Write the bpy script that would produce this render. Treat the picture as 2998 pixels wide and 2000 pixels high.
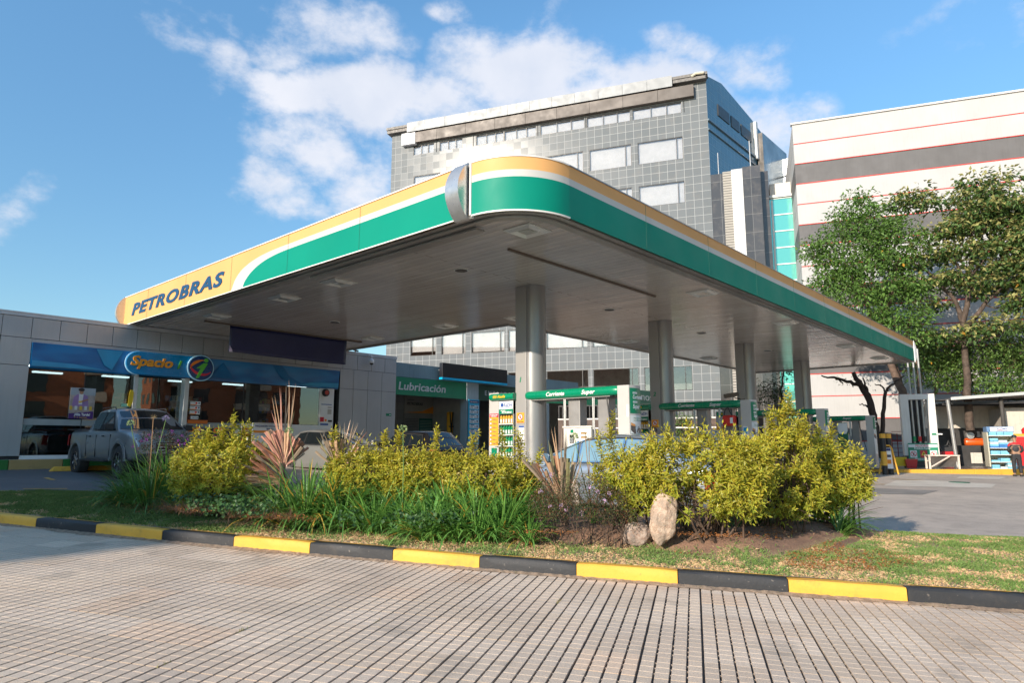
import bpy, math, random
import numpy as np
from mathutils import Vector, Matrix
scene = bpy.context.scene
for o in list(bpy.data.objects): bpy.data.objects.remove(o)
R = math.radians
PI = math.pi
# ------------------------------------------------------------------ camera
CH = 1.45; FPX = 1955.58; PITCH = R(8.689); AZ = R(41.65)
cam = bpy.data.cameras.new('camera'); camo = bpy.data.objects.new('camera', cam)
scene.collection.objects.link(camo); scene.camera = camo
camo.location = (0, 0, CH); camo.rotation_euler = (PI/2 + PITCH, 0, AZ - PI/2)
cam.sensor_width = 36; cam.lens = FPX/2998*36; cam.clip_end = 2000; cam.clip_start = .05
# ------------------------------------------------------------------ sun, sky, exposure
SUN_EL = R(20.5); SUN_AZ = R(181.2)            # direction towards the sun, angle from +X
sd = Vector((math.cos(SUN_AZ)*math.cos(SUN_EL), math.sin(SUN_AZ)*math.cos(SUN_EL), math.sin(SUN_EL)))
sl = bpy.data.lights.new('sun', 'SUN'); so = bpy.data.objects.new('sun', sl); scene.collection.objects.link(so)
sl.energy = 3.3; sl.angle = R(.6); sl.color = (1, .88, .74)
so.rotation_euler = sd.to_track_quat('Z', 'Y').to_euler(); so.location = (-30, 0, 20)
world = bpy.data.worlds.new('World'); scene.world = world; world.use_nodes = True
scene.view_settings.view_transform = 'Standard'; scene.view_settings.look = 'None'
scene.view_settings.exposure = 0.95; scene.view_settings.gamma = 1
scene.render.engine = 'CYCLES'
def build_world():
    nt = world.node_tree; N = nt.nodes; L = nt.links; N.clear()
    out = N.new('ShaderNodeOutputWorld'); bg = N.new('ShaderNodeBackground'); bg.inputs[1].default_value = .125
    sky = N.new('ShaderNodeTexSky'); sky.sky_type = 'NISHITA'; sky.sun_disc = False
    sky.sun_elevation = SUN_EL; sky.sun_rotation = (PI/2 - SUN_AZ) % (2*PI); sky.altitude = 300; sky.air_density = 1.0; sky.dust_density = .25; sky.ozone_density = 1.6
    tc = N.new('ShaderNodeTexCoord')
    def vm(op, a, b=None):
        n = N.new('ShaderNodeVectorMath'); n.operation = op
        for i, v in ((0, a), (1, b)):
            if v is None: continue
            if isinstance(v, tuple): n.inputs[i].default_value = v
            else: L.new(v, n.inputs[i])
        return n.outputs['Value'] if op in ('DOT_PRODUCT', 'LENGTH', 'DISTANCE') else n.outputs[0]
    def m(op, a, b=None, clamp=False):
        n = N.new('ShaderNodeMath'); n.operation = op; n.use_clamp = clamp
        for i, v in ((0, a), (1, b)):
            if v is None: continue
            if isinstance(v, (int, float)): n.inputs[i].default_value = v
            else: L.new(v, n.inputs[i])
        return n.outputs[0]
    g = tc.outputs['Generated']
    wn = N.new('ShaderNodeTexNoise'); wn.inputs['Scale'].default_value = 5; wn.inputs['Detail'].default_value = 6; L.new(g, wn.inputs[0])
    wv = vm('MULTIPLY', vm('SUBTRACT', wn.outputs['Color'], (.5, .5, .5)), (.20, .20, .20))
    gw = vm('ADD', g, wv)
    # clouds: puffs standing in given directions of the real sky (azimuth from +X, elevation, half width, half height, weight), broken up by noise
    acc = None
    for az, el, w, h, k in CLOUDS:
        a = R(az); e = R(el)
        d = (math.cos(a)*math.cos(e), math.sin(a)*math.cos(e), math.sin(e))
        t = (-math.sin(a), math.cos(a), 0); u = (-math.cos(a)*math.sin(e), -math.sin(a)*math.sin(e), math.cos(e))
        dx = m('DIVIDE', vm('DOT_PRODUCT', gw, t), math.sin(R(w))); dy = m('DIVIDE', vm('DOT_PRODUCT', vm('SUBTRACT', gw, d), u), math.sin(R(h)))
        r2 = m('ADD', m('MULTIPLY', dx, dx), m('MULTIPLY', dy, dy))
        fz = m('GREATER_THAN', vm('DOT_PRODUCT', g, d), 0)
        v = m('MULTIPLY', m('MULTIPLY', m('SUBTRACT', 1.0, r2, True), k), fz)
        acc = v if acc is None else m('MAXIMUM', acc, v)
    cn = N.new('ShaderNodeTexNoise'); cn.inputs['Scale'].default_value = 9; cn.inputs['Detail'].default_value = 9; cn.inputs['Roughness'].default_value = .62
    sc = vm('MULTIPLY', g, (1, 1, 1.6)); L.new(sc, cn.inputs[0])
    dens = m('SUBTRACT', m('ADD', acc, m('MULTIPLY', m('MULTIPLY', m('SUBTRACT', cn.outputs[0], .5), 1.75), m('MULTIPLY', acc, 2.2, True))), .30)
    fac = N.new('ShaderNodeMapRange'); fac.interpolation_type = 'SMOOTHSTEP'; L.new(dens, fac.inputs[0]); fac.inputs[1].default_value = .0; fac.inputs[2].default_value = .58; fac.inputs[4].default_value = .88
    # thickness shading of the cloud itself
    cn2 = N.new('ShaderNodeTexNoise'); cn2.inputs['Scale'].default_value = 12; cn2.inputs['Detail'].default_value = 5; L.new(g, cn2.inputs[0])
    mixc = N.new('ShaderNodeMix'); mixc.data_type = 'RGBA'; L.new(cn2.outputs[0], mixc.inputs[0]); mixc.inputs[6].default_value = (2.7, 3.0, 3.6, 1); mixc.inputs[7].default_value = (4.5, 4.4, 4.5, 1)
    mx = N.new('ShaderNodeMix'); mx.data_type = 'RGBA'; L.new(fac.outputs[0], mx.inputs[0]); tn = N.new('ShaderNodeMix'); tn.data_type = 'RGBA'; tn.blend_type = 'MULTIPLY'; tn.inputs[0].default_value = 1; L.new(sky.outputs[0], tn.inputs[6]); tn.inputs[7].default_value = (.90, .985, .96, 1)
    hs = N.new('ShaderNodeHueSaturation'); hs.inputs['Saturation'].default_value = 1.14; L.new(tn.outputs[2], hs.inputs['Color']); sp = N.new('ShaderNodeSeparateXYZ'); L.new(g, sp.inputs[0])
    el = N.new('ShaderNodeMapRange'); L.new(sp.outputs[2], el.inputs[0]); el.inputs[1].default_value = 0; el.inputs[2].default_value = .55; el.inputs[3].default_value = .60; el.inputs[4].default_value = 1.2; L.new(el.outputs[0], hs.inputs['Value']); L.new(hs.outputs[0], mx.inputs[6]); L.new(mixc.outputs[2], mx.inputs[7])
    L.new(mx.outputs[2], bg.inputs[0]); L.new(bg.outputs[0], out.inputs[0])
def _ray(px, py):
    c, s = math.cos(PITCH), math.sin(PITCH)
    fw = np.array([math.cos(AZ)*c, math.sin(AZ)*c, s]); rt = np.array([math.sin(AZ), -math.cos(AZ), 0]); up = np.cross(rt, fw)
    return fw*FPX + rt*(px - 1499) + up*(1000 - py)
# puffs measured on the photograph (pixel centre, half sizes) and turned into directions
_CL = [(1060,300,340,110,1.0),(1300,330,300,110,.95),(1560,250,330,150,1.0),(1900,270,260,110,.8),(900,430,170,90,.75),(770,560,150,90,.7),(1020,520,150,110,.6),(900,600,130,70,.6),
       (960,110,220,95,.75),(620,150,190,100,.65),(1350,40,110,60,.55),(1960,110,140,80,.55),(10,615,80,70,.55),(2250,90,190,90,.5),(2970,120,110,100,.5),(2330,225,90,30,.4),
       (1250,400,200,120,.9),(2250,350,200,150,.7),(580,0,160,30,.45),(700,260,130,60,.5),(2900,20,200,50,.4),(1450,440,300,90,.8)]
CLOUDS = []
for x, y, w, h, k in _CL:
    d = _ray(x, y); d = d/np.linalg.norm(d)
    CLOUDS.append((math.degrees(math.atan2(d[1], d[0])), math.degrees(math.asin(d[2])), math.degrees(w*1.25/FPX), math.degrees(h*1.3/FPX), k))
# the far side of the sky also carries a few clouds (they light and reflect in the glass)
for az, el, w, h, k in ((250, 30, 20, 8, .9), (215, 14, 18, 6, .7), (290, 22, 22, 8, .9), (150, 28, 16, 8, .8), (330, 35, 18, 8, .8), (185, 45, 16, 10, .7), (110, 50, 18, 8, .7)):
    CLOUDS.append((az, el, w, h, k))
build_world()

# ------------------------------------------------------------------ helpers: measuring
_C = np.array([0, 0, CH])
def PX(p, v): d = _ray(*p); return _C + d*v/d[0]
def PY(p, v): d = _ray(*p); return _C + d*v/d[1]
def GZ(y):
    if y < 16: return .03*(y - 1.5)
    return min(.435 + .045*(y - 16), .74)
def GP(p, dz=0.):
    d = _ray(*p); d = d/np.linalg.norm(d)
    for t in np.arange(1, 130, .01):
        q = _C + d*t
        if q[2] <= GZ(q[1]) + dz: break
    return q
def AT(p, depth):        # point on the ray of a photograph pixel at a horizontal distance
    d = _ray(*p); return _C + d*(depth/math.hypot(d[0], d[1]))
z1 = lambda x, y: (x/2.24, 850 + y/2.24)
z2 = lambda x, y: (600 + x/2.24, 850 + y/2.24)
z3 = lambda x, y: (1100 + x/3.137, 1000 + y/3.137)
z4 = lambda x, y: (1600 + x/3.137, 1000 + y/3.137)
z5 = lambda x, y: (2100 + x/3.484, 1050 + y/3.484)
z6 = lambda x, y: (2500 + x/3.484, 1050 + y/3.484)
zP = lambda x, y: (2600 + x/5.807, 1150 + y/5.807)
D = lambda x, y: (x*1.2757, y*1.2757)
# ------------------------------------------------------------------ helpers: objects
ORG = {}
def tag(o, label=None, cat=None, group=None, kind=None):
    if label: o['label'] = label
    if cat: o['category'] = cat
    if group: o['group'] = group
    if kind: o['kind'] = kind
    return o
def thing(name, label, cat, loc=(0, 0, 0), group=None, kind=None):
    o = bpy.data.objects.new(name, None); scene.collection.objects.link(o)
    o.location = loc; o.empty_display_size = .2; ORG[o.name] = Vector(loc)
    return tag(o, label, cat, group, kind)
def link(name, me, parent=None, world_coords=True):
    o = bpy.data.objects.new(name, me); scene.collection.objects.link(o)
    if parent is not None:
        org = ORG.get(parent.name, Vector((0, 0, 0)))
        o.parent = parent; ORG[o.name] = org
        if world_coords and org.length > 0: me.transform(Matrix.Translation(-org))
    else: ORG[o.name] = Vector((0, 0, 0))
    return o
def copy_tree(o, parent=None):
    c = o.copy(); scene.collection.objects.link(c); c.parent = parent
    ORG[c.name] = ORG.get(o.name, Vector())
    for ch in list(o.children): copy_tree(ch, c)
    return c
class MB:
    def __init__(s): s.v = []; s.f = []; s.m = []; s.M = None
    def add(s, vs, fs, mi=0):
        b = len(s.v)
        if s.M is not None: vs = [tuple(s.M @ Vector(v)) for v in vs]
        s.v.extend([tuple(v) for v in vs]); s.f.extend([tuple(b + i for i in f) for f in fs]); s.m.extend([mi]*len(fs)); return s
    def box(s, x0, x1, y0, y1, z0, z1, mi=0):
        x0, x1 = min(x0, x1), max(x0, x1); y0, y1 = min(y0, y1), max(y0, y1); z0, z1 = min(z0, z1), max(z0, z1)
        return s.add([(x0,y0,z0),(x1,y0,z0),(x1,y1,z0),(x0,y1,z0),(x0,y0,z1),(x1,y0,z1),(x1,y1,z1),(x0,y1,z1)],
              [(0,3,2,1),(4,5,6,7),(0,1,5,4),(1,2,6,5),(2,3,7,6),(3,0,4,7)], mi)
    def rbox(s, c, size, rz=0, mi=0, ry=0, rx=0):
        M = Matrix.Translation(c) @ Matrix.Rotation(rz, 4, 'Z') @ Matrix.Rotation(ry, 4, 'Y') @ Matrix.Rotation(rx, 4, 'X')
        a, b, d = size[0]/2, size[1]/2, size[2]/2
        vs = [M @ Vector(v) for v in ((-a,-b,-d),(a,-b,-d),(a,b,-d),(-a,b,-d),(-a,-b,d),(a,-b,d),(a,b,d),(-a,b,d))]
        return s.add(vs, [(0,3,2,1),(4,5,6,7),(0,1,5,4),(1,2,6,5),(2,3,7,6),(3,0,4,7)], mi)
    def prism(s, poly, z0, z1, mi=0):          # poly xy ccw
        n = len(poly)
        a = sum(poly[i][0]*poly[(i+1) % n][1] - poly[(i+1) % n][0]*poly[i][1] for i in range(n))
        if a < 0: poly = poly[::-1]
        vs = [(p[0], p[1], z0) for p in poly] + [(p[0], p[1], z1) for p in poly]
        return s.add(vs, [tuple(range(n))[::-1], tuple(range(n, 2*n))] + [(i, (i+1) % n, n + (i+1) % n, n + i) for i in range(n)], mi)
    def slab(s, poly3, off, mi=0):             # 3d planar polygon thickened by vector off
        n = len(poly3); off = Vector(off)
        vs = [tuple(p) for p in poly3] + [tuple(Vector(p) + off) for p in poly3]
        return s.add(vs, [tuple(range(n))[::-1], tuple(range(n, 2*n))] + [(i, (i+1) % n, n + (i+1) % n, n + i) for i in range(n)], mi)
    def tube(s, pts, rads, n=8, mi=0, caps=True):
        pts = [Vector(p) for p in pts]
        if isinstance(rads, (int, float)): rads = [rads]*len(pts)
        b = len(s.v); vs = []; fs = []
        up = Vector((0, 0, 1)); t0 = (pts[1] - pts[0]).normalized()
        if abs(t0.z) > .9: up = Vector((1, 0, 0))
        a = t0.cross(up).normalized()
        for i, p in enumerate(pts):
            t = (pts[min(i+1, len(pts)-1)] - pts[max(i-1, 0)])
            t = t.normalized() if t.length > 1e-9 else t0
            a = (a - t*a.dot(t)); a = a.normalized() if a.length > 1e-6 else t.orthogonal().normalized(); c = t.cross(a)
            for k in range(n):
                g = 2*PI*k/n; vs.append(p + (a*math.cos(g) + c*math.sin(g))*rads[i])
        for i in range(len(pts)-1):
            for k in range(n): fs.append((i*n+k, i*n+(k+1) % n, (i+1)*n+(k+1) % n, (i+1)*n+k))
        if caps: fs.append(tuple(range(n))[::-1]); fs.append(tuple(range((len(pts)-1)*n, len(pts)*n)))
        return s.add(vs, fs, mi)
    def lathe(s, c, prof, n=16, axis='Z', mi=0, caps=True):   # prof (r, h)
        vs = []; fs = []
        for r, h in prof:
            for k in range(n):
                g = 2*PI*k/n; u, w = r*math.cos(g), r*math.sin(g)
                vs.append({'Z': (c[0]+u, c[1]+w, c[2]+h), 'X': (c[0]+h, c[1]+u, c[2]+w), 'Y': (c[0]+w, c[1]+h, c[2]+u)}[axis])
        for i in range(len(prof)-1):
            for k in range(n): fs.append((i*n+k, i*n+(k+1) % n, (i+1)*n+(k+1) % n, (i+1)*n+k))
        if caps: fs.append(tuple(range(n))[::-1]); fs.append(tuple(range((len(prof)-1)*n, len(prof)*n)))
        return s.add(vs, fs, mi)
    def quad(s, a, b, c, d, mi=0): return s.add([a, b, c, d], [(0, 1, 2, 3)], mi)
    def build(s, name, mats, parent=None, smooth=0, bevel=0, wc=True):
        me = bpy.data.meshes.new(name); me.from_pydata([tuple(v) for v in s.v], [], s.f)
        if not isinstance(mats, (list, tuple)): mats = [mats]
        for m in mats: me.materials.append(m)
        if len(mats) > 1: me.polygons.foreach_set('material_index', s.m)
        if smooth:
            me.shade_smooth()
            try: me.set_sharp_from_angle(angle=R(smooth))
            except Exception: pass
        o = link(name, me, parent, wc)
        if bevel:
            b = o.modifiers.new('bevel', 'BEVEL'); b.width = bevel; b.segments = 2; b.limit_method = 'ANGLE'; b.angle_limit = R(40)
        return o
# ------------------------------------------------------------------ helpers: materials
def NT(name):
    m = bpy.data.materials.new(name); m.use_nodes = True; nt = m.node_tree
    return m, nt.nodes, nt.links, nt.nodes['Principled BSDF']
def mathn(N, L, op, a, b=None, clamp=False):
    n = N.new('ShaderNodeMath'); n.operation = op; n.use_clamp = clamp
    for i, v in ((0, a), (1, b)):
        if v is None: continue
        if isinstance(v, (int, float)): n.inputs[i].default_value = v
        else: L.new(v, n.inputs[i])
    return n.outputs[0]
def mixn(N, L, f, a, b, bt='MIX'):
    n = N.new('ShaderNodeMix'); n.data_type = 'RGBA'; n.blend_type = bt
    for i, v in ((0, f), (6, a), (7, b)):
        if isinstance(v, (int, float)): n.inputs[i].default_value = v
        elif isinstance(v, tuple): n.inputs[i].default_value = (*v[:3], 1)
        else: L.new(v, n.inputs[i])
    return n.outputs[2]
def noise(N, L, vec, scale, detail=4, rough=.55, out=0):
    n = N.new('ShaderNodeTexNoise'); n.inputs['Scale'].default_value = scale; n.inputs['Detail'].default_value = detail; n.inputs['Roughness'].default_value = rough
    if vec is not None: L.new(vec, n.inputs['Vector'])
    return n.outputs[out]
def rng(N, L, v, a, b, c=0., d=1., smooth=False):
    n = N.new('ShaderNodeMapRange'); L.new(v, n.inputs[0])
    if smooth: n.interpolation_type = 'SMOOTHSTEP'
    for i, x in ((1, a), (2, b), (3, c), (4, d)): n.inputs[i].default_value = x
    return n.outputs[0]
MC = {}
def M(name, col, rough=.6, metal=0., var=.1, vs=2.5, bump=0., bs=60, spec=.5, coat=0., dirt=0., emit=0., streak=0.):
    if name in MC: return MC[name]
    m, N, L, b = NT(name)
    tc = N.new('ShaderNodeTexCoord').outputs['Object']
    c = (*col, 1)
    n1 = noise(N, L, tc, vs, 6)
    f = rng(N, L, n1, .3, .7, 1 - var, 1 + var)
    cc = N.new('ShaderNodeVectorMath'); cc.operation = 'SCALE'; cc.inputs[0].default_value = col; L.new(f, cc.inputs['Scale'])
    outc = cc.outputs[0]
    if dirt:
        n2 = noise(N, L, tc, vs*3.1, 8, .65); g = rng(N, L, n2, .52, .75, 0, dirt)
        outc = mixn(N, L, g, outc, (.10, .085, .065))
    if streak:
        mp = N.new('ShaderNodeMapping'); L.new(tc, mp.inputs[0]); mp.inputs['Scale'].default_value = (9, 9, .5)
        n3 = noise(N, L, mp.outputs[0], 1.5, 5, .6); g = rng(N, L, n3, .5, .8, 0, streak)
        outc = mixn(N, L, g, outc, (.07, .065, .055))
    L.new(outc, b.inputs['Base Color'])
    r2 = rng(N, L, noise(N, L, tc, vs*2.3, 3), .3, .7, max(.02, rough*.82), min(1, rough*1.18)); L.new(r2, b.inputs['Roughness'])
    b.inputs['Metallic'].default_value = metal; b.inputs['Specular IOR Level'].default_value = spec; b.inputs['Coat Weight'].default_value = coat; b.inputs['Coat Roughness'].default_value = .04
    if bump:
        bn = N.new('ShaderNodeBump'); bn.inputs['Strength'].default_value = bump; bn.inputs['Distance'].default_value = .01
        L.new(noise(N, L, tc, bs, 5), bn.inputs['Height']); L.new(bn.outputs[0], b.inputs['Normal'])
    if emit: b.inputs['Emission Color'].default_value = c; b.inputs['Emission Strength'].default_value = emit
    MC[name] = m; return m
def glass(name, tint=(.35, .42, .42), refl=.25, rough=.01, wob=0.):
    if name in MC: return MC[name]
    m, N, L, b = NT(name); N.remove(b)
    out = [n for n in N if n.type == 'OUTPUT_MATERIAL'][0]
    tr = N.new('ShaderNodeBsdfTransparent'); tr.inputs[0].default_value = (*tint, 1)
    gl = N.new('ShaderNodeBsdfGlossy'); gl.inputs['Roughness'].default_value = rough; gl.inputs[0].default_value = (1, 1, 1, 1)
    fr = N.new('ShaderNodeFresnel'); fr.inputs[0].default_value = 1.5
    fac = mathn(N, L, 'ADD', mathn(N, L, 'MULTIPLY', fr.outputs[0], 1.3), refl, True)
    mx = N.new('ShaderNodeMixShader'); L.new(fac, mx.inputs[0]); L.new(tr.outputs[0], mx.inputs[1]); L.new(gl.outputs[0], mx.inputs[2]); L.new(mx.outputs[0], out.inputs[0])
    if wob:
        tc = N.new('ShaderNodeTexCoord').outputs['Object']
        bn = N.new('ShaderNodeBump'); bn.inputs['Strength'].default_value = wob; bn.inputs['Distance'].default_value = .05
        L.new(noise(N, L, tc, 1.3, 2), bn.inputs['Height']); L.new(bn.outputs[0], gl.inputs['Normal']); 
    MC[name] = m; return m
def vcol(name, rough=.55, trans=0., spec=.4, sub=0.):
    if name in MC: return MC[name]
    m, N, L, b = NT(name)
    a = N.new('ShaderNodeAttribute'); a.attribute_name = 'Col'
    tc = N.new('ShaderNodeTexCoord').outputs['Object']
    f = rng(N, L, noise(N, L, tc, 3., 3), .3, .7, .85, 1.15)
    cc = N.new('ShaderNodeVectorMath'); cc.operation = 'SCALE'; L.new(a.outputs[0], cc.inputs[0]); L.new(f, cc.inputs['Scale'])
    L.new(cc.outputs[0], b.inputs['Base Color']); b.inputs['Roughness'].default_value = rough; b.inputs['Specular IOR Level'].default_value = spec
    if trans:
        out = [n for n in N if n.type == 'OUTPUT_MATERIAL'][0]
        t = N.new('ShaderNodeBsdfTranslucent'); L.new(cc.outputs[0], t.inputs[0])
        mx = N.new('ShaderNodeMixShader'); mx.inputs[0].default_value = trans; L.new(b.outputs[0], mx.inputs[1]); L.new(t.outputs[0], mx.inputs[2]); L.new(mx.outputs[0], out.inputs[0])
    MC[name] = m; return m
def npmesh(name, V, F, col=None, mat=None, parent=None, smooth=False, wc=True):
    """V (n,3), F (m,k) with constant k, col (n,3) per-vertex base colour"""
    V = np.asarray(V, dtype=np.float32); F = np.asarray(F, dtype=np.int32); k = F.shape[1]
    me = bpy.data.meshes.new(name); me.vertices.add(len(V)); me.vertices.foreach_set('co', V.ravel())
    me.loops.add(F.size); me.loops.foreach_set('vertex_index', F.ravel())
    me.polygons.add(len(F)); me.polygons.foreach_set('loop_start', np.arange(0, F.size, k, dtype=np.int32)); me.polygons.foreach_set('loop_total', np.full(len(F), k, dtype=np.int32))
    me.update(calc_edges=True)
    if col is not None:
        ca = me.color_attributes.new('Col', 'FLOAT_COLOR', 'POINT'); c4 = np.ones((len(V), 4), np.float32); c4[:, :3] = col; ca.data.foreach_set('color', c4.ravel())
    if mat: me.materials.append(mat)
    if smooth: me.shade_smooth()
    else: me.shade_flat()
    return link(name, me, parent, wc)
def text(s, size, mat, parent, origin, ux, uz=(0, 0, 1), depth=.01, bold=0., shear=0., name='lettering', width=None, align='LEFT', spacing=1.):
    """text mesh: reading direction ux, up uz, origin at the baseline start"""
    cu = bpy.data.curves.new('t', 'FONT'); cu.body = s; cu.size = size; cu.extrude = depth/2; cu.offset = bold; cu.shear = shear; cu.align_x = align; cu.space_character = spacing; cu.resolution_u = 3
    to = bpy.data.objects.new('t', cu); scene.collection.objects.link(to)
    dg = bpy.context.evaluated_depsgraph_get(); me = bpy.data.meshes.new_from_object(to.evaluated_get(dg)); bpy.data.objects.remove(to); bpy.data.curves.remove(cu)
    me.name = name; me.materials.clear(); me.materials.append(mat)
    if width:
        xs = [v.co.x for v in me.vertices]; w = max(xs) - min(xs)
        if w > 0: me.transform(Matrix.Diagonal((width/w, 1, 1, 1)))
    ux = Vector(ux).normalized(); uz = Vector(uz).normalized(); n = ux.cross(uz)
    Mx = Matrix((ux, uz, n)).transposed().to_4x4(); Mx.translation = Vector(origin)
    me.transform(Mx)
    return link(name, me, parent)
# ------------------------------------------------------------------ numpy value noise
def _hash(i, j, s=0):
    n = (i*374761393 + j*668265263 + s*974634777) & 0x7fffffff
    n = ((n ^ (n >> 13))*1274126177) & 0x7fffffff
    return ((n ^ (n >> 16)) & 0xffff)/65535.
def vnoise(x, y, s=0):
    x = np.asarray(x, float); y = np.asarray(y, float)
    i = np.floor(x).astype(np.int64); j = np.floor(y).astype(np.int64); fx = x - i; fy = y - j
    fx = fx*fx*(3-2*fx); fy = fy*fy*(3-2*fy)
    return (_hash(i, j, s)*(1-fx) + _hash(i+1, j, s)*fx)*(1-fy) + (_hash(i, j+1, s)*(1-fx) + _hash(i+1, j+1, s)*fx)*fy
def fbm(x, y, s=0, o=4):
    r = 0; a = .5; t = 0
    for k in range(o): r = r + a*vnoise(np.asarray(x)*2**k, np.asarray(y)*2**k, s+k); t += a; a *= .5
    return r/t
GZv = np.vectorize(GZ)
# ------------------------------------------------------------------ kerb line and planting island outline
KP = [(9.9,-4.0),(8.6,-1.2),(8.08,-.25),(7.60,.64),(7.12,1.53),(6.64,2.42),(6.18,3.32),(5.73,4.22),(5.27,5.15),(4.85,6.08),(4.40,7.03),(3.97,8.0),(3.53,8.99),(3.11,10.05),(2.70,11.12),(2.30,12.2),(1.9,13.3),(1.5,14.4),(.7,16.6),(-.8,21)]
_ky = np.array([p[1] for p in KP]); _kx = np.array([p[0] for p in KP])
def K(y): return np.interp(y, _ky, _kx)
_by = np.array([-6., -1., 1.05, 3.1, 4.3, 6.0, 8.0, 10.0, 12.0, 14.2, 15.8, 17.2, 20.5]); _bx = np.array([17.5, 13.6, 12.2, 11.0, 10.0, 9.35, 8.8, 8.0, 6.6, 4.75, 3.35, 2.3, -.55])
def B(y): return np.interp(y, _by, _bx)
_sf = sorted([tuple(GP(D(*p), .16)[:2]) for p in ((290,1150),(400,1180),(520,1188),(620,1196),(720,1210),(860,1222),(1000,1240),(1150,1248),(1300,1256),(1450,1262),(1600,1275),(1750,1290),(1860,1282),(1930,1262),(1960,1228))], key=lambda p: p[1])
_sy = np.array([p[1] for p in _sf]); _sx = np.array([p[0] for p in _sf])
def SF(y): return np.interp(y, _sy, _sx, left=30, right=30)
def LZ(x, y):
    x = np.asarray(x, float); y = np.asarray(y, float)
    k = K(y) + .14; b = B(y); s = SF(y); s = np.where(s > 20, b, s)
    d = x - s
    m = np.clip(d/.55, 0, 1); m = m*m*(3-2*m)
    back = np.clip((b - x)/.6, 0, 1)
    inside = ((y > 2.6) & (y < 14)).astype(float)
    edge = np.clip((y - 2.6)/.8, 0, 1)*np.clip((14.3 - y)/1.2, 0, 1)
    base = .15 - .06*np.clip(1 - (b - x)/.5, 0, 1)
    return GZv(y) + base + .16*m*np.clip(back*1.4, 0, 1)*edge*inside + .035*(fbm(x*1.3, y*1.3, 5) - .5) + .02*np.clip((x-k)/1., 0, 1)
def soilmask(x, y):
    s = SF(y); n = (fbm(np.asarray(x)*2.2, np.asarray(y)*2.2, 11) - .5)*.7
    return np.clip((x - s + n*.8)/.28, 0, 1)*np.clip((14.6 - y)/.5, 0, 1)
# ------------------------------------------------------------------ ground
def asphalt(name, c1, c2, patch=True):
    m, N, L, b = NT(name); tc = N.new('ShaderNodeTexCoord').outputs['Object']
    n1 = noise(N, L, tc, .35, 5, .6); n2 = noise(N, L, tc, 90, 3, .7); n3 = noise(N, L, tc, 2.2, 8, .7)
    c = mixn(N, L, rng(N, L, n1, .38, .62), c1, c2)
    c = mixn(N, L, rng(N, L, n3, .45, .8, 0, .45), c, (.11, .10, .09))
    sp = rng(N, L, n2, .3, .7, .72, 1.28); cc = N.new('ShaderNodeVectorMath'); cc.operation = 'SCALE'; L.new(c, cc.inputs[0]); L.new(sp, cc.inputs['Scale'])
    L.new(cc.outputs[0], b.inputs['Base Color']); b.inputs['Roughness'].default_value = .85
    bn = N.new('ShaderNodeBump'); bn.inputs['Strength'].default_value = .5; bn.inputs['Distance'].default_value = .006; L.new(n2, bn.inputs['Height']); L.new(bn.outputs[0], b.inputs['Normal'])
    return m
m_asph = asphalt('forecourt asphalt', (.52, .44, .365), (.42, .355, .30)); m_asph_d = asphalt('parking asphalt', (.12, .12, .12), (.16, .155, .15))
ys = [-400, -60, -20, 0, 1.5, 8, 16, 18, 20, 22.78, 40, 100, 500]
def GZx(y): return (max(-.5, GZ(y)) if y > -20 else -.5)
v = []; f = []
for y in ys: v += [(-400, y, GZx(y) - .03), (float(K(y)) + .3, y, GZx(y) - .03), (float(K(y)) + .5, y, GZx(y)), (600, y, GZx(y))]
f = [(4*i+k, 4*i+k+1, 4*i+k+5, 4*i+k+4) for i in range(len(ys)-1) for k in (0, 1, 2)]
g = MB(); g.add(v, f); tag(g.build('ground', m_asph), kind='structure')
# parking area by the shop, darker asphalt, and repair patches
def sheet(name, pts, mat, dz=.004, sub=1):
    m_ = MB(); n = len(pts)
    m_.add([(p[0], p[1], GZ(p[1]) + dz) for p in pts], [tuple(range(n))]); return tag(m_.build(name, mat), kind='structure')
pk = [(-25, 16.), (10.5, 16.), (10.5, 18), (10.5, 20), (10.5, 22.7), (-25, 22.7), (-25, 20), (-25, 18)]
mk = MB()
for a, b_ in ((16, 18), (18, 20), (20, 22.7)): mk.add([(-25, a, GZ(a)+.004), (9.5, a, GZ(a)+.004), (9.5, b_, GZ(b_)+.004), (-25, b_, GZ(b_)+.004)], [(0, 1, 2, 3)])
mk.add([(-25, 12.5, GZ(12.5)+.004), (9.5, 9.5, GZ(9.5)+.004), (9.5, 16, GZ(16)+.004), (-25, 16, GZ(16)+.004)], [(0, 1, 2, 3)])
tag(mk.build('parking_area', m_asph_d), kind='structure')
m_conc = M('concrete patch', (.56, .51, .44), .85, var=.12, vs=1.2, bump=.3)
m_tar = M('tar patch', (.24, .22, .20), .85, var=.2, vs=1.5, bump=.4)
P6 = lambda *ps: [GP(z6(*p)) for p in ps]
sheet('road_patch', P6((430, 1245), (800, 1245), (1450, 1285), (1400, 1322), (300, 1300)), m_conc, .005)
sheet('road_patch', P6((1080, 1205), (1560, 1212), (1480, 1238), (1050, 1225)), m_conc, .009)
sheet('road_patch', P6((60, 1320), (860, 1352), (700, 1392), (-100, 1375)), m_tar, .006)
m_yline = M('worn yellow road paint', (.55, .34, .08), .75, var=.3, vs=6, dirt=.5)
def line(name, a, b, w=.1, dz=.012, mat=m_yline):
    a = Vector(a[:2]); b = Vector(b[:2]); n = (b - a).orthogonal().normalized()*w/2; q = []
    for p in (a + n, a - n, b - n, b + n): q.append((p.x, p.y, GZ(p.y) + dz))
    m_ = MB(); m_.add(q, [(0, 1, 2, 3)]); tag(m_.build(name, mat), kind='structure')
line('road_marking', GP(z1(80, 1168)), GP(z1(350, 1248)), .11)
line('road_marking', GP(z1(150, 1306)), GP(z1(440, 1306)), .10)
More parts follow.
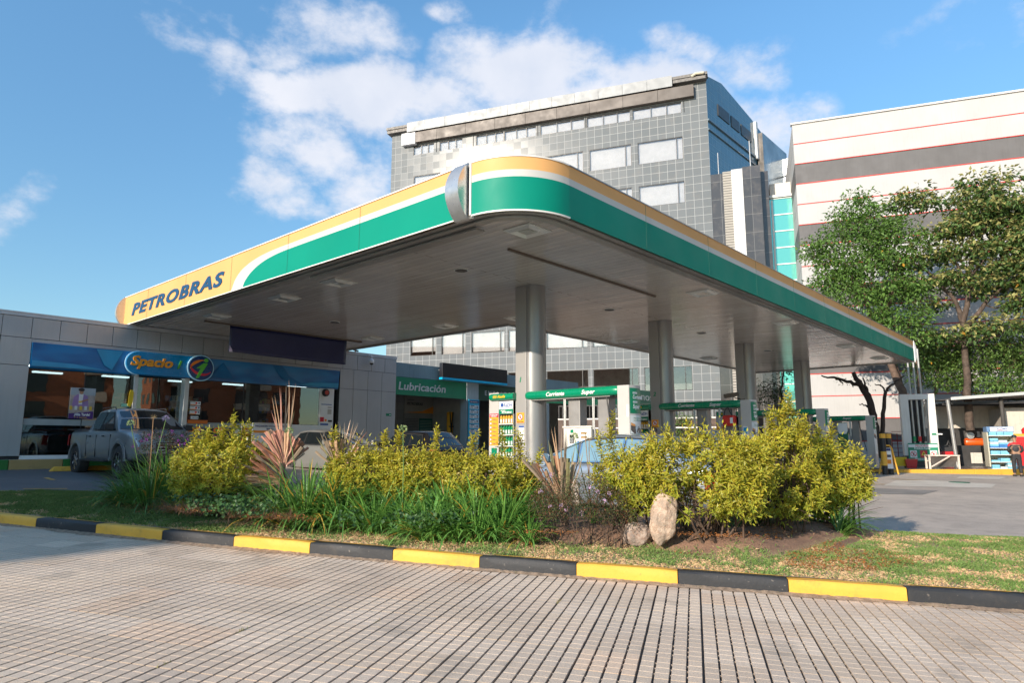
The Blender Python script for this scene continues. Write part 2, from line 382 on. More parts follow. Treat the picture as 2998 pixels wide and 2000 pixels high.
line('road_marking', GP(z6(380, 1232)), GP(z6(700, 1245)), .15)
line('road_marking', GP(z6(100, 1283)), GP(z6(320, 1287)), .12)
line('road_marking', GP(z6(60, 1332)), GP(z6(170, 1332)), .10)
# ------------------------------------------------------------------ street paving: ribbed concrete tiles
def m_paver():
    m, N, L, b = NT('ribbed paving concrete')
    a = N.new('ShaderNodeAttribute'); a.attribute_name = 'Col'; tc = N.new('ShaderNodeTexCoord').outputs['Object']
    n1 = noise(N, L, tc, 130, 4, .75); n2 = noise(N, L, tc, .8, 6, .6); n3 = noise(N, L, tc, 7, 8, .7)
    c = mixn(N, L, rng(N, L, n2, .42, .66, 0, .22), a.outputs[0], (.46, .34, .27))
    c = mixn(N, L, rng(N, L, n3, .58, .8, 0, .3), c, (.26, .22, .18))
    cc = N.new('ShaderNodeVectorMath'); cc.operation = 'SCALE'; L.new(c, cc.inputs[0]); L.new(rng(N, L, n1, .3, .7, .7, 1.3), cc.inputs['Scale'])
    n5 = noise(N, L, tc, 1.7, 3, .5); n6 = noise(N, L, tc, 11, 2, .5); oil = mathn(N, L, 'MULTIPLY', rng(N, L, n5, .62, .70, 0, 1), .28); spk = rng(N, L, n6, .74, .77, 0, .6)
    fin = mixn(N, L, mathn(N, L, 'MAXIMUM', oil, spk), cc.outputs[0], (.12, .105, .09))
    L.new(fin, b.inputs['Base Color']); b.inputs['Roughness'].default_value = .88
    bn = N.new('ShaderNodeBump'); bn.inputs['Strength'].default_value = .6; bn.inputs['Distance'].default_value = .004; L.new(n1, bn.inputs['Height']); L.new(bn.outputs[0], b.inputs['Normal'])
    return m
def build_paving():
    th = AZ - R(15.1); a = np.array([math.cos(th), math.sin(th)]); b = np.array([math.sin(th), -math.cos(th)])
    pa, pb = .1, .1
    I, J = np.meshgrid(np.arange(-10, 220), np.arange(-190, 110), indexing='ij'); I = I.ravel(); J = J.ravel()
    cx = (I+.5)*pa; cy = (J+.5)*pb
    X_ = a[0]*cx + b[0]*cy; Y_ = a[1]*cx + b[1]*cy
    vd = np.array([math.cos(AZ), math.sin(AZ)]); vr = np.array([math.sin(AZ), -math.cos(AZ)])
    dep = X_*vd[0] + Y_*vd[1]; lat = X_*vr[0] + Y_*vr[1]
    ok = (X_ < K(Y_) + .05) & (dep > 2.6) & (np.abs(lat) < dep*.95 + .8) & (Y_ > -5) & (Y_ < 17)
    I, J, cx, cy = I[ok], J[ok], cx[ok], cy[ok]; n = len(I)
    tid = (np.floor_divide(I, 4), np.floor_divide(J, 4))
    h1 = _hash(tid[0].astype(np.int64), tid[1].astype(np.int64), 3); h2 = _hash(tid[0].astype(np.int64), tid[1].astype(np.int64), 9); h3 = _hash(I.astype(np.int64), J.astype(np.int64), 1)
    gw = .0062 + .0016*h3; joint = (np.mod(J, 4) == 0); jr = (np.mod(J, 4) == 3)
    gl = gw + joint*.0014; gr = gw + jr*.0014
    ca = .0020 + .0036*(np.mod(I, 4) == 0); cb = .0020 + .0036*(np.mod(I, 4) == 3)
    top = .015 + .0022*(h1 - .5) + .0006*(h3-.5)
    V = np.zeros((n, 12, 3), np.float32); ch = .0022
    for k, (sa, sb) in enumerate(((-1, -1), (1, -1), (1, 1), (-1, 1))):
        gapa = np.where(sa < 0, ca, cb) - .0014
        cf = np.where(np.where(sa < 0, np.mod(I, 4) == 0, np.mod(I, 4) == 3), .25, 1.5)
        ib = np.where(sb < 0, -pb/2 + gl, pb/2 - gr)
        ex_ = cx + sa*(pa/2 - gapa); ty = cy + ib
        for q, (ux, uy, zz) in enumerate(((ex_, ty + sb*.0012, -.008), (ex_, ty, top - ch*cf), (ex_ - sa*ch*cf, ty - sb*.0012, top))):
            X_ = a[0]*ux + b[0]*uy; Y_ = a[1]*ux + b[1]*uy
            V[:, k + 4*q, 0] = X_; V[:, k + 4*q, 1] = Y_; V[:, k + 4*q, 2] = GZv(Y_) + zz
    F0 = np.array([(8, 11, 10, 9)] + [(k + 4*q, k + 4*q + 4, (k+1) % 4 + 4*q + 4, (k+1) % 4 + 4*q) for q in (0, 1) for k in range(4)])
    F = (np.arange(n)[:, None, None]*12 + F0[None]).reshape(-1, 4)
    base = np.array([.63, .505, .39]); col = base[None]*(0.88 + .24*h2)[:, None]*np.stack([np.ones(n), 1 - .03*h1, 1 - .07*h1], 1)
    rd = (h1 > .93)[:, None]; col = np.where(rd, col*np.array([1.0, .95, .92]), col)
    C8 = np.repeat(col, 12, 0).reshape(n, 12, 3); C8[:, 0:4] *= .22; C8[:, 4:8] *= .8; C8 = C8.reshape(-1, 3)  # groove walls painted darker for the shade in them, along with grime
    t = thing('pavement', None, None, kind='structure')
    kb = (np.mod(J, 4) != 3) & (np.mod(I, 4) != 0); Vb = np.zeros((kb.sum(), 8, 3), np.float32); bxx = cx[kb] - pa/2; byy = cy[kb] + pb/2
    for k, (sa, sb) in enumerate(((-1, -1), (1, -1), (1, 1), (-1, 1))):
        for q, (da, zz) in enumerate(((.0060, -.006), (.0042, top[kb] - .0060))):
            ux = bxx + sa*da; uy = byy + sb*.0125; X_ = a[0]*ux + b[0]*uy; Y_ = a[1]*ux + b[1]*uy
            Vb[:, k + 4*q, 0] = X_; Vb[:, k + 4*q, 1] = Y_; Vb[:, k + 4*q, 2] = GZv(Y_) + zz
    Fb = (np.arange(kb.sum())[:, None, None]*8 + np.array([(4, 7, 6, 5), (1, 5, 6, 2), (0, 3, 7, 4)])[None]).reshape(-1, 4)
    o = npmesh('paving_tile_field', V.reshape(-1, 3), F, C8, m_paver(), t)
    npmesh('tile_rib_bridges', Vb.reshape(-1, 3), Fb, np.repeat(col[kb]*.6, 8, 0), bpy.data.materials['ribbed paving concrete'], t)
    # grit bed under the ribs, coloured dark to deepen the groove shade
    mb = MB(); yy = [-12, -4, 0, 1.5, 5, 10, 16, 18.5, 21]
    vs = []
    for y in yy: vs += [(-30, y, GZ(y)-.004), (float(K(y))+.03, y, GZ(y)-.004)]
    mb.add(vs, [(2*i, 2*i+1, 2*i+3, 2*i+2) for i in range(len(yy)-1)])
    mb.build('joint_bed', M('joint grit and shade', (.12, .10, .085), .95, var=.35, vs=14, bump=.6), t)
build_paving()
# ------------------------------------------------------------------ painted kerb
def paint(name, col, chip, amt=.5, streak=.3):
    m, N, L, b = NT(name); tc = N.new('ShaderNodeTexCoord').outputs['Object']
    n1 = noise(N, L, tc, 22, 9, .7); n2 = noise(N, L, tc, 3, 5); n3 = noise(N, L, tc, 60, 3)
    c = mixn(N, L, rng(N, L, n2, .35, .7, 0, streak), col, tuple(x*.62 for x in col))
    c = mixn(N, L, rng(N, L, n1, .63, .66, 0, amt), c, chip)
    n4 = noise(N, L, tc, 4.5, 7, .72); c = mixn(N, L, rng(N, L, n4, .54, .72, 0, .38), c, (.10, .08, .06))
    L.new(c, b.inputs['Base Color']); b.inputs['Roughness'].default_value = .62
    bn = N.new('ShaderNodeBump'); bn.inputs['Strength'].default_value = .5; bn.inputs['Distance'].default_value = .008; L.new(n1, bn.inputs['Height']); L.new(bn.outputs[0], b.inputs['Normal'])
    return m
m_ky = paint('yellow kerb paint', (.80, .42, .05), (.48, .24, .04), .7); m_kb = paint('black kerb paint', (.024, .025, .028), (.16, .14, .12), .8, .1)
def build_kerb():
    t = thing('kerb', None, None, kind='structure')
    w = .15; hh = .155
    nrm = []
    for i in range(len(KP)):
        a = Vector(KP[max(i-1, 0)]); b = Vector(KP[min(i+1, len(KP)-1)]); d = (b - a).normalized(); nrm.append(Vector((d.y, -d.x)))   # towards the island (+x)
    for i in range(len(KP)-1):
        p0, p1 = Vector(KP[i]), Vector(KP[i+1]); d = (p1 - p0).normalized(); e = .004
        a0 = p0 + d*e; a1 = p1 - d*e; b0 = p0 + nrm[i]*w + d*e; b1 = p1 + nrm[i+1]*w - d*e
        j = (random.Random(i).random() - .5)*.008
        yel = (i % 2 == 0)     # (7.12,1.53)-(6.64,2.42) is i=4: yellow
        vs = []
        NS = 6
        rows = []
        for k in range(NS+1):
            s = k/NS; A = a0.lerp(a1, s); Bb = b0.lerp(b1, s); z = GZ(A.y); jt = (random.Random(i*31+k).random()-.5)*.006
            rnd = .012 if k in (0, NS) else .0
            prof = [(0, -.06), (.0, hh*.5), (.004+jt*.6, hh - .018 + j), (.018, hh + j - rnd*.5 + jt*.4), (w - .02, hh + j - rnd*.5), (w, hh - .02 + j), (w, -.06)]
            u = (Bb - A).normalized(); wd = (Bb - A).length
            rows.append([(A.x + u.x*min(q, wd), A.y + u.y*min(q, wd), z + hz) for q, hz in prof])
        for r_ in rows: vs += r_
        m_ = 7; fs = [(k*m_+q, k*m_+q+1, (k+1)*m_+q+1, (k+1)*m_+q) for k in range(NS) for q in range(m_-1)]
        fs += [tuple(range(m_))[::-1], tuple(range(NS*m_, NS*m_+m_))]
        mb = MB(); mb.add(vs, fs)
        o = mb.build('kerb_stone', m_ky if yel else m_kb, t, smooth=35)
        o['label'] = ('yellow' if yel else 'black') + ' painted kerb stone'
        if not yel:   # leftover yellow line along the back of the black tops
            r0 = random.Random(i+50); s0 = r0.uniform(0, .2); s1 = r0.uniform(.7, .98)
            q = [b0.lerp(b1, s0 + (s1-s0)*k/7) for k in range(8)]
            u = (a0 - b0).normalized(); vs2 = []
            for k, p in enumerate(q): ww = .018 + .014*r0.random(); vs2 += [(p.x + u.x*.018, p.y + u.y*.018, GZ(p.y)+hh+j+.004), (p.x + u.x*(.018+ww), p.y + u.y*(.018+ww), GZ(p.y)+hh+j+.004)]
            mb = MB(); mb.add(vs2, [(2*k, 2*k+1, 2*k+3, 2*k+2) for k in range(7)]); mb.build('paint_remnant', m_ky, o)
build_kerb()
def dirt_line():      # crumbled mortar and soil along the foot of the kerb
    rs = np.random.RandomState(4); ysn = np.arange(-2, 14, .035); V = []; F = []
    for i, y in enumerate(ysn):
        k = float(K(y)); w = .025 + .075*max(0, fbm(y*1.9, 3.3, 2) - .3)*2*rs.uniform(.6, 1.3)
        V += [(k - w, y - w*.45, GZ(y) + .0165), (k - w*.5, y - w*.2, GZ(y) + .022 + .008*rs.rand()), (k + .01, y, GZ(y) + .032 + .01*rs.rand())]
    for i in range(len(ysn)-1):
        for q in (0, 1): F.append((3*i+q, 3*i+q+1, 3*i+3+q+1, 3*i+3+q))
    tag(npmesh('kerb_dirt', V, F, None, M('crumbled mortar and soil', (.30, .215, .15), .95, var=.35, vs=16, bump=1., bs=80)), kind='structure')
dirt_line()
# ------------------------------------------------------------------ planting island
def build_lawn():
    yv = np.arange(-5.5, 20.3, .07); tv = np.linspace(0, 1, 60)
    Y_, T_ = np.meshgrid(yv, tv, indexing='ij'); X_ = (K(Y_)+.135) + T_*(B(Y_) - K(Y_) - .135)
    Z_ = LZ(X_, Y_); s = soilmask(X_, Y_)
    Z_ = Z_ + s*(fbm(X_*9, Y_*9, 7)-.5)*.05
    Z_[:, -1] = GZv(Y_[:, -1]) - .03
    V = np.stack([X_, Y_, Z_], -1).reshape(-1, 3); n0, n1 = X_.shape
    idx = np.arange(n0*n1).reshape(n0, n1)
    F = np.stack([idx[:-1, :-1], idx[:-1, 1:], idx[1:, 1:], idx[1:, :-1]], -1).reshape(-1, 4)[:, ::-1]
    soil = np.array([.27, .155, .10]); thatch = np.array([.42, .29, .16])
    c = thatch*(1-s[..., None]) + soil*s[..., None]
    c = c*(.75 + .5*fbm(X_*6, Y_*6, 3))[..., None]
    m, N, L, b = NT('soil and thatch'); a = N.new('ShaderNodeAttribute'); a.attribute_name = 'Col'; tc = N.new('ShaderNodeTexCoord').outputs['Object']
    n1_ = noise(N, L, tc, 45, 8, .7); cc = N.new('ShaderNodeVectorMath'); cc.operation = 'SCALE'; L.new(a.outputs[0], cc.inputs[0]); L.new(rng(N, L, n1_, .3, .7, .6, 1.4), cc.inputs['Scale']); L.new(cc.outputs[0], b.inputs['Base Color']); b.inputs['Roughness'].default_value = .95
    bn = N.new('ShaderNodeBump'); bn.inputs['Strength'].default_value = .9; bn.inputs['Distance'].default_value = .02; L.new(n1_, bn.inputs['Height']); L.new(bn.outputs[0], b.inputs['Normal'])
    tag(npmesh('soil', V, F, c.reshape(-1, 3), m, smooth=True), kind='structure')
build_lawn()
def island_point(rs, n, ylo=-3, yhi=15):
    y = rs.uniform(ylo, yhi, n); t = rs.uniform(0, 1, n); k = K(y)+.15; b = B(y); x = k + t*(b - k)
    keep = rs.uniform(0, 1, n) < (b - k)/8.; return x[keep], y[keep]
def build_grass():
    rs = np.random.RandomState(1); x, y = island_point(rs, 620000)
    s = soilmask(x, y); dep = x*math.cos(AZ) + y*math.sin(AZ)
    lat = x*math.sin(AZ) - y*math.cos(AZ)
    behind = (x > SF(y) + .9) & (y > 3.2) & (y < 13.5)
    g = fbm(x*2.4, y*2.4, 21); g2 = fbm(x*5, y*5, 31); dens = np.clip((fbm(x*3.1, y*3.1, 41)-.2)*3.4, .3, 1)
    shade = np.clip((y - 7.5)/3.0, 0, 1)           # left lawn lies in shadow: greener, taller, shade painted into its darker green
    keep = (rs.uniform(0, 1, len(x)) < dens*(1-s)*.92 + .06*(s < .98) + .012) & ~behind & (np.abs(lat) < dep*.86+.5)
    x, y, g, g2, shade, dep, s = [q[keep] for q in (x, y, g, g2, shade, dep, s)]; n = len(x)
    straw = (rs.uniform(0, 1, n) > np.clip((g-.39)*3.2 + (g2-.5)*1.6 + shade*1.1 + (x > 7.5)*.22, 0.16, .97))
    h = rs.uniform(.018, .042, n)*np.where(straw, .75, 1.0)*(1+.9*np.clip(g2-.5, 0, 1)) + .012*shade
    w = rs.uniform(.0022, .0042, n); az = rs.uniform(0, 2*PI, n); lean = rs.uniform(.2, 1.1, n)*np.where(straw, 1.7, 1.)
    ta = rs.uniform(0, 2*PI, n); z = LZ(x, y) - .002
    V = np.zeros((n, 4, 3)); dx = np.cos(az)*w; dy = np.sin(az)*w
    V[:, 0] = np.stack([x-dx, y-dy, z], 1); V[:, 1] = np.stack([x+dx, y+dy, z], 1)
    mx = x + np.cos(ta)*h*lean*.35; my = y + np.sin(ta)*h*lean*.35
    V[:, 2] = np.stack([x + np.cos(ta)*h*lean, y + np.sin(ta)*h*lean, z + h*np.where(straw, .55, .9)], 1)
    V[:, 3] = np.stack([mx - dx*.8, my - dy*.8, z + h*.62], 1)
    F = np.arange(n*4).reshape(n, 4)
    gc = np.array([.12, .22, .05]); gc2 = np.array([.24, .33, .09]); st = np.array([.66, .50, .28]); st2 = np.array([.58, .36, .19])
    u = rs.uniform(0, 1, (n, 1)); col = np.where(straw[:, None], st*u + st2*(1-u), gc*u + gc2*(1-u))
    col = col*(1 - .35*shade[:, None]*(~straw[:, None])) ; C4 = np.repeat(col, 4, 0)
    tag(npmesh('grass', V.reshape(-1, 3), F, C4, vcol('grass blades', .6, .25)), 'short patchy grass, green and straw coloured, between the painted kerb and the planting', 'grass', kind='stuff')
    print('grass', n)
build_grass()

def joint_weeds():
    rs = np.random.RandomState(12); th = AZ - R(15.1); a = np.array([math.cos(th), math.sin(th)]); b = np.array([math.sin(th), -math.cos(th)]); P = []
    for _ in range(70):
        j = rs.randint(-60, 60)*.4; i = rs.uniform(3, 12); q = a*i + b*j
        if q[0] > K(q[1]) - .03 or q[1] < -2 or q[1] > 10: continue
        if fbm(q[0]*.9, q[1]*.9, 77) < .5: continue
        for _ in range(rs.randint(6, 26)): d = a*rs.normal(0, .035) + b*rs.normal(0, .004); P.append(q + d)
    for _ in range(60):
        y = rs.uniform(-1, 12); n = rs.randint(4, 22)
        for _ in range(n): yy = y + rs.normal(0, .05); P.append(np.array([float(K(yy)) - rs.uniform(0, .05), yy]))
    P = np.array(P); n = len(P); z = GZv(P[:, 1]) + .012; h = rs.uniform(.008, .035, n); az = rs.uniform(0, 2*PI, n); w = .0025; V = np.zeros((n, 3, 3))
    V[:, 0] = np.stack([P[:, 0] - np.cos(az)*w, P[:, 1] - np.sin(az)*w, z], 1); V[:, 1] = np.stack([P[:, 0] + np.cos(az)*w, P[:, 1] + np.sin(az)*w, z], 1); V[:, 2] = np.stack([P[:, 0] + rs.normal(0, .5, n)*h, P[:, 1] + rs.normal(0, .5, n)*h, z + h], 1)
    g = rs.uniform(0, 1, (n, 1)); c = np.array([.16, .22, .06])*g + np.array([.36, .26, .13])*(1-g)
    tag(npmesh('joint_weeds', V.reshape(-1, 3), np.arange(3*n).reshape(n, 3), np.repeat(c, 3, 0), vcol('grass blades', .6, .25)), 'tiny weeds and dry grass in the paving joints and along the kerb foot', 'weeds', kind='stuff')
joint_weeds()
# ------------------------------------------------------------------ station canopy
def make_canopy():
    ZB, ZT = 5.26, 6.20; X0 = 7.65; Y0 = 6.55; X1 = 36.0; YM = 14.4; YE = 23.85; XA = 16.0; RC = 1.2
    t = thing('petrol_station_canopy', 'wide flat canopy with orange, white and green fascia standing on four grey columns', 'canopy', (12.3, 10.3, GZ(10.3)))
    m_sof = None
    m, N, L, b = NT('glossy soffit planks'); tc = N.new('ShaderNodeTexCoord').outputs['Object']
    sx = N.new('ShaderNodeSeparateXYZ'); L.new(tc, sx.inputs[0])
    fr = mathn(N, L, 'FRACT', mathn(N, L, 'MULTIPLY', sx.outputs[0], 5.0)); gap = mathn(N, L, 'LESS_THAN', fr, .045)
    pid = mathn(N, L, 'FLOOR', mathn(N, L, 'MULTIPLY', sx.outputs[0], 5.0))
    alt = mathn(N, L, 'MODULO', mathn(N, L, 'ABSOLUTE', pid), 2.)
    ey_ = mathn(N, L, 'SUBTRACT', sx.outputs[1], mathn(N, L, 'MULTIPLY', alt, 0.0))
    fy = mathn(N, L, 'FRACT', mathn(N, L, 'DIVIDE', mathn(N, L, 'ADD', ey_, 200.), 5.4)); e = mathn(N, L, 'MULTIPLY', mathn(N, L, 'LESS_THAN', fy, .0045), mathn(N, L, 'LESS_THAN', alt, .5))
    ga = mathn(N, L, 'MAXIMUM', gap, e)
    wn = N.new('ShaderNodeTexWhiteNoise'); wn.noise_dimensions = '1D'; L.new(pid, wn.inputs['W'])
    base = mixn(N, L, rng(N, L, noise(N, L, tc, .7, 5), .35, .7), (.57, .53, .48), (.50, .46, .41))
    sc = N.new('ShaderNodeVectorMath'); sc.operation = 'SCALE'; L.new(base, sc.inputs[0]); L.new(rng(N, L, wn.outputs[0], 0, 1, .94, 1.05), sc.inputs['Scale'])
    c = mixn(N, L, ga, sc.outputs[0], (.22, .19, .165)); L.new(c, b.inputs['Base Color'])
    b.inputs['Roughness'].default_value = .15; b.inputs['Specular IOR Level'].default_value = .6
    # each plank bows a little, which ripples the reflections
    mp = N.new('ShaderNodeMapping'); L.new(tc, mp.inputs[0]); mp.inputs['Scale'].default_value = (1.6, .35, 1)
    hs = mathn(N, L, 'ADD', mathn(N, L, 'MULTIPLY', mathn(N, L, 'SINE', mathn(N, L, 'MULTIPLY', fr, PI)), .10), noise(N, L, mp.outputs[0], 1.2, 2))
    bn = N.new('ShaderNodeBump'); bn.inputs['Strength'].default_value = .28; bn.inputs['Distance'].default_value = .06; L.new(hs, bn.inputs['Height']); L.new(bn.outputs[0], b.inputs['Normal'])
    m_sof = m
    m_trim = M('brushed grey trim', (.33, .32, .30), .38, .6, var=.12, vs=1.5)
    m_or = M('orange fascia vinyl', (.74, .40, .15), .6, 0, var=.06, vs=.6, spec=.2)
    m_wh = M('white fascia vinyl', (.58, .57, .53), .6, 0, var=.04, vs=.8, spec=.2)
    m_gr = M('green fascia vinyl', (.0, .25, .17), .55, 0, var=.07, vs=.5, spec=.2)
    m_sil = M('brushed silver band', (.62, .62, .61), .33, .75, var=.06, vs=9, streak=.1)
    m_roof = M('canopy roof sheet', (.45, .42, .38), .6, .3, dirt=.4)
    # outline with the rounded near corner (ccw from the far end of the left side)
    arc = [(X0 + RC - RC*math.cos(a), Y0 + RC - RC*math.sin(a)) for a in np.linspace(0, PI/2, 15)]
    outl = [(X0, YE)] + arc + [(X1, Y0), (X1, YM), (XA, YM), (XA, YE)]
    def inset(poly, d):
        out = []; n = len(poly)
        for i in range(n):
            p, q, r = Vector(poly[i-1]), Vector(poly[i]), Vector(poly[(i+1) % n]); e1 = (q-p).normalized(); e2 = (r-q).normalized()
            n1 = Vector((-e1.y, e1.x)); n2 = Vector((-e2.y, e2.x)); nn = (n1+n2); nn = nn/nn.length; s = d/max(.3, nn.dot(n1)); out.append((q.x+nn.x*s, q.y+nn.y*s))
        return out
    i1 = inset(outl, .05); i2 = inset(outl, .34)
    mb = MB(); mb.prism(i2, ZB - .01, ZB + .06); mb.build('soffit', m_sof, t)
    n = len(outl)
    mb = MB()      # perimeter gutter under the fascia: two steps
    for a, b_, za, zb in ((i1, inset(outl, .16), ZB - .02, ZB + .05), (inset(outl, .18), i2, ZB - .055, ZB + .03)):
        for i in range(n):
            j = (i+1) % n
            mb.add([(*a[i], za), (*a[j], za), (*b_[j], za), (*b_[i], za), (*a[i], zb), (*a[j], zb), (*b_[j], zb), (*b_[i], zb)], [(0, 3, 2, 1), (4, 5, 6, 7), (0, 1, 5, 4), (2, 3, 7, 6)])
    mb.build('edge_trim', m_trim, t)
    mb = MB(); mb.prism(inset(outl, .03), ZT - .03, ZT + .015); mb.build('roof', m_roof, t)
    def ribbon(name, path, z0, z1, off, mat, cap=.02):
        mb = MB(); vs = []; k = len(path)
        nr = []
        for i in range(k):
            a = Vector(path[max(0, i-1)]); c = Vector(path[min(k-1, i+1)]); d = (c-a).normalized(); nr.append(Vector((-d.y, d.x))*-1)   # outward on the left of a path running -y then +x
        for i, p in enumerate(path):
            o_ = nr[i]
            for rad, z in ((off, z0), (off, z1), (off - cap, z1), (off - cap, z0)): vs.append((p[0] + o_.x*rad, p[1] + o_.y*rad, z))
        fs = []
        for i in range(k-1):
            for q in range(4): fs.append((4*i+q, 4*i+(q+1) % 4, 4*i+4+(q+1) % 4, 4*i+4+q))
        fs += [(3, 2, 1, 0), tuple(range(4*k-4, 4*k))]
        mb.add(vs, fs); return mb.build(name, mat, t, smooth=30)
    pl = [(X0, YE), (X0, 8.06)]; pc = [(X0, 7.72)] + arc[1:]; pr = [arc[-1], (X1, Y0)]
    pr = [(arc[-1][0], Y0), (X1 - .25, Y0)]
    # left fascia: orange ground, white and green swoosh shapes standing 3 mm proud of each other
    fl = ribbon('fascia_panel', pl, ZB, ZT, 0, m_or); fl['label'] = 'long orange, white and green fascia on the lettered side'
    def smoothpts(pts, n=5):
        out = []
        for i in range(len(pts)-1):
            p0 = pts[max(i-1, 0)]; p1 = pts[i]; p2 = pts[i+1]; p3 = pts[min(i+2, len(pts)-1)]
            for k in range(n):
                u = k/n; out.append(tuple(.5*((2*p1[q]) + (-p0[q]+p2[q])*u + (2*p0[q]-5*p1[q]+4*p2[q]-p3[q])*u*u + (-p0[q]+3*p1[q]-3*p2[q]+p3[q])*u**3) for q in (0, 1)))
        return out + [pts[-1]]
    wt = smoothpts([(8.08, 5.975), (10.8, 5.975), (13.2, 5.975), (14.4, 5.965), (15.2, 5.90), (15.8, 5.76), (16.15, 5.56), (16.36, 5.27)])
    gt = smoothpts([(8.08, 5.845), (10.8, 5.845), (13.2, 5.85), (14.1, 5.835), (14.8, 5.76), (15.3, 5.62), (15.62, 5.44), (15.75, 5.27)])
    for nm, top, off, mt in (('white_stripe', wt, .004, m_wh), ('green_stripe', gt, .008, m_gr)):
        poly = [(X0 - off, y, z) for y, z in top] + [(X0 - off, 8.08, 5.275)]
        mb = MB(); mb.slab(poly, (.006, 0, 0)); mb.build(nm, mt, fl)
    text('PETROBRAS', .50, M('deep blue sign lettering', (.004, .06, .15), .5), fl, (X0 - .012, 23.2, 5.53), (0, -1, 0), depth=.01, bold=.02, shear=.25, width=6.4, spacing=1.14)
    mb = MB(); mb.box(X0 - .02, X0 - .001, 8.06, YE, 5.252, 5.275); mb.box(X0 - .02, X0 + .02, 8.06, YE, ZT, ZT + .025); mb.build('fascia_edge', M('white edge strip', (.8, .78, .72), .4), fl)
    for k in range(5): y = 10.9 + k*2.75; mb = MB(); mb.box(X0 - .0135, X0 - .0095, y, y + .005, 5.28, 6.19); mb.build('panel_seam', M('seam grey green', (.03, .12, .09), .7), fl)
    for k in range(9): x = 11.4 + k*2.8; mb = MB(); mb.box(x, x + .005, Y0 - .0045, Y0 - .001, 5.27, 6.19); mb.build('panel_seam', MC['seam grey green'], t)
    # rounded corner and right fascia
    for nm, path in (('corner_fascia', pc), ('fascia_panel', pr)):
        o = ribbon(nm, path, 5.975, ZT, 0, m_or); 
        o['label'] = 'rounded corner fascia' if nm == 'corner_fascia' else 'long striped fascia without lettering'
        par = o
        for nn, za, zb, mt in (('white_stripe', 5.85, 5.975, m_wh), ('green_stripe', 5.275 if nm == 'corner_fascia' else 5.262, 5.85, m_gr)):
            q = ribbon(nn, path, za, zb, 0, mt); q.parent = par
        q = ribbon('fascia_edge', path, ZT, ZT + .025, .012, M('white edge strip', (.8, .78, .72), .4) if nm == 'corner_fascia' else m_trim, .05); q.parent = par
        if nm == 'corner_fascia':
            q = ribbon('fascia_edge', path, 5.25, 5.275, .016, MC['white edge strip'], .04); q.parent = par
            mb = MB(); mb.box(X0 - .02, X0 + .01, 7.72, 7.76, 5.275, ZT); mb.build('fascia_edge', MC['white edge strip'], par)
    # silver blades: bowed outward
    def blade(y0, y1, label, nm='silver_band'):
        mb = MB(); vs = []; k = 12
        for i in range(k+1):
            z = 5.23 + (ZT + .03 - 5.23)*i/k; bul = .24*math.sin(PI*i/k)**.8 + .015
            for x, y in ((X0 - bul, y0), (X0 - bul, y1), (X0 + .06, y1), (X0 + .06, y0)): vs.append((x, y, z))
        fs = [(4*i+q, 4*i+(q+1) % 4, 4*i+4+(q+1) % 4, 4*i+4+q) for i in range(k) for q in range(4)] + [(3, 2, 1, 0), (4*k, 4*k+1, 4*k+2, 4*k+3)]
        mb.add(vs, fs); o = mb.build(nm, m_sil, t, smooth=30); o['label'] = label
    blade(7.80, 8.12, 'curved brushed silver band by the rounded corner')
    blade(YE, YE + .12, 'curved silver cap at the lettered end', 'end_cap')
    mb = MB(); vs = []; k = 12      # far right cap: half round, turned around the corner
    cap = []
    for i in range(k+1):
        z = 5.22 + (ZT + .03 - 5.22)*i/k; bul = .42*math.sin(PI*i/k)**.8 + .02
        for x, y in ((X1 - .26, Y0 - .03), (X1 - .26 + bul*.5, Y0 - .03 - bul*.12), (X1 - .2 + bul, Y0 + .2), (X1 - .2 + bul, Y0 + .6), (X1 - .26, Y0 + .6)): vs.append((x, y, z))
    fs = [(5*i+q, 5*i+(q+1) % 5, 5*i+5+(q+1) % 5, 5*i+5+q) for i in range(k) for q in range(5)] + [(4, 3, 2, 1, 0), tuple(range(5*k, 5*k+5))]
    mb.add(vs, fs); o = mb.build('end_cap', M('white plastic cap', (.8, .8, .8), .3, coat=.4), t, smooth=40); o['label'] = 'white rounded cap at the far right end'
    # back edges
    mb = MB(); mb.box(X1 - .02, X1, Y0 + .6, YM, ZB, ZT); mb.box(XA, X1, YM, YM + .02, ZB, ZT); mb.box(XA, XA + .02, YM + .02, YE, ZB, ZT); mb.box(X0 + .06, XA, YE, YE + .02, ZB, ZT); mb.build('rear_fascia', m_trim, t)
    # recessed square lamps, round lamps, cable trays
    m_ref = M('lamp reflector', (.70, .72, .68), .25, .1, var=.05); m_dk = M('dark recess', (.05, .045, .04), .5)
    m_len = M('lamp lens', (.55, .56, .5), .15, 0, coat=.6)
    for x, y in ((8.85, 7.5), (8.85, 13.4), (8.9, 15.95), (8.87, 19.8), (15.65, 7.42), (21.4, 7.4), (28.2, 7.45), (14.6, 19.8), (14.6, 15.9), (15.1, 13.2), (21.4, 13.2), (28.2, 13.2), (33.2, 7.45)):
        r = .28; mb = MB()
        for s in range(4):
            c_, s_ = ((1, 0), (0, 1), (-1, 0), (0, -1))[s]
            mb.M = Matrix.Translation((x, y, ZB)) @ Matrix.Rotation(s*PI/2, 4, 'Z')
            mb.add([(-r, -r, -.03), (r, -r, -.03), (r*.8, -r*.8, -.07), (-r*.8, -r*.8, -.07)], [(0, 3, 2, 1)], 0)
            mb.add([(-r*.8, -r*.8, -.07), (r*.8, -r*.8, -.07), (r*.45, -r*.45, -.025), (-r*.45, -r*.45, -.025)], [(0, 3, 2, 1)], 0)
        mb.M = Matrix.Translation((x, y, ZB)); mb.box(-r*1.12, r*1.12, -r*1.12, r*1.12, -.03, -.012, 0); mb.M = None
        o = mb.build('ceiling_lamp', m_ref, t)
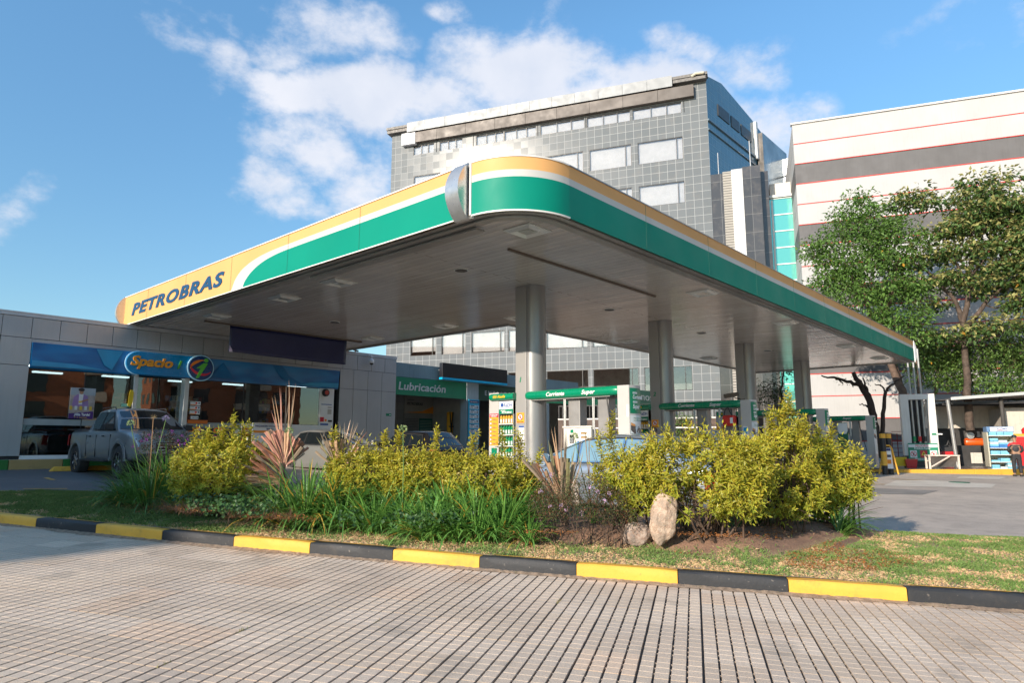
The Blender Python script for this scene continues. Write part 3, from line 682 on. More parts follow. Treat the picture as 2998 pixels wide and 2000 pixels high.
        mb = MB(); mb.box(x - r*.42, x + r*.42, y - r*.42, y + r*.42, ZB - .045, ZB - .033); mb.build('lens', m_len, o)
    for x, y in ((10.0, 10.4), (15.9, 10.4), (21.5, 10.3), (11.8, 18.0), (27.5, 10.3)):
        mb = MB(); mb.lathe((x, y, ZB - .03), [(.14, 0), (.14, .018)], 24); o = mb.build('round_lamp', m_dk, t)
        mb = MB(); mb.lathe((x, y, ZB - .024), [(.165, 0), (.165, .012)], 24); mb.build('lamp_rim', m_ref, o)
    mb = MB(); mb.rbox((12.3, 8.5, ZB - .035), (5.7, .05, .045)); mb.build('cable_tray', M('brown cable tray', (.13, .10, .075), .5), t)
    mb = MB(); mb.rbox((11.9, 20.8, ZB - .035), (5.9, .05, .045)); mb.build('cable_tray', MC['brown cable tray'], t)
    mb = MB(); mb.rbox((8.1, 10.6, ZB - .085), (.22, 5.3, .03)); mb.build('edge_tray', m_trim, t)
    # columns: flat side, half-round front towards the street
    m_col = M('grey column cladding', (.345, .335, .32), .42, .15, var=.05, vs=.9); m_cr = M('rounded column cladding', (.28, .278, .275), .35, .4, var=.05, vs=.9)
    for i, (cx, cy) in enumerate(((12.32, 10.35), (18.62, 10.33), (25.08, 10.31), (32.3, 10.6))):
        z0 = GZ(cy) + .1; w = .29
        mb = MB(); mb.box(cx - w, cx + w, cy - .1, cy + .24, z0, ZB - .012); o = mb.build('column', m_col, t, bevel=.01)
        o['label'] = 'grey column marked %d' % (i+1) if i < 2 else 'grey column without a number in sight'
        mb = MB(); r = w - .004; arc2 = [(cx + r*math.cos(a), cy - .112 + r*1.0*math.sin(a)) for a in np.linspace(PI, 2*PI, 21)]
        mb.prism(arc2, z0, ZB - .012); mb.build('rounded_front', m_cr, o, smooth=40)
        if i < 2:
            text(str(i+1), .17, M('green paint number', (.0, .22, .10), .5), o, (cx - w - .004, cy + .13, 3.0 - .1), (0, -1, 0), depth=.004, bold=.006, shear=.2, name='number')
    return t
canopy = make_canopy()
# navy banner hanging under the canopy
def hanging_banner():
    t = thing('hanging_banner', 'blank navy blue banner hanging under the canopy in front of the shop', 'banner', (12, 20.8, 4.8))
    xs = np.linspace(9.78, 14.18, 36); zs = np.linspace(4.34, 5.2, 10); V = []; F = []
    for i, x in enumerate(xs):
        for j, z in enumerate(zs): V.append((x, 20.8 + .03*math.sin(x*2.1 + z) + .02*math.sin(x*5.3)*(1-(z-4.34)/.9), z + .035*math.sin(x*.7+2)*(1-(z-4.34)/.86)))
    k = len(zs); F = [(i*k+j, (i+1)*k+j, (i+1)*k+j+1, i*k+j+1) for i in range(len(xs)-1) for j in range(k-1)]
    mb = MB(); mb.add(V, F); o = mb.build('banner_cloth', M('navy banner vinyl', (.012, .018, .085), .38, var=.1, coat=.15), t, smooth=60)
    sm = o.modifiers.new('s', 'SOLIDIFY'); sm.thickness = .004
    mb = MB(); mb.add([(9.79, 20.79, 4.35), (9.90, 20.79, 4.36), (9.87, 20.79, 4.45), (9.79, 20.79, 4.55)], [(0, 1, 2, 3)]); 
    mb.slab([(9.79, 20.775, 4.35), (9.89, 20.775, 4.35), (9.86, 20.775, 4.42), (9.79, 20.775, 4.56)], (0, -.003, 0)); mb.build('torn_corner', M('pale banner backing', (.6, .5, .7), .5), t)
hanging_banner()
# ------------------------------------------------------------------ big buildings behind
EXV = np.array([math.cos(R(21.97)), math.sin(R(21.97)), 0])
def tile_mat(name, axis, scale, off, c1, c2, mortar, rough=.16, ms=.045, spec=.6, bump=.25):
    m, N, L, b = NT(name); tc = N.new('ShaderNodeTexCoord').outputs['Object']; sx = N.new('ShaderNodeSeparateXYZ'); L.new(tc, sx.inputs[0])
    u = mathn(N, L, 'DIVIDE', mathn(N, L, 'ADD', sx.outputs[0 if axis == 'x' else 1], off[0] + 500*scale[0]), scale[0]); v = mathn(N, L, 'DIVIDE', mathn(N, L, 'ADD', sx.outputs[2], off[1] + 500*scale[1]), scale[1])
    fu = mathn(N, L, 'FRACT', u); fv = mathn(N, L, 'FRACT', v)
    g = mathn(N, L, 'MAXIMUM', mathn(N, L, 'LESS_THAN', fu, ms/scale[0]), mathn(N, L, 'LESS_THAN', fv, ms/scale[1]))
    cb = N.new('ShaderNodeCombineXYZ'); L.new(mathn(N, L, 'FLOOR', u), cb.inputs[0]); L.new(mathn(N, L, 'FLOOR', v), cb.inputs[1])
    wn = N.new('ShaderNodeTexWhiteNoise'); L.new(cb.outputs[0], wn.inputs['Vector'])
    c = mixn(N, L, wn.outputs['Value'], c1, c2)
    c = mixn(N, L, rng(N, L, noise(N, L, tc, 1.4, 7, .65), .5, .8, 0, .25), c, (.30, .25, .2))
    L.new(mixn(N, L, g, c, mortar), b.inputs['Base Color'])
    L.new(mathn(N, L, 'ADD', mathn(N, L, 'MULTIPLY', g, .5), mathn(N, L, 'ADD', rough, mathn(N, L, 'MULTIPLY', wn.outputs['Value'], .03))), b.inputs['Roughness'])
    b.inputs['Specular IOR Level'].default_value = spec
    # tiles sit at slightly different angles
    ad = N.new('ShaderNodeVectorMath'); ad.operation = 'SUBTRACT'; L.new(wn.outputs['Color'], ad.inputs[0]); ad.inputs[1].default_value = (.5, .5, .5)
    s2 = N.new('ShaderNodeVectorMath'); s2.operation = 'SCALE'; L.new(ad.outputs[0], s2.inputs[0]); s2.inputs['Scale'].default_value = .007
    ge = N.new('ShaderNodeNewGeometry'); a2 = N.new('ShaderNodeVectorMath'); a2.operation = 'ADD'; L.new(ge.outputs['Normal'], a2.inputs[0]); L.new(s2.outputs[0], a2.inputs[1])
    n2 = N.new('ShaderNodeVectorMath'); n2.operation = 'NORMALIZE'; L.new(a2.outputs[0], n2.inputs[0]); L.new(n2.outputs[0], b.inputs['Normal'])
    return m
def oc(px, py, depth):
    d = _ray(px, py); fw = _ray(1499, 1000); fw = fw/np.linalg.norm(fw); return _C + d/(d@fw)*depth
def tile_building():
    S = 50/60.; o = oc(2088, 692, 50); ox, oy = o[0], o[1]
    t = thing('tiled_office_building', 'tall dark office block clad in square glossy tiles with pale joints and ribbon windows', 'building', (ox, oy, 0)); t.rotation_euler = (0, 0, R(21.97))
    # local frame: x = into the building, y = along the front (left is +y), z up. numbers measured for a 60 m depth, scaled by S about the camera height
    Zs = lambda z: CH + (z - CH)*S
    Ys = lambda y: y*S
    W = Ys(33.15); ZT = Zs(34.9)
    TS = .76*S
    m_f = tile_mat('glossy facade tile front', 'y', (TS, TS), (.02, -.16), (.155, .168, .174), (.175, .188, .194), (.36, .365, .36), .13, .030, spec=.2)  # reflected sky painted into the grey-blue of the front tiles
    m_s = tile_mat('glossy facade tile side', 'x', (TS, TS*1.0), (0, -.16), (.05, .12, .16), (.06, .14, .185), (.10, .19, .23), .07, .03, spec=1.)  # shade and blue reflection painted into the teal of the side tiles
    m_fr = M('black window frame', (.025, .025, .025), .4); m_gl = glass('office window glass', (.92, .92, .92), .05, .02)
    m_in = M('office interior', (.20, .21, .20), .8, var=.2); m_bl = M('window blind', (.55, .54, .53), .7, var=.08)
    # window openings measured on the facade: (y0,y1,z0,z1, blind?)
    win = []
    rows = [(29.8, 27.6), (25.45, 23.35), (21.1, 19.0), (16.75, 14.65), (12.45, 10.3), (8.25, 6.1)]
    cols = [(2.3, 6.5), (7.1, 11.2), (11.8, 16.0), (16.6, 20.9), (21.6, 26.9 - .4), (27.2, 30.4)]
    for zi, (za, zb) in enumerate(rows):
        cc = cols if zi < 4 else ([(2.3, 6.5), (7.0, 11.2), (11.65, 15.7), (16.0, 19.6), (19.95, 23.5), (24.1, 26.8), (27.4, 30.3)])
        for ya, yb in cc: win.append((Ys(ya), Ys(yb), Zs(zb), Zs(za), zi))
    top = [(28.0, 30.5), (24.7, 27.4), (20.1, 23.2), (16.6, 20.05), (11.6, 16.2), (7.1, 11.4), (2.3, 6.9)]
    for ya, yb in top: win.append((Ys(ya), Ys(yb), Zs(32.15), Zs(33.25), 9))
    # front wall with real openings: horizontal bands and piers
    ylv = sorted(set([0, W] + [w[0] for w in win] + [w[1] for w in win])); 
    zl = sorted(set([-.5, ZT] + [w[2] for w in win] + [w[3] for w in win]))
    mb = MB()
    for zi in range(len(zl)-1):
        za, zb = zl[zi], zl[zi+1]; zm = (za+zb)/2
        hs = sorted([(w[0], w[1]) for w in win if w[2] < zm < w[3]]); y = 0
        for a, b_ in hs + [(W, W)]:
            if a - y > 1e-4: mb.add([(0, y, za), (0, a, za), (0, a, zb), (0, y, zb), (.3, y, za), (.3, a, za), (.3, a, zb), (.3, y, zb)], [(0, 3, 2, 1), (4, 5, 6, 7), (0, 1, 5, 4), (1, 2, 6, 5), (2, 3, 7, 6), (3, 0, 4, 7)])
            y = b_
    mb.build('wall', m_f, t, wc=False)
    mb = MB(); mb.box(.31, 26, .31, W - .01, -.5, ZT - .01); mb.build('interior_core', m_in, t, wc=False) if False else None
    mb = MB()      # floors and rear partition seen through the glass
    mb.box(2.6, 2.8, .1, W - .1, 0, ZT - .2)
    for zi, (za, zb) in enumerate(rows + [(33.25, 32.15)]):
        mb.box(.3, 2.6, .1, W - .1, Zs(za) + .25, Zs(za) + .5); mb.box(.3, 2.6, .1, W - .1, Zs(zb) - .5, Zs(zb) - .3)
    mb.build('interior', m_in, t, wc=False)
    rs = random.Random(5)
    for ya, yb, za, zb, zi in win:
        f = .045; mb = MB()
        mb.box(.03, .12, ya, yb, zb - f, zb); mb.box(.03, .12, ya, yb, za, za + f); mb.box(.03, .12, ya, ya + f, za + f, zb - f); mb.box(.03, .12, yb - f, yb, za + f, zb - f)
        mul = ya + (.14 if zi != 9 else .3)*(yb - ya); mb.box(.03, .12, mul - .025, mul + .025, za + f, zb - f)
        if zi == 9: mul2 = ya + .62*(yb - ya); mb.box(.03, .12, mul2 - .02, mul2 + .02, za + f, zb - f)
        o_ = mb.build('window', m_fr, t, wc=False)
        mb = MB(); mb.box(.07, .08, ya + f, yb - f, za + f, zb - f); g = mb.build('pane', m_gl, o_, wc=False)
        if zi != 5:
            h = 1. if zi != 4 else rs.uniform(.8, 1); mb = MB(); mb.box(.2, .22, ya + f, yb - f, zb - f - (zb-za-2*f)*h, zb - f); mb.build('blind', m_bl, o_, wc=False)
    # open sashes in the top row
    for y in (27.75, 23.5, 16.45, 11.5, 2.1):
        mb = MB(); mb.M = Matrix.Translation((-.02, Ys(y), 0)) @ Matrix.Rotation(R(55), 4, 'Z'); mb.box(-.03, 0, -.5, 0, Zs(32.15), Zs(33.3)); mb.build('open_sash', m_fr, t, wc=False)
    # parapet panels: silver band above a brown band
    mb = MB(); y = 3.0
    while y < 30.95:
        mb.box(-.55, -.5, Ys(y) + .01, Ys(min(y + 2.35, 31.0)) - .01, Zs(34.62), Zs(35.68)); y += 2.35
    mb.build('silver_parapet', M('silver parapet panel', (.27, .28, .285), .5, .1, var=.12, vs=.7), t, wc=False)
    mb = MB(); y = 1.1
    while y < 30.0:
        mb.box(-.4, -.02, Ys(y) + .012, Ys(min(y + 3.3, 30.05)) - .012, Zs(33.42), Zs(34.55)); y += 3.3
    mb.build('brown_cladding', M('brown parapet cladding', (.10, .083, .072), .5, .1, var=.12, vs=.5, streak=.5), t, wc=False)
    mb = MB(); mb.box(-.42, -.03, Ys(30.07), Ys(31.7), Zs(33.3), Zs(34.6)); mb.build('pale_cladding', M('pale cladding', (.62, .63, .66), .4), t, wc=False)
    mb = MB(); mb.box(-.4, 14, -.05, W + .3, ZT + .02, ZT + .3); mb.box(-.48, 14, -.15, W + .35, ZT + .32, ZT + .55); mb.box(-.5, .0, -.0, Ys(2.95), Zs(34.9), Zs(35.2))
    mb.build('roof_edge', M('weathered roof edge', (.16, .15, .14), .6, .3, dirt=.4), t, wc=False)
    mb = MB(); mb.tube([(-.5, 1.0, ZT + .3), (-.62, .7, ZT + .42), (-.6, .1, ZT + .38)], .11, 10); mb.build('roof_pipe', M('cream pipe', (.6, .55, .42), .5), t, wc=False)
    mb = MB(); mb.lathe((2, Ys(3.5), ZT + .5), [(.8, 0), (.8, .7), (.3, .9)], 16); mb.build('roof_tank', M('grey tank', (.5, .5, .5), .5), t, wc=False)
    # left flank and body
    mb = MB(); mb.box(.3, 24, W - .3, W, -.5, ZT); mb.box(.3, 24, .35, W - .3, ZT - .3, ZT); mb.build('rear_wall', m_s, t, wc=False)
    # oblique side wall: runs along world +X; roof slopes up then down
    ca, sa = math.cos(R(-21.97)), math.sin(R(-21.97))
    def sp(d, z, out=0.): # distance along world X from the corner, world -Y offset outwards
        return (d*ca + out*sa*-1*-1, d*sa - out*ca, z)
    side = thing_child = MB()
    L_ = 26.; z = lambda v: v
    prof = [(0, -.5), (L_, -.5), (L_, 26.), (8.9, 29.55), (2.9, 30.35), (.5, 29.9), (0, ZT)]
    side.slab([sp(d, zz) for d, zz in prof], (0.3*-sa*1.0*-1*0 + .11, .28, 0)); side.build('side_wall', m_s, t, wc=False)
    def sb(d0, d1, z0, z1, o0, o1, name, mat, smooth=0):
        q = MB(); vs = [sp(d, zz, oo) for zz in (z0, z1) for d, oo in ((d0, o1), (d1, o1), (d1, o0), (d0, o0))]
        q.add(vs, [(0, 3, 2, 1), (4, 5, 6, 7), (0, 1, 5, 4), (1, 2, 6, 5), (2, 3, 7, 6), (3, 0, 4, 7)]); return q.build(name, mat, t, wc=False)
    m_sg = glass('side window glass', (.2, .25, .28), .3)
    for d0, d1 in ((1.9, 4.0), (4.4, 6.0), (6.4, 8.5)):
        w_ = sb(d0, d1, 27.2, 28.15, .0, .06, 'window', m_fr); 
    sb(.0, 9.2, 26.05, 26.2, .0, .12, 'ledge', M('teal ledge', (.12, .17, .2), .3)); sb(.0, 9.2, 25.3, 25.4, .0, .1, 'ledge', MC['teal ledge'])
    sb(9.2, 9.55, 26., 29.4, .0, .25, 'corner_post', M('pale post', (.6, .6, .58), .5))
    sb(9.6, 15.5, 12, 28.4, .1, .6, 'rear_wing', M('mottled steel cladding', (.30, .27, .24), .18, .6, var=.5, vs=.6))
    # duct on the roof of the rear wing
    mb = MB(); c0 = sp(15.0, 20, 1.2); r = .75
    for k, zz in enumerate(np.arange(20.5, 27.5, 1.75)): mb.rbox((c0[0], c0[1], zz + .86), (1.5, 1.5, 1.7), R(-20))
    mb.build('air_duct', M('galvanised duct', (.55, .6, .62), .25, .8, var=.1), t, bevel=.06, wc=False)
    # lower annex: tile, louvre, white strip, tile (front parallel to the main front)
    m_dk = tile_mat('dark annex tile', 'y', (.72, 1.4), (0, 0), (.05, .047, .045), (.075, .07, .068), (.14, .14, .135), .1, .025, spec=.7)
    m_lv, N, L, b = NT('louvre slats'); tc = N.new('ShaderNodeTexCoord').outputs['Object']; sx = N.new('ShaderNodeSeparateXYZ'); L.new(tc, sx.inputs[0])
    fz = mathn(N, L, 'FRACT', mathn(N, L, 'MULTIPLY', sx.outputs[2], 5.)); bn = N.new('ShaderNodeBump'); bn.inputs['Strength'].default_value = 1.; bn.inputs['Distance'].default_value = .12; L.new(fz, bn.inputs['Height']); L.new(bn.outputs[0], b.inputs['Normal'])
    L.new(mixn(N, L, mathn(N, L, 'LESS_THAN', fz, .25), (.58, .55, .50), (.16, .15, .14)), b.inputs['Base Color']); b.inputs['Roughness'].default_value = .5
    zt = 21.65
    for ya, yb, mt, nm, zz in ((-.02, -.88, m_dk, 'annex_wall', zt), (-.88, -1.5, m_lv, 'louvre_panel', zt + .1), (-1.5, -2.3, M('white ribbed strip', (.6, .59, .57), .5, bump=.3, bs=3), 'white_strip', zt + .18), (-2.3, -3.55, m_dk, 'annex_wall', zt + .3)):
        mb = MB(); mb.box(.05 if nm != 'white_strip' else .0, 3.2, ya, yb + .004, -.5, zz); mb.build(nm, mt, t, wc=False)
    mb = MB(); mb.box(3.2, 3.3, -3.5, 0, -.5, zt); mb.build('annex_rear', m_dk, t, wc=False)
    mb = MB(); mb.box(.9, 4, -3.56, -4.1, -.5, zt + .1); mb.build('annex_wall', m_dk, t, wc=False)
    mb = MB(); mb.tube([(.3, -2.9, zt), (.3, -2.9, zt + 2.4)], .03, 6); mb.tube([(.3, -.6, zt), (.3, -.6, zt + 1.8)], .025, 6); mb.build('antenna', M('pale metal', (.55, .55, .55), .4), t, wc=False)
    # teal glass stair front
    m_tg, N, L, b = NT('teal reflective glass'); b.inputs['Base Color'].default_value = (.16, .55, .47, 1); b.inputs['Metallic'].default_value = .55; b.inputs['Roughness'].default_value = .08
    mb = MB(); zz = 19.95; 
    o_ = None
    mb.box(1.8, 1.9, -4.05, -8.6, -.5, zz - .2); o_ = mb.build('glazed_front', m_tg, t, wc=False)
    mb = MB(); k = 0
    while zz - .2 - k*1.28 > 0: mb.box(1.74, 1.795, -4.2, -8.6, zz - .2 - k*1.28, zz - .12 - k*1.28); k += 1
    mb.box(1.7, 1.8, -4.35, -4.22, -.5, zz - .3); mb.box(1.74, 1.795, -5.95, -5.9, -.5, zz - .3); mb.build('glazing_bars', M('white glazing bar', (.75, .75, .72), .4), o_, wc=False)
    mb = MB(); mb.box(1.6, 6, -4.0, -8.7, zz - .1, zz + .08); mb.build('glazed_front_roof', M('white glazing bar', (.75, .75, .72), .4), t, wc=False)
    mb = MB(); mb.box(2.2, 4.2, -4.2, -6.4, zz + .08, zz + 1.2); mb.build('plant_room', M('pale plaster', (.62, .58, .52), .7), t, wc=False)
    mb = MB(); mb.box(1.95, 14, -4.05, -8.5, -.5, zz - .25); mb.build('stair_block', m_s, t, wc=False)
    return t
tile_building()
def striped_building():
    S = 46/52.; o = oc(2323, 427, 46)
    t = thing('striped_warehouse', 'huge windowless white wall with dark grey bands and thin red lines, behind the trees', 'building', (o[0], o[1], 0)); t.rotation_euler = (0, 0, R(21.97))
    Z_ = lambda z: CH + (z - CH)*S
    m_w = M('white painted render', (.47, .465, .455), .75, var=.05, vs=.5, streak=.12); m_g = M('dark grey render', (.13, .125, .125), .7, var=.12, vs=.6, streak=.25); m_r = M('red line paint', (.62, .03, .02), .5)
    lines = [26.1 - 1.635*k for k in range(17)]
    for k in range(16):
        za, zb = Z_(lines[k]), Z_(lines[k+1]); dark = k % 3 == 2
        mb = MB(); mb.box(0 if not dark else .02, 14, -42, 0, zb + .05 if k < 15 else -.5, za - (.0 if k == 0 else .0)); o_ = mb.build('wall_band', m_g if dark else m_w, t, wc=False)
        if k < 15:
            mb = MB(); mb.box(-.03, .2, -42, -.02, zb - .0, zb + .05 - .001); mb.build('red_line', m_r, o_, wc=False)
    mb = MB(); mb.box(-.1, .3, -42.1, .1, Z_(26.1) + .002, Z_(26.1) + .12); mb.build('coping', M('pale coping', (.65, .63, .6), .6), t, wc=False)
striped_building()
# unseen block added on the left, stepped so its shadow falls on shop and parking
def neighbour():
    t = thing('shadow_block', 'unseen orange brick block beyond the left edge, added to cast the long shadow', 'building', (-52, 30, 0))
    mbk = M('orange brick', (.42, .15, .065), .8, var=.15, vs=3); 
    mb = MB(); mb.box(-58, -44, 7.7, 11.2, -.5, 19.1); mb.box(-58, -44, 11.2, 60, -.5, 21.3); mb.build('wall', mbk, t)
neighbour()
# brick towers behind the camera: seen mirrored in the shop glass
def tower(name, label, x, y, w, d, h, rz, sets):
    t = thing('brick_tower', label, 'building', (x, y, 0), 'orange brick towers mirrored in the shop glass'); t.rotation_euler = (0, 0, rz)
    mb = MB(); mb.box(-w/2, w/2, -d/2, d/2, -.5, h); mb.build('wall', MC['orange brick'], t, wc=False)
    mgl = M('dark tower glass', (.03, .035, .04), .1, spec=.8); mbal = M('cream balcony', (.62, .5, .36), .7)
    nfl = int(h//2.8); mb = MB(); mc = MB()
    for f in range(nfl):
        z = 1.2 + f*2.8
        for k, xx in enumerate(np.arange(-w/2 + 1.2, w/2 - 1, 2.6)):
            if (k + sets) % 4 == 3: continue
            mb.box(xx - .2, xx + 1.6, d/2, d/2 + .04, z, z + 1.8)
            if (k + sets) % 4 in (0, 1): mc.box(xx - .4, xx + 1.7, d/2 + .05, d/2 + 1.2, z - .9, z + .1)
        for yy in np.arange(-d/2 + 1.2, d/2 - 1, 2.8): mb.box(-w/2 - .04, -w/2, yy, yy + 1.2, z, z + 1.4)
    mb.build('windows', mgl, t, wc=False); mc.build('balconies', mbal, t, wc=False)
tower('a', 'orange brick tower behind the camera, seen in the shop window glass', 20, -42, 14, 12, 34, R(12), 0)
tower('b', 'second orange brick tower behind the camera, wider, seen in the shop window glass', 44, -48, 18, 12, 37, R(8), 1)
tower('c', 'third orange brick tower behind the camera, seen in the right shop window', 70, -44, 14, 12, 32, R(-4), 2)
# ------------------------------------------------------------------ convenience shop
YS = 23.3
m_alu = M('grey aluminium cladding', (.40, .41, .42), .42, .35, var=.06, vs=.8, streak=.12); m_gap = M('panel joint', (.03, .03, .03), .8)
m_wht = M('white paint', (.75, .75, .74), .5, var=.04); m_blk = M('matt black', (.02, .02, .022), .5); m_chrome = M('chrome', (.7, .7, .7), .15, 1., var=.03)
m_grn = M('green sign panel', (.0, .20, .10), .35, var=.08, coat=.2); m_wl = M('white sign lettering', (.8, .8, .78), .5, var=.02)
def panel_wall(mb, x0, x1, zs, xs, y=YS, t=.03, gap=.014):
    xs = [x0] + [x for x in xs if x0 < x < x1] + [x1]
    for i in range(len(xs)-1):
        for j in range(len(zs)-1): mb.box(xs[i] + gap/2, xs[i+1] - gap/2, y - t, y, zs[j] + gap/2, zs[j+1] - gap/2)
def shop():
    t = thing('convenience_shop', 'low grey panelled shop with a blue sign band and big windows beside the pumps', 'shop', (10.5, YS, .74))
    XJ = [4.34 + .712*k for k in range(-8, 22)]
    mb = MB()
    panel_wall(mb, -1.4, 18.5, [4.485, 5.105], XJ)                                 # parapet row
    panel_wall(mb, -1.4, 5.09, [1.09, 3.68, 4.485], [4.34, 2.9, 1.5, .1])
    panel_wall(mb, 15.62, 18.5, [.9, 3.67, 4.485], [16.28, 17.0, 17.73])
    mb.box(5.09, 15.62, YS - .02, YS, 4.375, 4.478)
    mb.build('cladding', m_alu, t, bevel=.004)
    mb = MB(); mb.box(-1.4, 18.5, YS - .05, YS + .12, 5.11, 5.20); mb.box(-1.42, 18.52, YS - .06, YS + .15, 5.20, 5.235); mb.build('coping', M('pale grey coping', (.50, .52, .54), .4, .2), t)
    mb = MB(); mb.box(-1.4, 18.5, YS + .004, YS + .2, 4.38, 5.1); mb.box(-1.4, 5.08, YS + .004, YS + .2, .6, 4.38); mb.box(15.63, 18.5, YS + .004, YS + .2, .6, 4.38)
    mb.box(-1.4, -1.2, YS + .2, 31, .6, 5.1); mb.box(18.3, 18.5, YS + .2, 31, .6, 5.1); mb.box(-1.2, 18.3, 30.8, 31, .6, 5.1); mb.build('backing_wall', m_gap, t)
    mb = MB(); mb.box(-1.2, 18.3, YS + .2, 30.8, 4.9, 5.0); mb.build('roof', M('roof felt', (.2, .2, .2), .8), t)
    # interior
    mb = MB(); mb.box(-1.2, 18.3, YS + .12, 30.8, .95, 1.0); mb.build('floor', M('shop floor tiles', (.35, .34, .32), .25), t)
    mb = MB(); mb.box(-1.2, 18.3, YS + .21, 30.8, 3.82, 3.86); mb.build('ceiling', M('dark shop ceiling', (.09, .09, .09), .7), t)
    mb = MB(); mb.box(-1.1, 15.6, 28.8, 28.9, 1.0, 3.8); mb.box(7.6, 7.75, 26.3, 28.8, 1., 3.8); mb.build('inner_wall', M('dark inner wall', (.07, .065, .06), .6, var=.4, vs=1.5), t)
    m_em = M('shop strip light', (.75, .95, 1.), .5, emit=2.0, var=.0)
    for x, y in ((5.6, 24.4), (7.0, 24.2), (9.0, 24.1), (10.9, 24.1), (13.2, 24.2), (6.3, 26.4), (8.3, 26.2), (10.6, 26.4), (12.6, 26.2), (14.7, 24.9)):
        mb = MB(); mb.box(x - .42, x + .42, y - .09, y + .09, 3.77, 3.818); mb.build('ceiling_light', m_em, t)
    # window wall: glass, posts
    m_gw = glass('shop window glass', (.55, .58, .58), .055, .004, .02)
    m_post = M('white aluminium post', (.62, .62, .60), .4, .2)
    def pane(x0, x1, z0, z1, y=YS + .03): mb = MB(); mb.box(x0, x1, y, y + .012, z0, z1); return mb.build('window_pane', m_gw, t)
    pane(5.10, 6.55, 1.12, 3.6); pane(6.56, 7.92, 1.12, 3.6); pane(8.06, 8.78, 1.12, 3.6, YS + .28); pane(8.82, 9.50, 1.12, 3.6, YS + .28); pane(9.67, 11.6, 1.12, 3.6); pane(11.62, 13.3, 2.17, 3.6); pane(13.32, 14.72, 2.17, 3.6)
    for a, c in ((7.93, 8.05), (9.51, 9.66)): mb = MB(); mb.box(a, c, YS - .02, YS + .3, 1.05, 3.66); mb.build('door_post', m_post, t, bevel=.01)
    mb = MB(); mb.box(11.6, 14.739, YS - .01, YS + .1, 1.0, 2.16); mb.build('white_wall', m_wht, t)
    mb = MB(); mb.box(14.74, 15.38, YS - .012, YS + .11, .95, 3.62); mb.build('white_pier', m_wht, t)
    for a, c in ((5.09, 7.93), (9.66, 11.599)): mb = MB(); mb.box(a, c, YS, YS + .08, 1.0, 1.11); mb.build('window_sill', m_wht, t)
    for a, c in ((5.1, 7.92), (9.67, 11.6)): mb = MB(); mb.box(a, c, YS + .018, YS + .026, 1.98, 2.16); mb.build('frosted_strip', M('frosted film', (.30, .33, .33), .5), t)
    mb = MB(); mb.box(6.545, 6.565, YS + .01, YS + .05, 1.1, 3.6); mb.box(11.595, 11.625, YS + .01, YS + .05, 1.1, 3.6); mb.box(13.3, 13.325, YS + .01, YS + .05, 2.16, 3.6); mb.build('glazing_joint', m_blk, t)
    # sign band
    m, N, L, b = NT('blue sign band'); tc = N.new('ShaderNodeTexCoord').outputs['Object']
    mp = N.new('ShaderNodeMapping'); L.new(tc, mp.inputs[0]); mp.inputs['Scale'].default_value = (.8, 1, 2.2); 
    f = noise(N, L, mp.outputs[0], 1.1, 1); L.new(mixn(N, L, rng(N, L, f, .35, .65), (.0, .11, .32), (.0, .20, .48)), b.inputs['Base Color']); b.inputs['Roughness'].default_value = .3; b.inputs['Coat Weight'].default_value = .3
    mb = MB(); mb.add([(5.10, YS - .10, 4.37), (15.55, YS - .10, 4.37), (15.55, YS - .03, 3.66), (5.10, YS - .03, 3.66), (5.10, YS, 4.37), (15.55, YS, 4.37), (15.55, YS, 3.62), (5.10, YS, 3.62)], [(3, 2, 1, 0), (4, 5, 6, 7), (0, 1, 5, 4), (1, 2, 6, 5), (2, 3, 7, 6), (3, 0, 4, 7)])
    band = mb.build('sign_band', m, t); yb = YS - .105
    def disc(cx, cz, r, y, mat, name, par, th=.02, n=40, sx=1., a0=0, a1=2*PI):
        mb = MB(); pts = [(cx + r*sx*math.cos(a), y, cz + r*math.sin(a)) for a in np.linspace(a0, a1, n)]; mb.slab(pts if a1 - a0 < 6.28 else pts[:-1], (0, th, 0)); return mb.build(name, mat, par)
    m_b2 = M('light blue swoosh', (.03, .28, .50), .35); m_b3 = M('mid blue swoosh', (.0, .13, .33), .35)
    for pts, mt in (([(6.75, 4.34), (7.5, 4.34), (7.22, 3.72), (7.0, 3.86)], m_b2), ([(10.6, 4.1), (10.75, 4.28), (11.15, 3.72), (10.3, 3.72)], m_b3), ([(12.6, 4.36), (13.0, 4.36), (13.3, 3.98), (13.9, 3.72), (13.45, 3.72), (13.0, 3.9)], m_b3), ([(14.2, 3.80), (15.5, 3.86), (15.5, 3.68), (13.8, 3.68)], m_b2), ([(5.12, 3.84), (6.2, 3.82), (7.1, 3.70), (5.12, 3.68)], m_b2)):
        q = MB(); q.slab([(x, yb - .003 - (.0 if z > 4 else -.0), z) for x, z in pts], (0, .002, 0)); q.M = None; o = q.build('band_graphic', mt, band); 
    mb = MB(); r = .37; cz = 4.01
    pts = [(7.95 + r*math.cos(a), YS - .2, cz + r*math.sin(a)) for a in np.linspace(PI/2, 3*PI/2, 16)] + [(9.7, YS - .2, cz - r), (9.7, YS - .2, cz + r)]
    mb.slab(pts, (0, .1, 0)); pill = mb.build('logo_plate', M('bright blue logo plate', (.0, .22, .48), .25, coat=.5, var=.15), band, bevel=.012)
    mb = MB(); pts2 = [(7.95 + r*1.06*math.cos(a), YS - .17, cz + r*1.06*math.sin(a)) for a in np.linspace(PI/2, 3*PI/2, 16)] + [(7.97, YS - .17, cz - r), (7.97, YS - .17, cz + r)]
    mb.slab(pts2, (0, .05, 0)); mb.build('plate_rim', M('pale blue glow rim', (.45, .8, 1.), .4), pill)
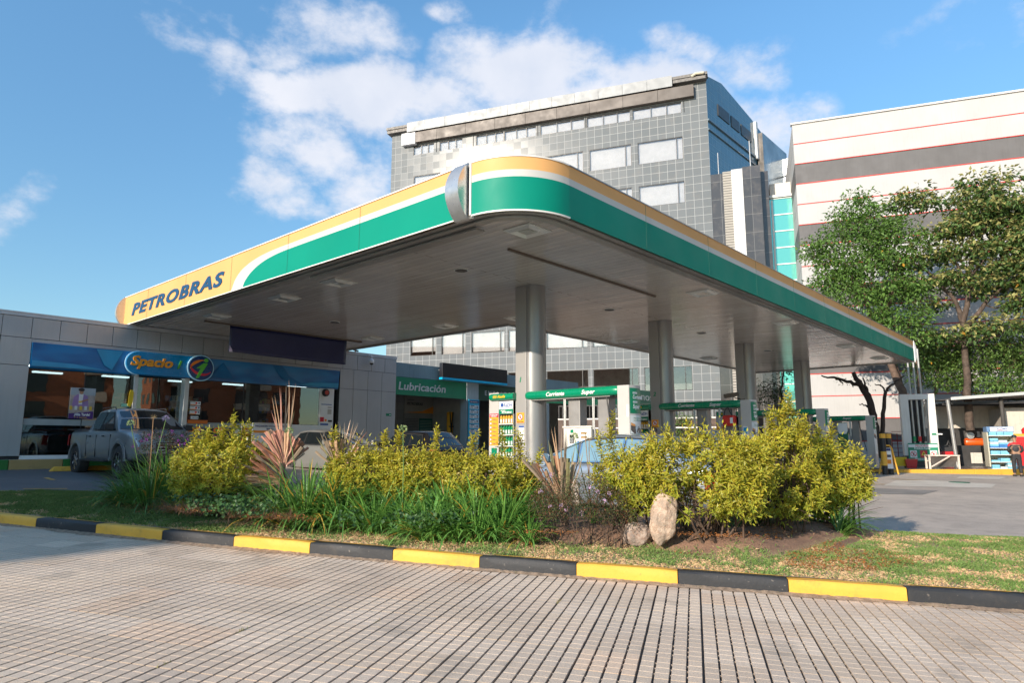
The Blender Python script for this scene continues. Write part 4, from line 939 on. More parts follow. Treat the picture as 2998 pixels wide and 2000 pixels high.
    text('Spacio', .43, M('orange sign letters', (.85, .33, .02), .35, coat=.4), pill, (7.70, YS - .225, 3.93), (1, 0, 0), depth=.04, bold=.014, shear=.25, width=1.28)
    text('1', .36, M('lime green sign', (.10, .45, .05), .35), pill, (9.08, YS - .222, 3.93), (1, 0, 0), depth=.03, bold=.012, shear=.35)
    em = disc(9.9, 4.0, .45, YS - .26, M('pale blue glow rim', (.45, .8, 1.), .4), 'round_emblem', band, .05)
    disc(9.9, 4.0, .415, YS - .275, M('navy emblem', (.01, .05, .16), .3, coat=.4), 'emblem_face', em, .014)
    def swoosh(cx, cz, rx, rz, a0, a1, w, mat, rot, nm='emblem_mark'):
        pts = []; n = 18
        for i in range(n+1):
            a = a0 + (a1-a0)*i/n; pts.append((cx + rx*math.cos(a), cz + rz*math.sin(a)))
        for i in range(n, -1, -1):
            a = a0 + (a1-a0)*i/n; k = 1 - w*math.sin(PI*i/n); pts.append((cx + rx*k*math.cos(a), cz + rz*k*math.sin(a)))
        c_, s_ = math.cos(rot), math.sin(rot); pts = [((x-cx)*c_ - (z-cz)*s_ + cx, (x-cx)*s_ + (z-cz)*c_ + cz) for x, z in pts]
        q = MB(); q.slab([(x, YS - .283, z) for x, z in pts], (0, .006, 0)); q.build(nm, mat, em)
    swoosh(9.9, 4.0, .36, .26, PI*1.0, PI*2.0, .34, M('red emblem mark', (.65, .03, .06), .35), -.25)
    swoosh(9.9, 4.02, .36, .26, PI*.35, PI*1.05, .34, M('orange emblem mark', (.75, .2, .02), .35), .1)
    q = MB(); q.slab([(x, YS - .292, z) for x, z in ((9.74, 3.64), (9.84, 3.66), (10.12, 4.17), (9.98, 4.17), (9.74, 3.98), (9.88, 3.98))], (0, .007, 0)); q.build('emblem_mark', M('lime green sign', (.10, .45, .05), .35), em)
    disc(10.06, 4.27, .07, YS - .292, MC['lime green sign'], 'emblem_mark', em, .007, 20)
    # small notices fixed on the glass and wall
    def notice(x0, x1, z0, z1, mat, name='notice', y=YS - .004, par=t, th=.012): q = MB(); q.box(x0, x1, y - th, y, z0, z1); return q.build(name, mat, par)
    for k in range(3):
        z = 2.74 - k*.155; nt = notice(9.74, 10.08, z, z + .13, m_wht)
        q = MB(); q.box(9.74, 9.95, YS - .020, YS - .0165, z + .005, z + .03); q.build('notice_stripe', M('orange print', (.75, .25, .02), .5), nt)
        disc(9.94, z + .075, .035, YS - .02, M('red print', (.65, .04, .03), .5), 'notice_sign', nt, .003, 14); disc(10.03, z + .075, .028, YS - .02, M('navy emblem', (.01, .05, .16), .3), 'notice_sign', nt, .003, 14)
        text(('PROHIBIDO', 'SONRIA', 'MASCOTAS')[k], .035, m_blk, nt, (9.755, YS - .0175, z + .09), (1, 0, 0), depth=.002)
    nt = notice(9.78, 10.04, 2.27, 2.37, m_wht); text('NO FUMAR', .05, m_blk, nt, (9.84, YS - .0175, 2.30), (1, 0, 0), depth=.002, bold=.001)
    nt = notice(9.69, 10.36, 2.12, 2.24, M('orange red board', (.6, .14, .02), .4)); text('RECARGA', .09, M('pale grey lettering', (.4, .4, .4), .5), t, (9.74, YS - .008, 2.02), (1, 0, 0), depth=.003, bold=.002, width=.5)
    for x0, h in ((9.70, 'Shorter'), (10.55, 'Alitas')):
        nt = notice(x0, x0 + .66, 1.32, 1.97, M('navy poster', (.015, .03, .075), .4), 'price_poster')
        for q_, (cx_, cz_) in enumerate(((x0 + .14, 1.9), (x0 + .36, 1.92))): disc(cx_, cz_, .1, YS - .022, M('orange disc', (.85, .22, .02), .4), 'poster_disc', nt, .004, 20)
        text('-20%', .09, m_wl, nt, (x0 + .27, YS - .024, 1.885), (1, 0, 0), depth=.002, bold=.002)
        disc(x0 + .14, 1.91, .04, YS - .025, M('lime green sign', (.1, .45, .05), .35), 'poster_disc', nt, .002, 12)
        text(h, .08, M('pink print', (.6, .1, .25), .5), nt, (x0 + .05, YS - .018, 1.68), (1, 0, 0), depth=.002, bold=.001)
        disc(x0 + .22, 1.50, .09, YS - .02, M('food print', (.45, .16, .05), .6, var=.5, vs=20), 'poster_food', nt, .003, 20, 1.4); disc(x0 + .48, 1.60, .06, YS - .02, M('cream print', (.6, .5, .35), .6, var=.3, vs=20), 'poster_food', nt, .003, 16)
    nt = notice(11.32, 11.58, 1.5, 1.98, M('green print', (.25, .45, .1), .5), 'price_poster'); disc(11.42, 1.85, .11, YS - .02, m_wht, 'poster_disc', nt, .003, 20)
    nt = notice(11.62, 11.98, 1.5, 2.0, M('red poster', (.55, .02, .04), .4), 'price_poster', YS - .014); text('$10.990', .11, m_wl, nt, (11.63, YS - .03, 1.86), (1, 0, 0), depth=.002, bold=.003, width=.33)
    q = MB(); q.lathe((11.83, YS - .04, 1.56), [(.04, 0), (.055, .17)], 14); q.build('poster_cup', m_wht, nt)
    # notices on the white pier
    nt = notice(14.78, 15.30, 2.55, 3.02, m_wht, y=YS - .014); q = MB(); q.box(14.80, 15.28, YS - .03, YS - .027, 2.97, 3.0); q.build('print', M('blue print', (.02, .08, .3), .5), nt)
    q = MB(); q.box(15.1, 15.28, YS - .03, YS - .027, 2.85, 2.9); q.box(15.1, 15.28, YS - .03, YS - .027, 2.6, 2.8); q.build('print', M('grey print', (.45, .42, .38), .5), nt)
    nt = notice(14.78, 14.95, 2.30, 2.48, M('red poster', (.55, .02, .04), .4), y=YS - .014); nt2 = notice(14.79, 15.15, 1.7, 2.24, m_wht, y=YS - .014)
    q = MB(); q.box(14.79, 15.15, YS - .03, YS - .027, 2.16, 2.23); q.build('print', MC['blue print'], nt2)
    disc(15.03, 2.36, .05, YS - .03, M('orange disc', (.85, .22, .02), .4), 'sticker', t, .004, 14)
    q = MB(); q.box(15.14, 15.30, YS - .06, YS - .014, 2.30, 2.37); q.build('door_lock', m_blk, t)
    nt = notice(18.0, 18.28, 2.62, 2.73, m_grn, y=YS - .03); q = MB(); q.slab([(18.16, YS - .045, 2.675), (18.2, YS - .045, 2.70), (18.2, YS - .045, 2.685), (18.26, YS - .045, 2.685), (18.26, YS - .045, 2.665), (18.2, YS - .045, 2.665), (18.2, YS - .045, 2.65)], (0, .002, 0)); q.build('arrow', m_wl, nt)
    nt = notice(7.62, 7.84, 2.60, 2.70, M('pale teal print', (.2, .5, .42), .5)); nt = notice(7.55, 7.75, 2.40, 2.5, M('pale pink print', (.65, .5, .55), .5))
    # yellow advertising flag on the door post
    q = MB(); pts = [(7.78, 2.63), (7.86, 2.60), (7.92, 2.75), (7.93, 3.05), (7.90, 3.14), (7.83, 3.14), (7.80, 3.02)]; q.slab([(x, YS - .06, z) for x, z in pts], (0, .02, 0)); q.build('push_plate', M('yellow door sign', (.75, .5, .02), .4), t)
    return t
shop()
# things standing inside the shop, seen dimly through the glass
def shop_shelf(x, y, w, label):
    t = thing('shop_shelf', label, 'shelf', (x, y, 1.0), 'dark display shelves inside the shop'); mb = MB()
    mb.box(x - w/2, x + w/2, y, y + .4, 1.0, 1.15); 
    for k in range(5): mb.box(x - w/2, x + w/2, y + .03, y + .4, 1.5 + k*.38, 1.53 + k*.38)
    mb.box(x - w/2, x - w/2 + .03, y, y + .4, 1.15, 3.3); mb.box(x + w/2 - .03, x + w/2, y, y + .4, 1.15, 3.3); mb.box(x - w/2, x + w/2, y + .37, y + .41, 1.15, 3.3); mb.build('frame', m_blk, t)
    rs = random.Random(int(x*7)); cols = [M('goods %d' % i, c, .5) for i, c in enumerate(((.45, .32, .18), (.5, .45, .4), (.5, .08, .05), (.1, .25, .4), (.55, .4, .05)))]
    mbs = MB()
    for k in range(5):
        xx = x - w/2 + .06
        while xx < x + w/2 - .12: ww = rs.uniform(.06, .14); mbs.box(xx, xx + ww, y + .08, y + .3, 1.53 + k*.38, 1.53 + k*.38 + rs.uniform(.08, .24), rs.randrange(5)); xx += ww + .02
    mbs.build('goods', cols, t)
shop_shelf(8.95, 26.9, .9, 'dark shelf of packaged food seen through the shop door'); shop_shelf(10.9, 26.6, 1.5, 'dark shelf of packaged goods behind the posters with orange discs'); shop_shelf(14.0, 25.6, 1.2, 'dark shelf of goods behind the right end of the shop window')
t = thing('snack_counter', 'window counter with a red edge inside the left shop window', 'counter', (6.3, 24.0, 1.0))
mb = MB(); mb.box(5.2, 7.5, 23.7, 24.3, 1.86, 1.90); mb.build('counter_top', M('grey laminate', (.25, .3, .3), .3), t); mb = MB(); mb.box(5.2, 7.5, 23.68, 23.7, 1.83, 1.86); mb.build('red_edge', M('red edge', (.45, .05, .03), .4), t); mb = MB(); mb.box(5.3, 7.4, 23.8, 23.85, 1.2, 1.24); mb.box(5.3, 5.35, 23.8, 24.2, 1.0, 1.86); mb.box(7.35, 7.4, 23.8, 24.2, 1.0, 1.86); mb.build('leg_frame', M('grey steel', (.3, .32, .33), .35, .5), t)
for x in (5.7, 6.5):
    t = thing('stool', 'dark stool at the window counter, %s of two' % ('left' if x < 6 else 'right'), 'stool', (x, 24.5, 1.)); mb = MB(); mb.lathe((x, 24.5, 1.66), [(.02, 0), (.18, .01), (.18, .05), (.02, .06)], 16); mb.build('seat', M('red edge', (.45, .05, .03), .4), t)
    mb = MB()
    for k in range(4): a = k*PI/2 + .7; mb.tube([(x + .1*math.cos(a), 24.5 + .1*math.sin(a), 1.66), (x + .2*math.cos(a), 24.5 + .2*math.sin(a), 1.0)], .012, 6)
    mb.build('legs', m_blk, t)
# poster with a person in a lilac shirt holding food
def window_poster():
    t = thing('window_poster', 'advertising poster on the left shop window, person in a lilac shirt above a purple strip', 'poster', (6.5, YS, 2.2))
    q = MB(); q.box(6.19, 6.86, YS - .016, YS - .004, 2.19, 3.12); q.build('sheet', M('poster photo ground', (.36, .30, .27), .45, var=.35, vs=5), t)
    def sh(pts, mat, nm, k): q = MB(); q.slab([(x, YS - .018 - .0025*k, z) for x, z in pts], (0, .002, 0)); q.build(nm, mat, t)
    el = lambda cx, cz, rx, rz, n=18: [(cx + rx*math.cos(a), cz + rz*math.sin(a)) for a in np.linspace(0, 2*PI, n+1)[:-1]]
    sh([(6.19, 2.9), (6.86, 2.9), (6.86, 3.12), (6.19, 3.12)], M('poster sky', (.30, .34, .38), .45), 'print', 0)
    sh([(6.25, 2.55), (6.70, 2.55), (6.66, 2.88), (6.55, 2.93), (6.38, 2.93), (6.29, 2.84)], M('lilac print', (.28, .17, .36), .45), 'print', 1)
    sh([(6.43, 2.62), (6.52, 2.62), (6.54, 2.93), (6.42, 2.93)], M('white print', (.6, .6, .6), .45), 'print', 2)
    sh(el(6.48, 3.0, .055, .075), M('skin print', (.33, .17, .10), .45), 'print', 3); sh(el(6.475, 3.065, .085, .05), M('hair print', (.03, .02, .02), .45), 'print', 4)
    sh([(6.45, 2.66), (6.68, 2.76), (6.67, 2.8), (6.45, 2.71)], MC['skin print'], 'print', 4); sh(el(6.47, 2.70, .05, .025), M('yellow print', (.65, .42, .05), .45), 'print', 5)
    for k in range(5): sh([(6.2 + k*.13, 2.45), (6.27 + k*.13, 2.45), (6.27 + k*.13, 2.57), (6.2 + k*.13, 2.57)], MC['yellow print'] if k % 2 == 0 else MC['white print'], 'print', 6)
    sh([(6.19, 2.19), (6.84, 2.19), (6.84, 2.42), (6.19, 2.34)], M('purple print', (.07, .02, .16), .45), 'print', 7)
    text('¡Alta Tarde!', .11, m_wl, t, (6.33, YS - .042, 2.28), (1, 0, 0), depth=.002, bold=.003, width=.42); text('Y a seguir', .05, MC['yellow print'], t, (6.33, YS - .042, 2.215), (1, 0, 0), depth=.002, bold=.001, width=.36)
window_poster()
# parking notice board standing before the shop
def parking_board():
    y = 22.95; t = thing('parking_notice_board', 'white standing board with blue text and an orange stripe before the shop window', 'sign', (12.5, y, .9))
    q = MB(); q.box(11.85, 13.25, y, y + .03, 1.25, 2.14); q.build('board', m_wht, t, bevel=.006)
    q = MB(); q.tube([(11.84, y + .015, .9), (11.84, y + .015, 2.17), (13.26, y + .015, 2.17), (13.26, y + .015, .9)], .02, 8); q.build('frame', M('pale steel frame', (.6, .6, .6), .35, .5), t)
    q = MB(); q.box(11.88, 13.22, y - .006, y - .001, 1.83, 1.91); q.build('stripe', M('orange print', (.75, .25, .02), .5), t)
    mt = M('navy print', (.02, .03, .12), .5); text('PARQUEADERO EXCLUSIVO CLIENTES', .1, mt, t, (11.93, y - .004, 2.04), (1, 0, 0), depth=.003, bold=.002, width=1.24); text('SPACIO 1', .085, mt, t, (12.36, y - .004, 1.94), (1, 0, 0), depth=.003, bold=.002)
    text('Área de parqueo vigilada', .05, mt, t, (12.1, y - .004, 1.76), (1, 0, 0), depth=.003)
parking_board()
# raised shop pavement with its green and ochre kerb, wheel stops
mb = MB(); mb.box(-25, 20, 22.75, YS, .3, 1.0); mb.box(15.3, 20, YS, YS+.3, .3, .9); tag(mb.build('shop_pavement', M('worn concrete walk', (.25, .235, .21), .8, var=.15, vs=2, dirt=.3)), kind='structure')
tk = thing('painted_kerb', None, None, kind='structure'); mo = paint('ochre kerb paint', (.42, .28, .11), (.25, .22, .2)); mg = paint('green kerb paint', (.025, .17, .03), (.2, .2, .15))
bx = [-7.4, -6.0, -4.6, -3.2, -1.8, -.4, 1.0, 2.4, 3.4, 4.72, 6.0, 7.3, 8.6, 9.9, 11.2, 12.5, 13.8, 15.1, 16.4]
for i in range(len(bx)-1):
    mb = MB(); mb.box(bx[i] + .006, bx[i+1] - .006, 22.60, 22.748, .45, 1.005); mb.build('kerb_stone', mg if i % 2 == 0 else mo, tk, bevel=.02)
a_ = GP(z1(275, 1180)); 
for x0, lab in ((5.45, 'yellow concrete wheel stop behind the grey pickup, near the green kerb'), (8.3, 'yellow concrete wheel stop hidden partly behind the planting')):
    t = thing('wheel_stop', lab, 'wheel stop', (x0, 21.7, GZ(21.7)), 'yellow wheel stops'); mb = MB(); z = GZ(21.7)
    mb.add([(x0, 21.6, z), (x0 + 1.7, 21.6, z), (x0 + 1.7, 21.8, z), (x0, 21.8, z), (x0 + .1, 21.64, z + .13), (x0 + 1.6, 21.64, z + .13), (x0 + 1.6, 21.76, z + .13), (x0 + .1, 21.76, z + .13)], [(0, 3, 2, 1), (4, 5, 6, 7), (0, 1, 5, 4), (1, 2, 6, 5), (2, 3, 7, 6), (3, 0, 4, 7)])
    mb.build('block', m_ky, t, bevel=.02)
# ------------------------------------------------------------------ service bays right of the shop
YB = 23.6
def service_bays():
    t = thing('service_bay_building', 'low workshop with bluish concrete roof edge and open bays under green signs', 'workshop', (26, YB, .74))
    m_rc = M('bluish weathered concrete', (.17, .25, .28), .7, var=.12, vs=.7, streak=.35)
    mb = MB(); mb.box(18.53, 32.5, YB, YB + .25, 4.42, 5.05); mb.box(32.52, 44, YB + .05, YB + .25, 4.28, 4.36); mb.build('roof_edge', m_rc, t)
    mb = MB(); mb.box(18.53, 44, YB + .26, 31, 4.75, 4.85); mb.box(18.53, 44, 31, 31.2, .5, 4.8); mb.box(18.53, 18.7, YB + .1, 31, .5, 4.7); mb.build('shell', M('workshop wall', (.30, .28, .26), .7, var=.12), t)
    mb = MB(); mb.box(18.53, 23.1, YB - .04, YB, 3.6, 4.40); s = mb.build('green_sign', m_grn, t, bevel=.01); text('Lubricación', .5, M('pale grey sign lettering', (.55, .56, .55), .5), s, (18.83, YB - .05, 3.84), (1, 0, 0), depth=.012, bold=.008, shear=.12, width=2.85)
    mb = MB(); mb.box(24.0, 29.2, YB + .06, YB + .1, 3.6, 4.40); s = mb.build('green_sign', M('dark green sign', (.02, .075, .05), .4), t); text('ENTRADA', .33, M('pale grey sign lettering', (.55, .56, .55), .5), s, (24.5, YB + .05, 3.88), (1, 0, 0), depth=.01, bold=.006, spacing=1.5)
    mb = MB(); mb.box(29.3, 37.2, YB + .03, YB + .08, 3.72, 4.26); mb.build('green_lintel', M('bright green lintel', (.0, .33, .14), .4), t)
    mb = MB(); mb.box(37.4, 41.3, YB - .05, YB, 4.1, 5.02); s = mb.build('green_sign', M('muted green sign', (.03, .16, .10), .4), t); text('Frenos', .75, M('pale grey sign lettering', (.55, .56, .55), .5), s, (38.1, YB - .055, 4.35), (1, 0, 0), depth=.01, width=2.95)
    for a, c, e, zz in ((23.12, 23.95, YB - .06, 4.4), (29.25, 29.7, YB, 3.7), (36.6, 37.1, YB, 3.7)): mb = MB(); mb.box(a, c, e, YB + .4, .6, zz); mb.build('pillar', M('painted pillar', (.30, .36, .38), .5, var=.08, streak=.2), t, bevel=.015)
    for a, c in ((23.96, 24.3), (29.71, 30.0)): mb = MB(); mb.box(a, c, YB + .41, 31, .6, 4.6); mb.build('partition', M('white tiled partition', (.42, .41, .40), .4), t)
    # wall boards inside the first bay
    y = 27.0; mb = MB(); mb.box(20.2, 24., y, y + .1, .7, 4.6); mb.build('inner_wall', tile_mat('bay wall tile', 'x', (.4, .4), (0, 0), (.25, .24, .235), (.28, .27, .26), (.2, .19, .18), .3, .015), t)
    mb = MB(); mb.box(22.0, 23.95, y - .05, y - .01, 3.0, 3.9); b1 = mb.build('lubricant_board', M('cream board', (.34, .31, .27), .5), t); text('PETROBRAS', .2, m_blk, b1, (22.15, y - .06, 3.42), (1, 0, 0), depth=.004, bold=.004, shear=.2); text('Lubricantes', .1, m_blk, b1, (22.15, y - .06, 3.66), (1, 0, 0), depth=.004, shear=.2)
    mb = MB(); mb.slab([(22.0, y - .065, 3.02), (23.95, y - .065, 3.02), (23.95, y - .065, 3.4), (23.2, y - .065, 3.12)], (0, .008, 0)); mb.build('orange_swoosh', M('orange print', (.75, .25, .02), .5), b1)
    mb = MB(); mb.box(22.0, 23.95, y - .05, y - .01, 1.95, 2.98); b2 = mb.build('price_board', M('grey board', (.24, .23, .22), .5), t)
    mb = MB(); mb.box(23.0, 23.9, y - .06, y - .052, 1.98, 2.75); mb.build('green_price_list', M('dark green print', (.01, .11, .09), .5), b2)
    mb = MB()
    for k in range(9): mb.box(22.05, 22.95, y - .058, y - .053, 2.05 + k*.08, 2.065 + k*.08); 
    mb.build('ruled_lines', m_gap, b2)
    mb = MB()
    for k in range(8): mb.box(23.05, 23.85, y - .068, y - .062, 2.05 + k*.08, 2.07 + k*.08)
    mb.build('text_lines', M('pale print', (.4, .45, .4), .5), b2)
service_bays()
t = thing('black_billboard', 'blank black billboard with a blue lower edge mounted on the workshop roof edge', 'billboard', (23.4, YB - .3, 4.4))
mb = MB(); mb.box(21.15, 25.7, YB - .42, YB - .2, 4.53, 5.22); mb.build('panel', M('black banner vinyl', (.012, .012, .016), .42, var=.2), t, bevel=.01)
mb = MB(); mb.box(21.15, 25.7, YB - .425, YB - .2, 4.43, 4.528); mb.build('blue_edge', M('bright cyan edge', (.0, .42, .68), .4), t)
mb = MB()
for x in (21.3, 23.4, 25.5): mb.rbox((x, YB - .1, 4.9), (.05, .2, .05))
mb.build('bracket', M('grey steel', (.3, .32, .33), .35, .5), t)
def price_totem():
    y = YB - .2; t = thing('service_price_list', 'tall sky blue price list of white rows with small car pictures on the pillar', 'sign', (23.5, y, 1.3))
    mb = MB(); mb.box(23.13, 23.86, y, y + .06, 1.4, 3.6); mb.build('panel', M('sky blue panel', (.03, .38, .56), .4), t, bevel=.01)
    mb = MB(); mb.box(23.18, 23.81, y - .01, y - .001, 3.42, 3.55); p = mb.build('header', M('navy print', (.02, .03, .12), .5), t); text('Lista de precios', .08, m_wl, p, (23.22, y - .014, 3.46), (1, 0, 0), depth=.002, width=.5)
    for k in range(8):
        z = 3.14 - k*.235; mb = MB(); mb.box(23.19, 23.80, y - .012, y - .002, z, z + .17); r_ = mb.build('price_row', m_wht, t)
        mb = MB(); mb.box(23.25, 23.5, y - .018, y - .013, z + .13, z + .165); 
        for q in range(3): mb.box(23.22, 23.42, y - .018, y - .013, z + .025 + q*.032, z + .037 + q*.032); mb.box(23.5, 23.6, y - .018, y - .013, z + .025 + q*.032, z + .037 + q*.032)
        for zz in (z + .10, z + .03): mb.slab([(x, y - .018, zv) for x, zv in ((23.64, zz), (23.77, zz), (23.77, zz + .02), (23.74, zz + .045), (23.68, zz + .045), (23.64, zz + .02))], (0, .004, 0))
        mb.build('print', M('dark print', (.05, .06, .1), .5), r_)
price_totem()
t = thing('spill_kit_bag', 'yellow bag with black straps hanging inside the first workshop bay', 'bag', (23.5, 25.2, 2.0))
mb = MB(); mb.rbox((23.55, 25.2, 2.1), (.32, .2, 1.9)); mb.build('bag_body', M('yellow bag', (.75, .35, .02), .6), t, bevel=.06)
mb = MB(); mb.rbox((23.55, 25.08, 2.1), (.05, .03, 1.9), ry=.12); mb.rbox((23.55, 25.075, 2.1), (.05, .03, 1.9), ry=-.12); mb.rbox((23.55, 25.085, 2.3), (.33, .02, .05)); mb.build('strap', m_blk, t)
t = thing('fire_extinguisher', 'small yellow extinguisher beside the yellow bag in the first bay', 'extinguisher', (22.9, 25.3, .74)); mb = MB(); mb.lathe((22.9, 25.3, 1.1), [(.02, 0), (.09, .02), (.09, .4), (.03, .5)], 14); mb.build('bottle', M('yellow bag', (.75, .35, .02), .6), t); mb = MB(); mb.rbox((22.9, 25.3, 1.63), (.05, .12, .06)); mb.build('valve', m_blk, t)
# security cameras
t = thing('dome_camera', 'white dome security camera hanging on the shop parapet beside the banner', 'camera', (17.0, YS - .2, 4.9))
mb = MB(); mb.tube([(16.9, YS - .03, 5.12), (16.9, YS - .2, 5.14), (16.97, YS - .28, 5.08), (16.97, YS - .28, 4.98)], .03, 8); mb.build('bracket', m_wht, t, smooth=40); mb = MB(); mb.lathe((16.97, YS - .28, 4.80), [(.10, 0), (.115, .06), (.10, .14), (.04, .19)], 18); mb.build('housing', m_wht, t, smooth=40); mb = MB(); mb.lathe((16.97, YS - .28, 4.72), [(.01, 0), (.06, .02), (.085, .08)], 18); mb.build('dome', M('black dome', (.01, .01, .012), .08, spec=1), t, smooth=50)
t = thing('bullet_camera', 'small dark bullet camera on the shop roof edge above the dome camera', 'camera', (16.2, YS, 5.24)); mb = MB(); mb.tube([(16.1, YS - .2, 5.29), (16.4, YS - .1, 5.27)], .035, 8); mb.build('housing', m_blk, t); mb = MB(); mb.rbox((16.3, YS - .05, 5.25), (.05, .05, .05)); mb.build('mount', m_wht, t)
t = thing('wall_speaker', 'black round wall speaker above the white pier notices', 'speaker', (14.95, YS - .1, 3.47)); mb = MB(); mb.lathe((14.95, YS - .16, 3.45), [(.12, 0), (.15, .04), (.15, .12)], 18, 'Y'); mb.build('case', m_blk, t, smooth=40); mb = MB(); mb.lathe((14.95, YS - .17, 3.45), [(.05, 0), (.09, .008)], 16, 'Y'); mb.build('cone', M('red edge', (.45, .05, .03), .4), t)
# ------------------------------------------------------------------ pump islands
m_pyl = M('pale grey pylon panel', (.50, .485, .46), .45, .1, var=.05, vs=1.2, dirt=.12); m_hd = M('glossy green header', (.0, .235, .115), .28, var=.06, coat=.4)
m_hose = M('black rubber hose', (.02, .02, .02), .45); m_pipe = M('grey steel pipe', (.38, .38, .37), .35, .5)
def picto(par, c, r, ux, off, forbid=True):
    """round prohibition sign lying in the plane spanned by ux and z"""
    ux = Vector(ux); n = ux.cross(Vector((0, 0, 1))); c = Vector(c)
    P = lambda a, b, k: tuple(c + ux*a + Vector((0, 0, 1))*b + n*(off + .002*k))
    mb = MB(); mb.slab([P(r*math.cos(a), r*math.sin(a), 0) for a in np.linspace(0, 2*PI, 25)[:-1]], n*.002); mb.build('sign_disc', m_wht, par)
    mb = MB(); an = np.linspace(0, 2*PI, 25)
    for i in range(24): mb.add([P(r*math.cos(an[i]), r*math.sin(an[i]), 2), P(r*math.cos(an[i+1]), r*math.sin(an[i+1]), 2), P(r*.8*math.cos(an[i+1]), r*.8*math.sin(an[i+1]), 2), P(r*.8*math.cos(an[i]), r*.8*math.sin(an[i]), 2)], [(0, 1, 2, 3)])
    k = .09*r; mb.add([P(-r*.6 - k, r*.6 - k, 2.5), P(-r*.6 + k, r*.6 + k, 2.5), P(r*.6 + k, -r*.6 + k, 2.5), P(r*.6 - k, -r*.6 - k, 2.5)], [(0, 3, 2, 1)])
    mb.build('red_ring', M('red print', (.65, .04, .03), .5), par)
    mb = MB(); mb.add([P(-r*.3, -r*.4, 1.5), P(r*.1, -r*.45, 1.5), P(r*.3, r*.3, 1.5), P(0, r*.45, 1.5), P(-r*.2, r*.1, 1.5)], [(0, 1, 2, 3, 4)]); mb.build('black_figure', m_blk, par)
def island(i, x0, yoff=0.):
    zb = GZ(9) ; names = ('first', 'second', 'third', 'fourth')
    lab = ('nearest fuel island with a green header lettered Corriente and Super, beside the nearest column', 'second nearest fuel island, at the second column, with the red bag on it',
           'third fuel island, mostly hidden behind the tallest yellow shrub', 'farthest fuel island at the right end of the canopy beside the yellow bollards')[i]
    t = thing('fuel_island', lab, 'fuel island', (x0, 9.2, zb), 'fuel islands in a row under the canopy')
    Y = lambda y: y + yoff
    mb = MB(); mb.box(x0 - .15, x0 + .75, Y(7.25), Y(11.75), zb - .1, zb + .16); mb.build('plinth', M('dark plinth', (.07, .068, .065), .7, dirt=.3), t, bevel=.02)
    mb = MB(); mb.box(x0 - .17, x0 - .151, Y(7.25), Y(11.75), zb + .02, zb + .13); mb.box(x0 - .15, x0 + .75, Y(7.23), Y(7.249), zb + .02, zb + .13); mb.build('yellow_edge', m_ky, t)
    # end pylon
    mb = MB(); arc2 = [(x0 + .45 - .45*k/10, Y(7.42) - .05*math.sin(PI*k/10)) for k in range(11)]
    mb.prism(arc2 + [(x0, Y(7.70)), (x0 + .45, Y(7.70))], zb + .16, 2.66); py = mb.build('end_pylon', m_pyl, t, smooth=30)
    def face(z0, z1, mat, nm, k=1, a=.03, b_=.97):
        pts = [(x0 + .45 - .45*u, Y(7.42) - .05*math.sin(PI*u) - .004*k) for u in np.linspace(a, b_, 11)]
        q = MB(); vs = [(x, y, z0) for x, y in pts] + [(x, y, z1) for x, y in pts]; n = len(pts); q.add(vs, [(j, j+1, n+j+1, n+j)[::-1] for j in range(n-1)]); return q.build(nm, mat, py, smooth=60)
    face(2.07, 2.60, m_grn, 'green_sign')
    for tx, z, sz, w in (('GASOLINA', 2.475, .055, .17), ('Corriente', 2.37, .12, .34), ('GASOLINA', 2.285, .055, .17), ('Super', 2.17, .13, .26)):
        text(tx, sz, m_wl, py, (x0 + .05, Y(7.42) - .062, z), (1, 0, 0), depth=.003, bold=.0025, shear=.25, width=w)
    m, N, L, b = NT('pylon poster') if 'pylon poster' not in bpy.data.materials else (bpy.data.materials['pylon poster'], None, None, None)
    face(1.0, 2.03, M('pylon poster white', (.62, .66, .66), .3, coat=.3), 'poster'); 
    def facepoly(pts, mat, nm, k): 
        q = MB(); q.add([(x0 + u*.45, Y(7.42) - .05*math.sin(PI*u) - .004*k, z) for u, z in pts], [tuple(range(len(pts)))]); q.build(nm, mat, py)
    facepoly([(.05, 1.72), (.35, 1.62), (.65, 1.54), (.97, 1.48), (.97, 1.80), (.6, 1.80), (.3, 1.80), (.05, 1.82)], M('dusk road print', (.09, .08, .075), .35, var=.4, vs=6, coat=.3), 'poster_road', 2)
    facepoly([(.05, 1.82), (.3, 1.80), (.3, 1.84), (.05, 1.88)], M('orange dusk print', (.6, .28, .1), .4), 'poster_dusk', 3); facepoly([(.42, 1.68), (.80, 1.66), (.80, 1.72), (.72, 1.77), (.52, 1.77), (.42, 1.73)], M('car print', (.02, .025, .035), .2), 'poster_car', 4)
    facepoly([(.46, 1.685), (.54, 1.685), (.54, 1.705), (.46, 1.705)], M('headlight print', (.8, .8, .7), .3), 'poster_light', 5)
    text('Hasta el fin de', .035, M('green paint number', (.0, .22, .10), .5), py, (x0 + .07, Y(7.42) - .06, 1.96), (1, 0, 0), depth=.002, width=.26); text('tu vehículo', .035, MC['green paint number'], py, (x0 + .07, Y(7.42) - .06, 1.915), (1, 0, 0), depth=.002, width=.3)
    if i == 1: mb = MB(); mb.box(x0 - .006, x0 - .001, Y(7.52), Y(7.66), 1.62, 1.92); st = mb.build('payment_sticker', m_wht, py); mb = MB(); mb.box(x0 - .009, x0 - .0065, Y(7.535), Y(7.645), 1.72, 1.89); mb.build('blue_square', M('cyan print', (.0, .3, .6), .4), st)
    if i == 0: mb = MB(); mb.box(x0 - .006, x0 - .001, Y(7.44), Y(7.48), 2.0, 2.25); mb.build('white_strip', m_wht, py)
    # header: pill-shaped bar
    r = .105; zc = 2.565
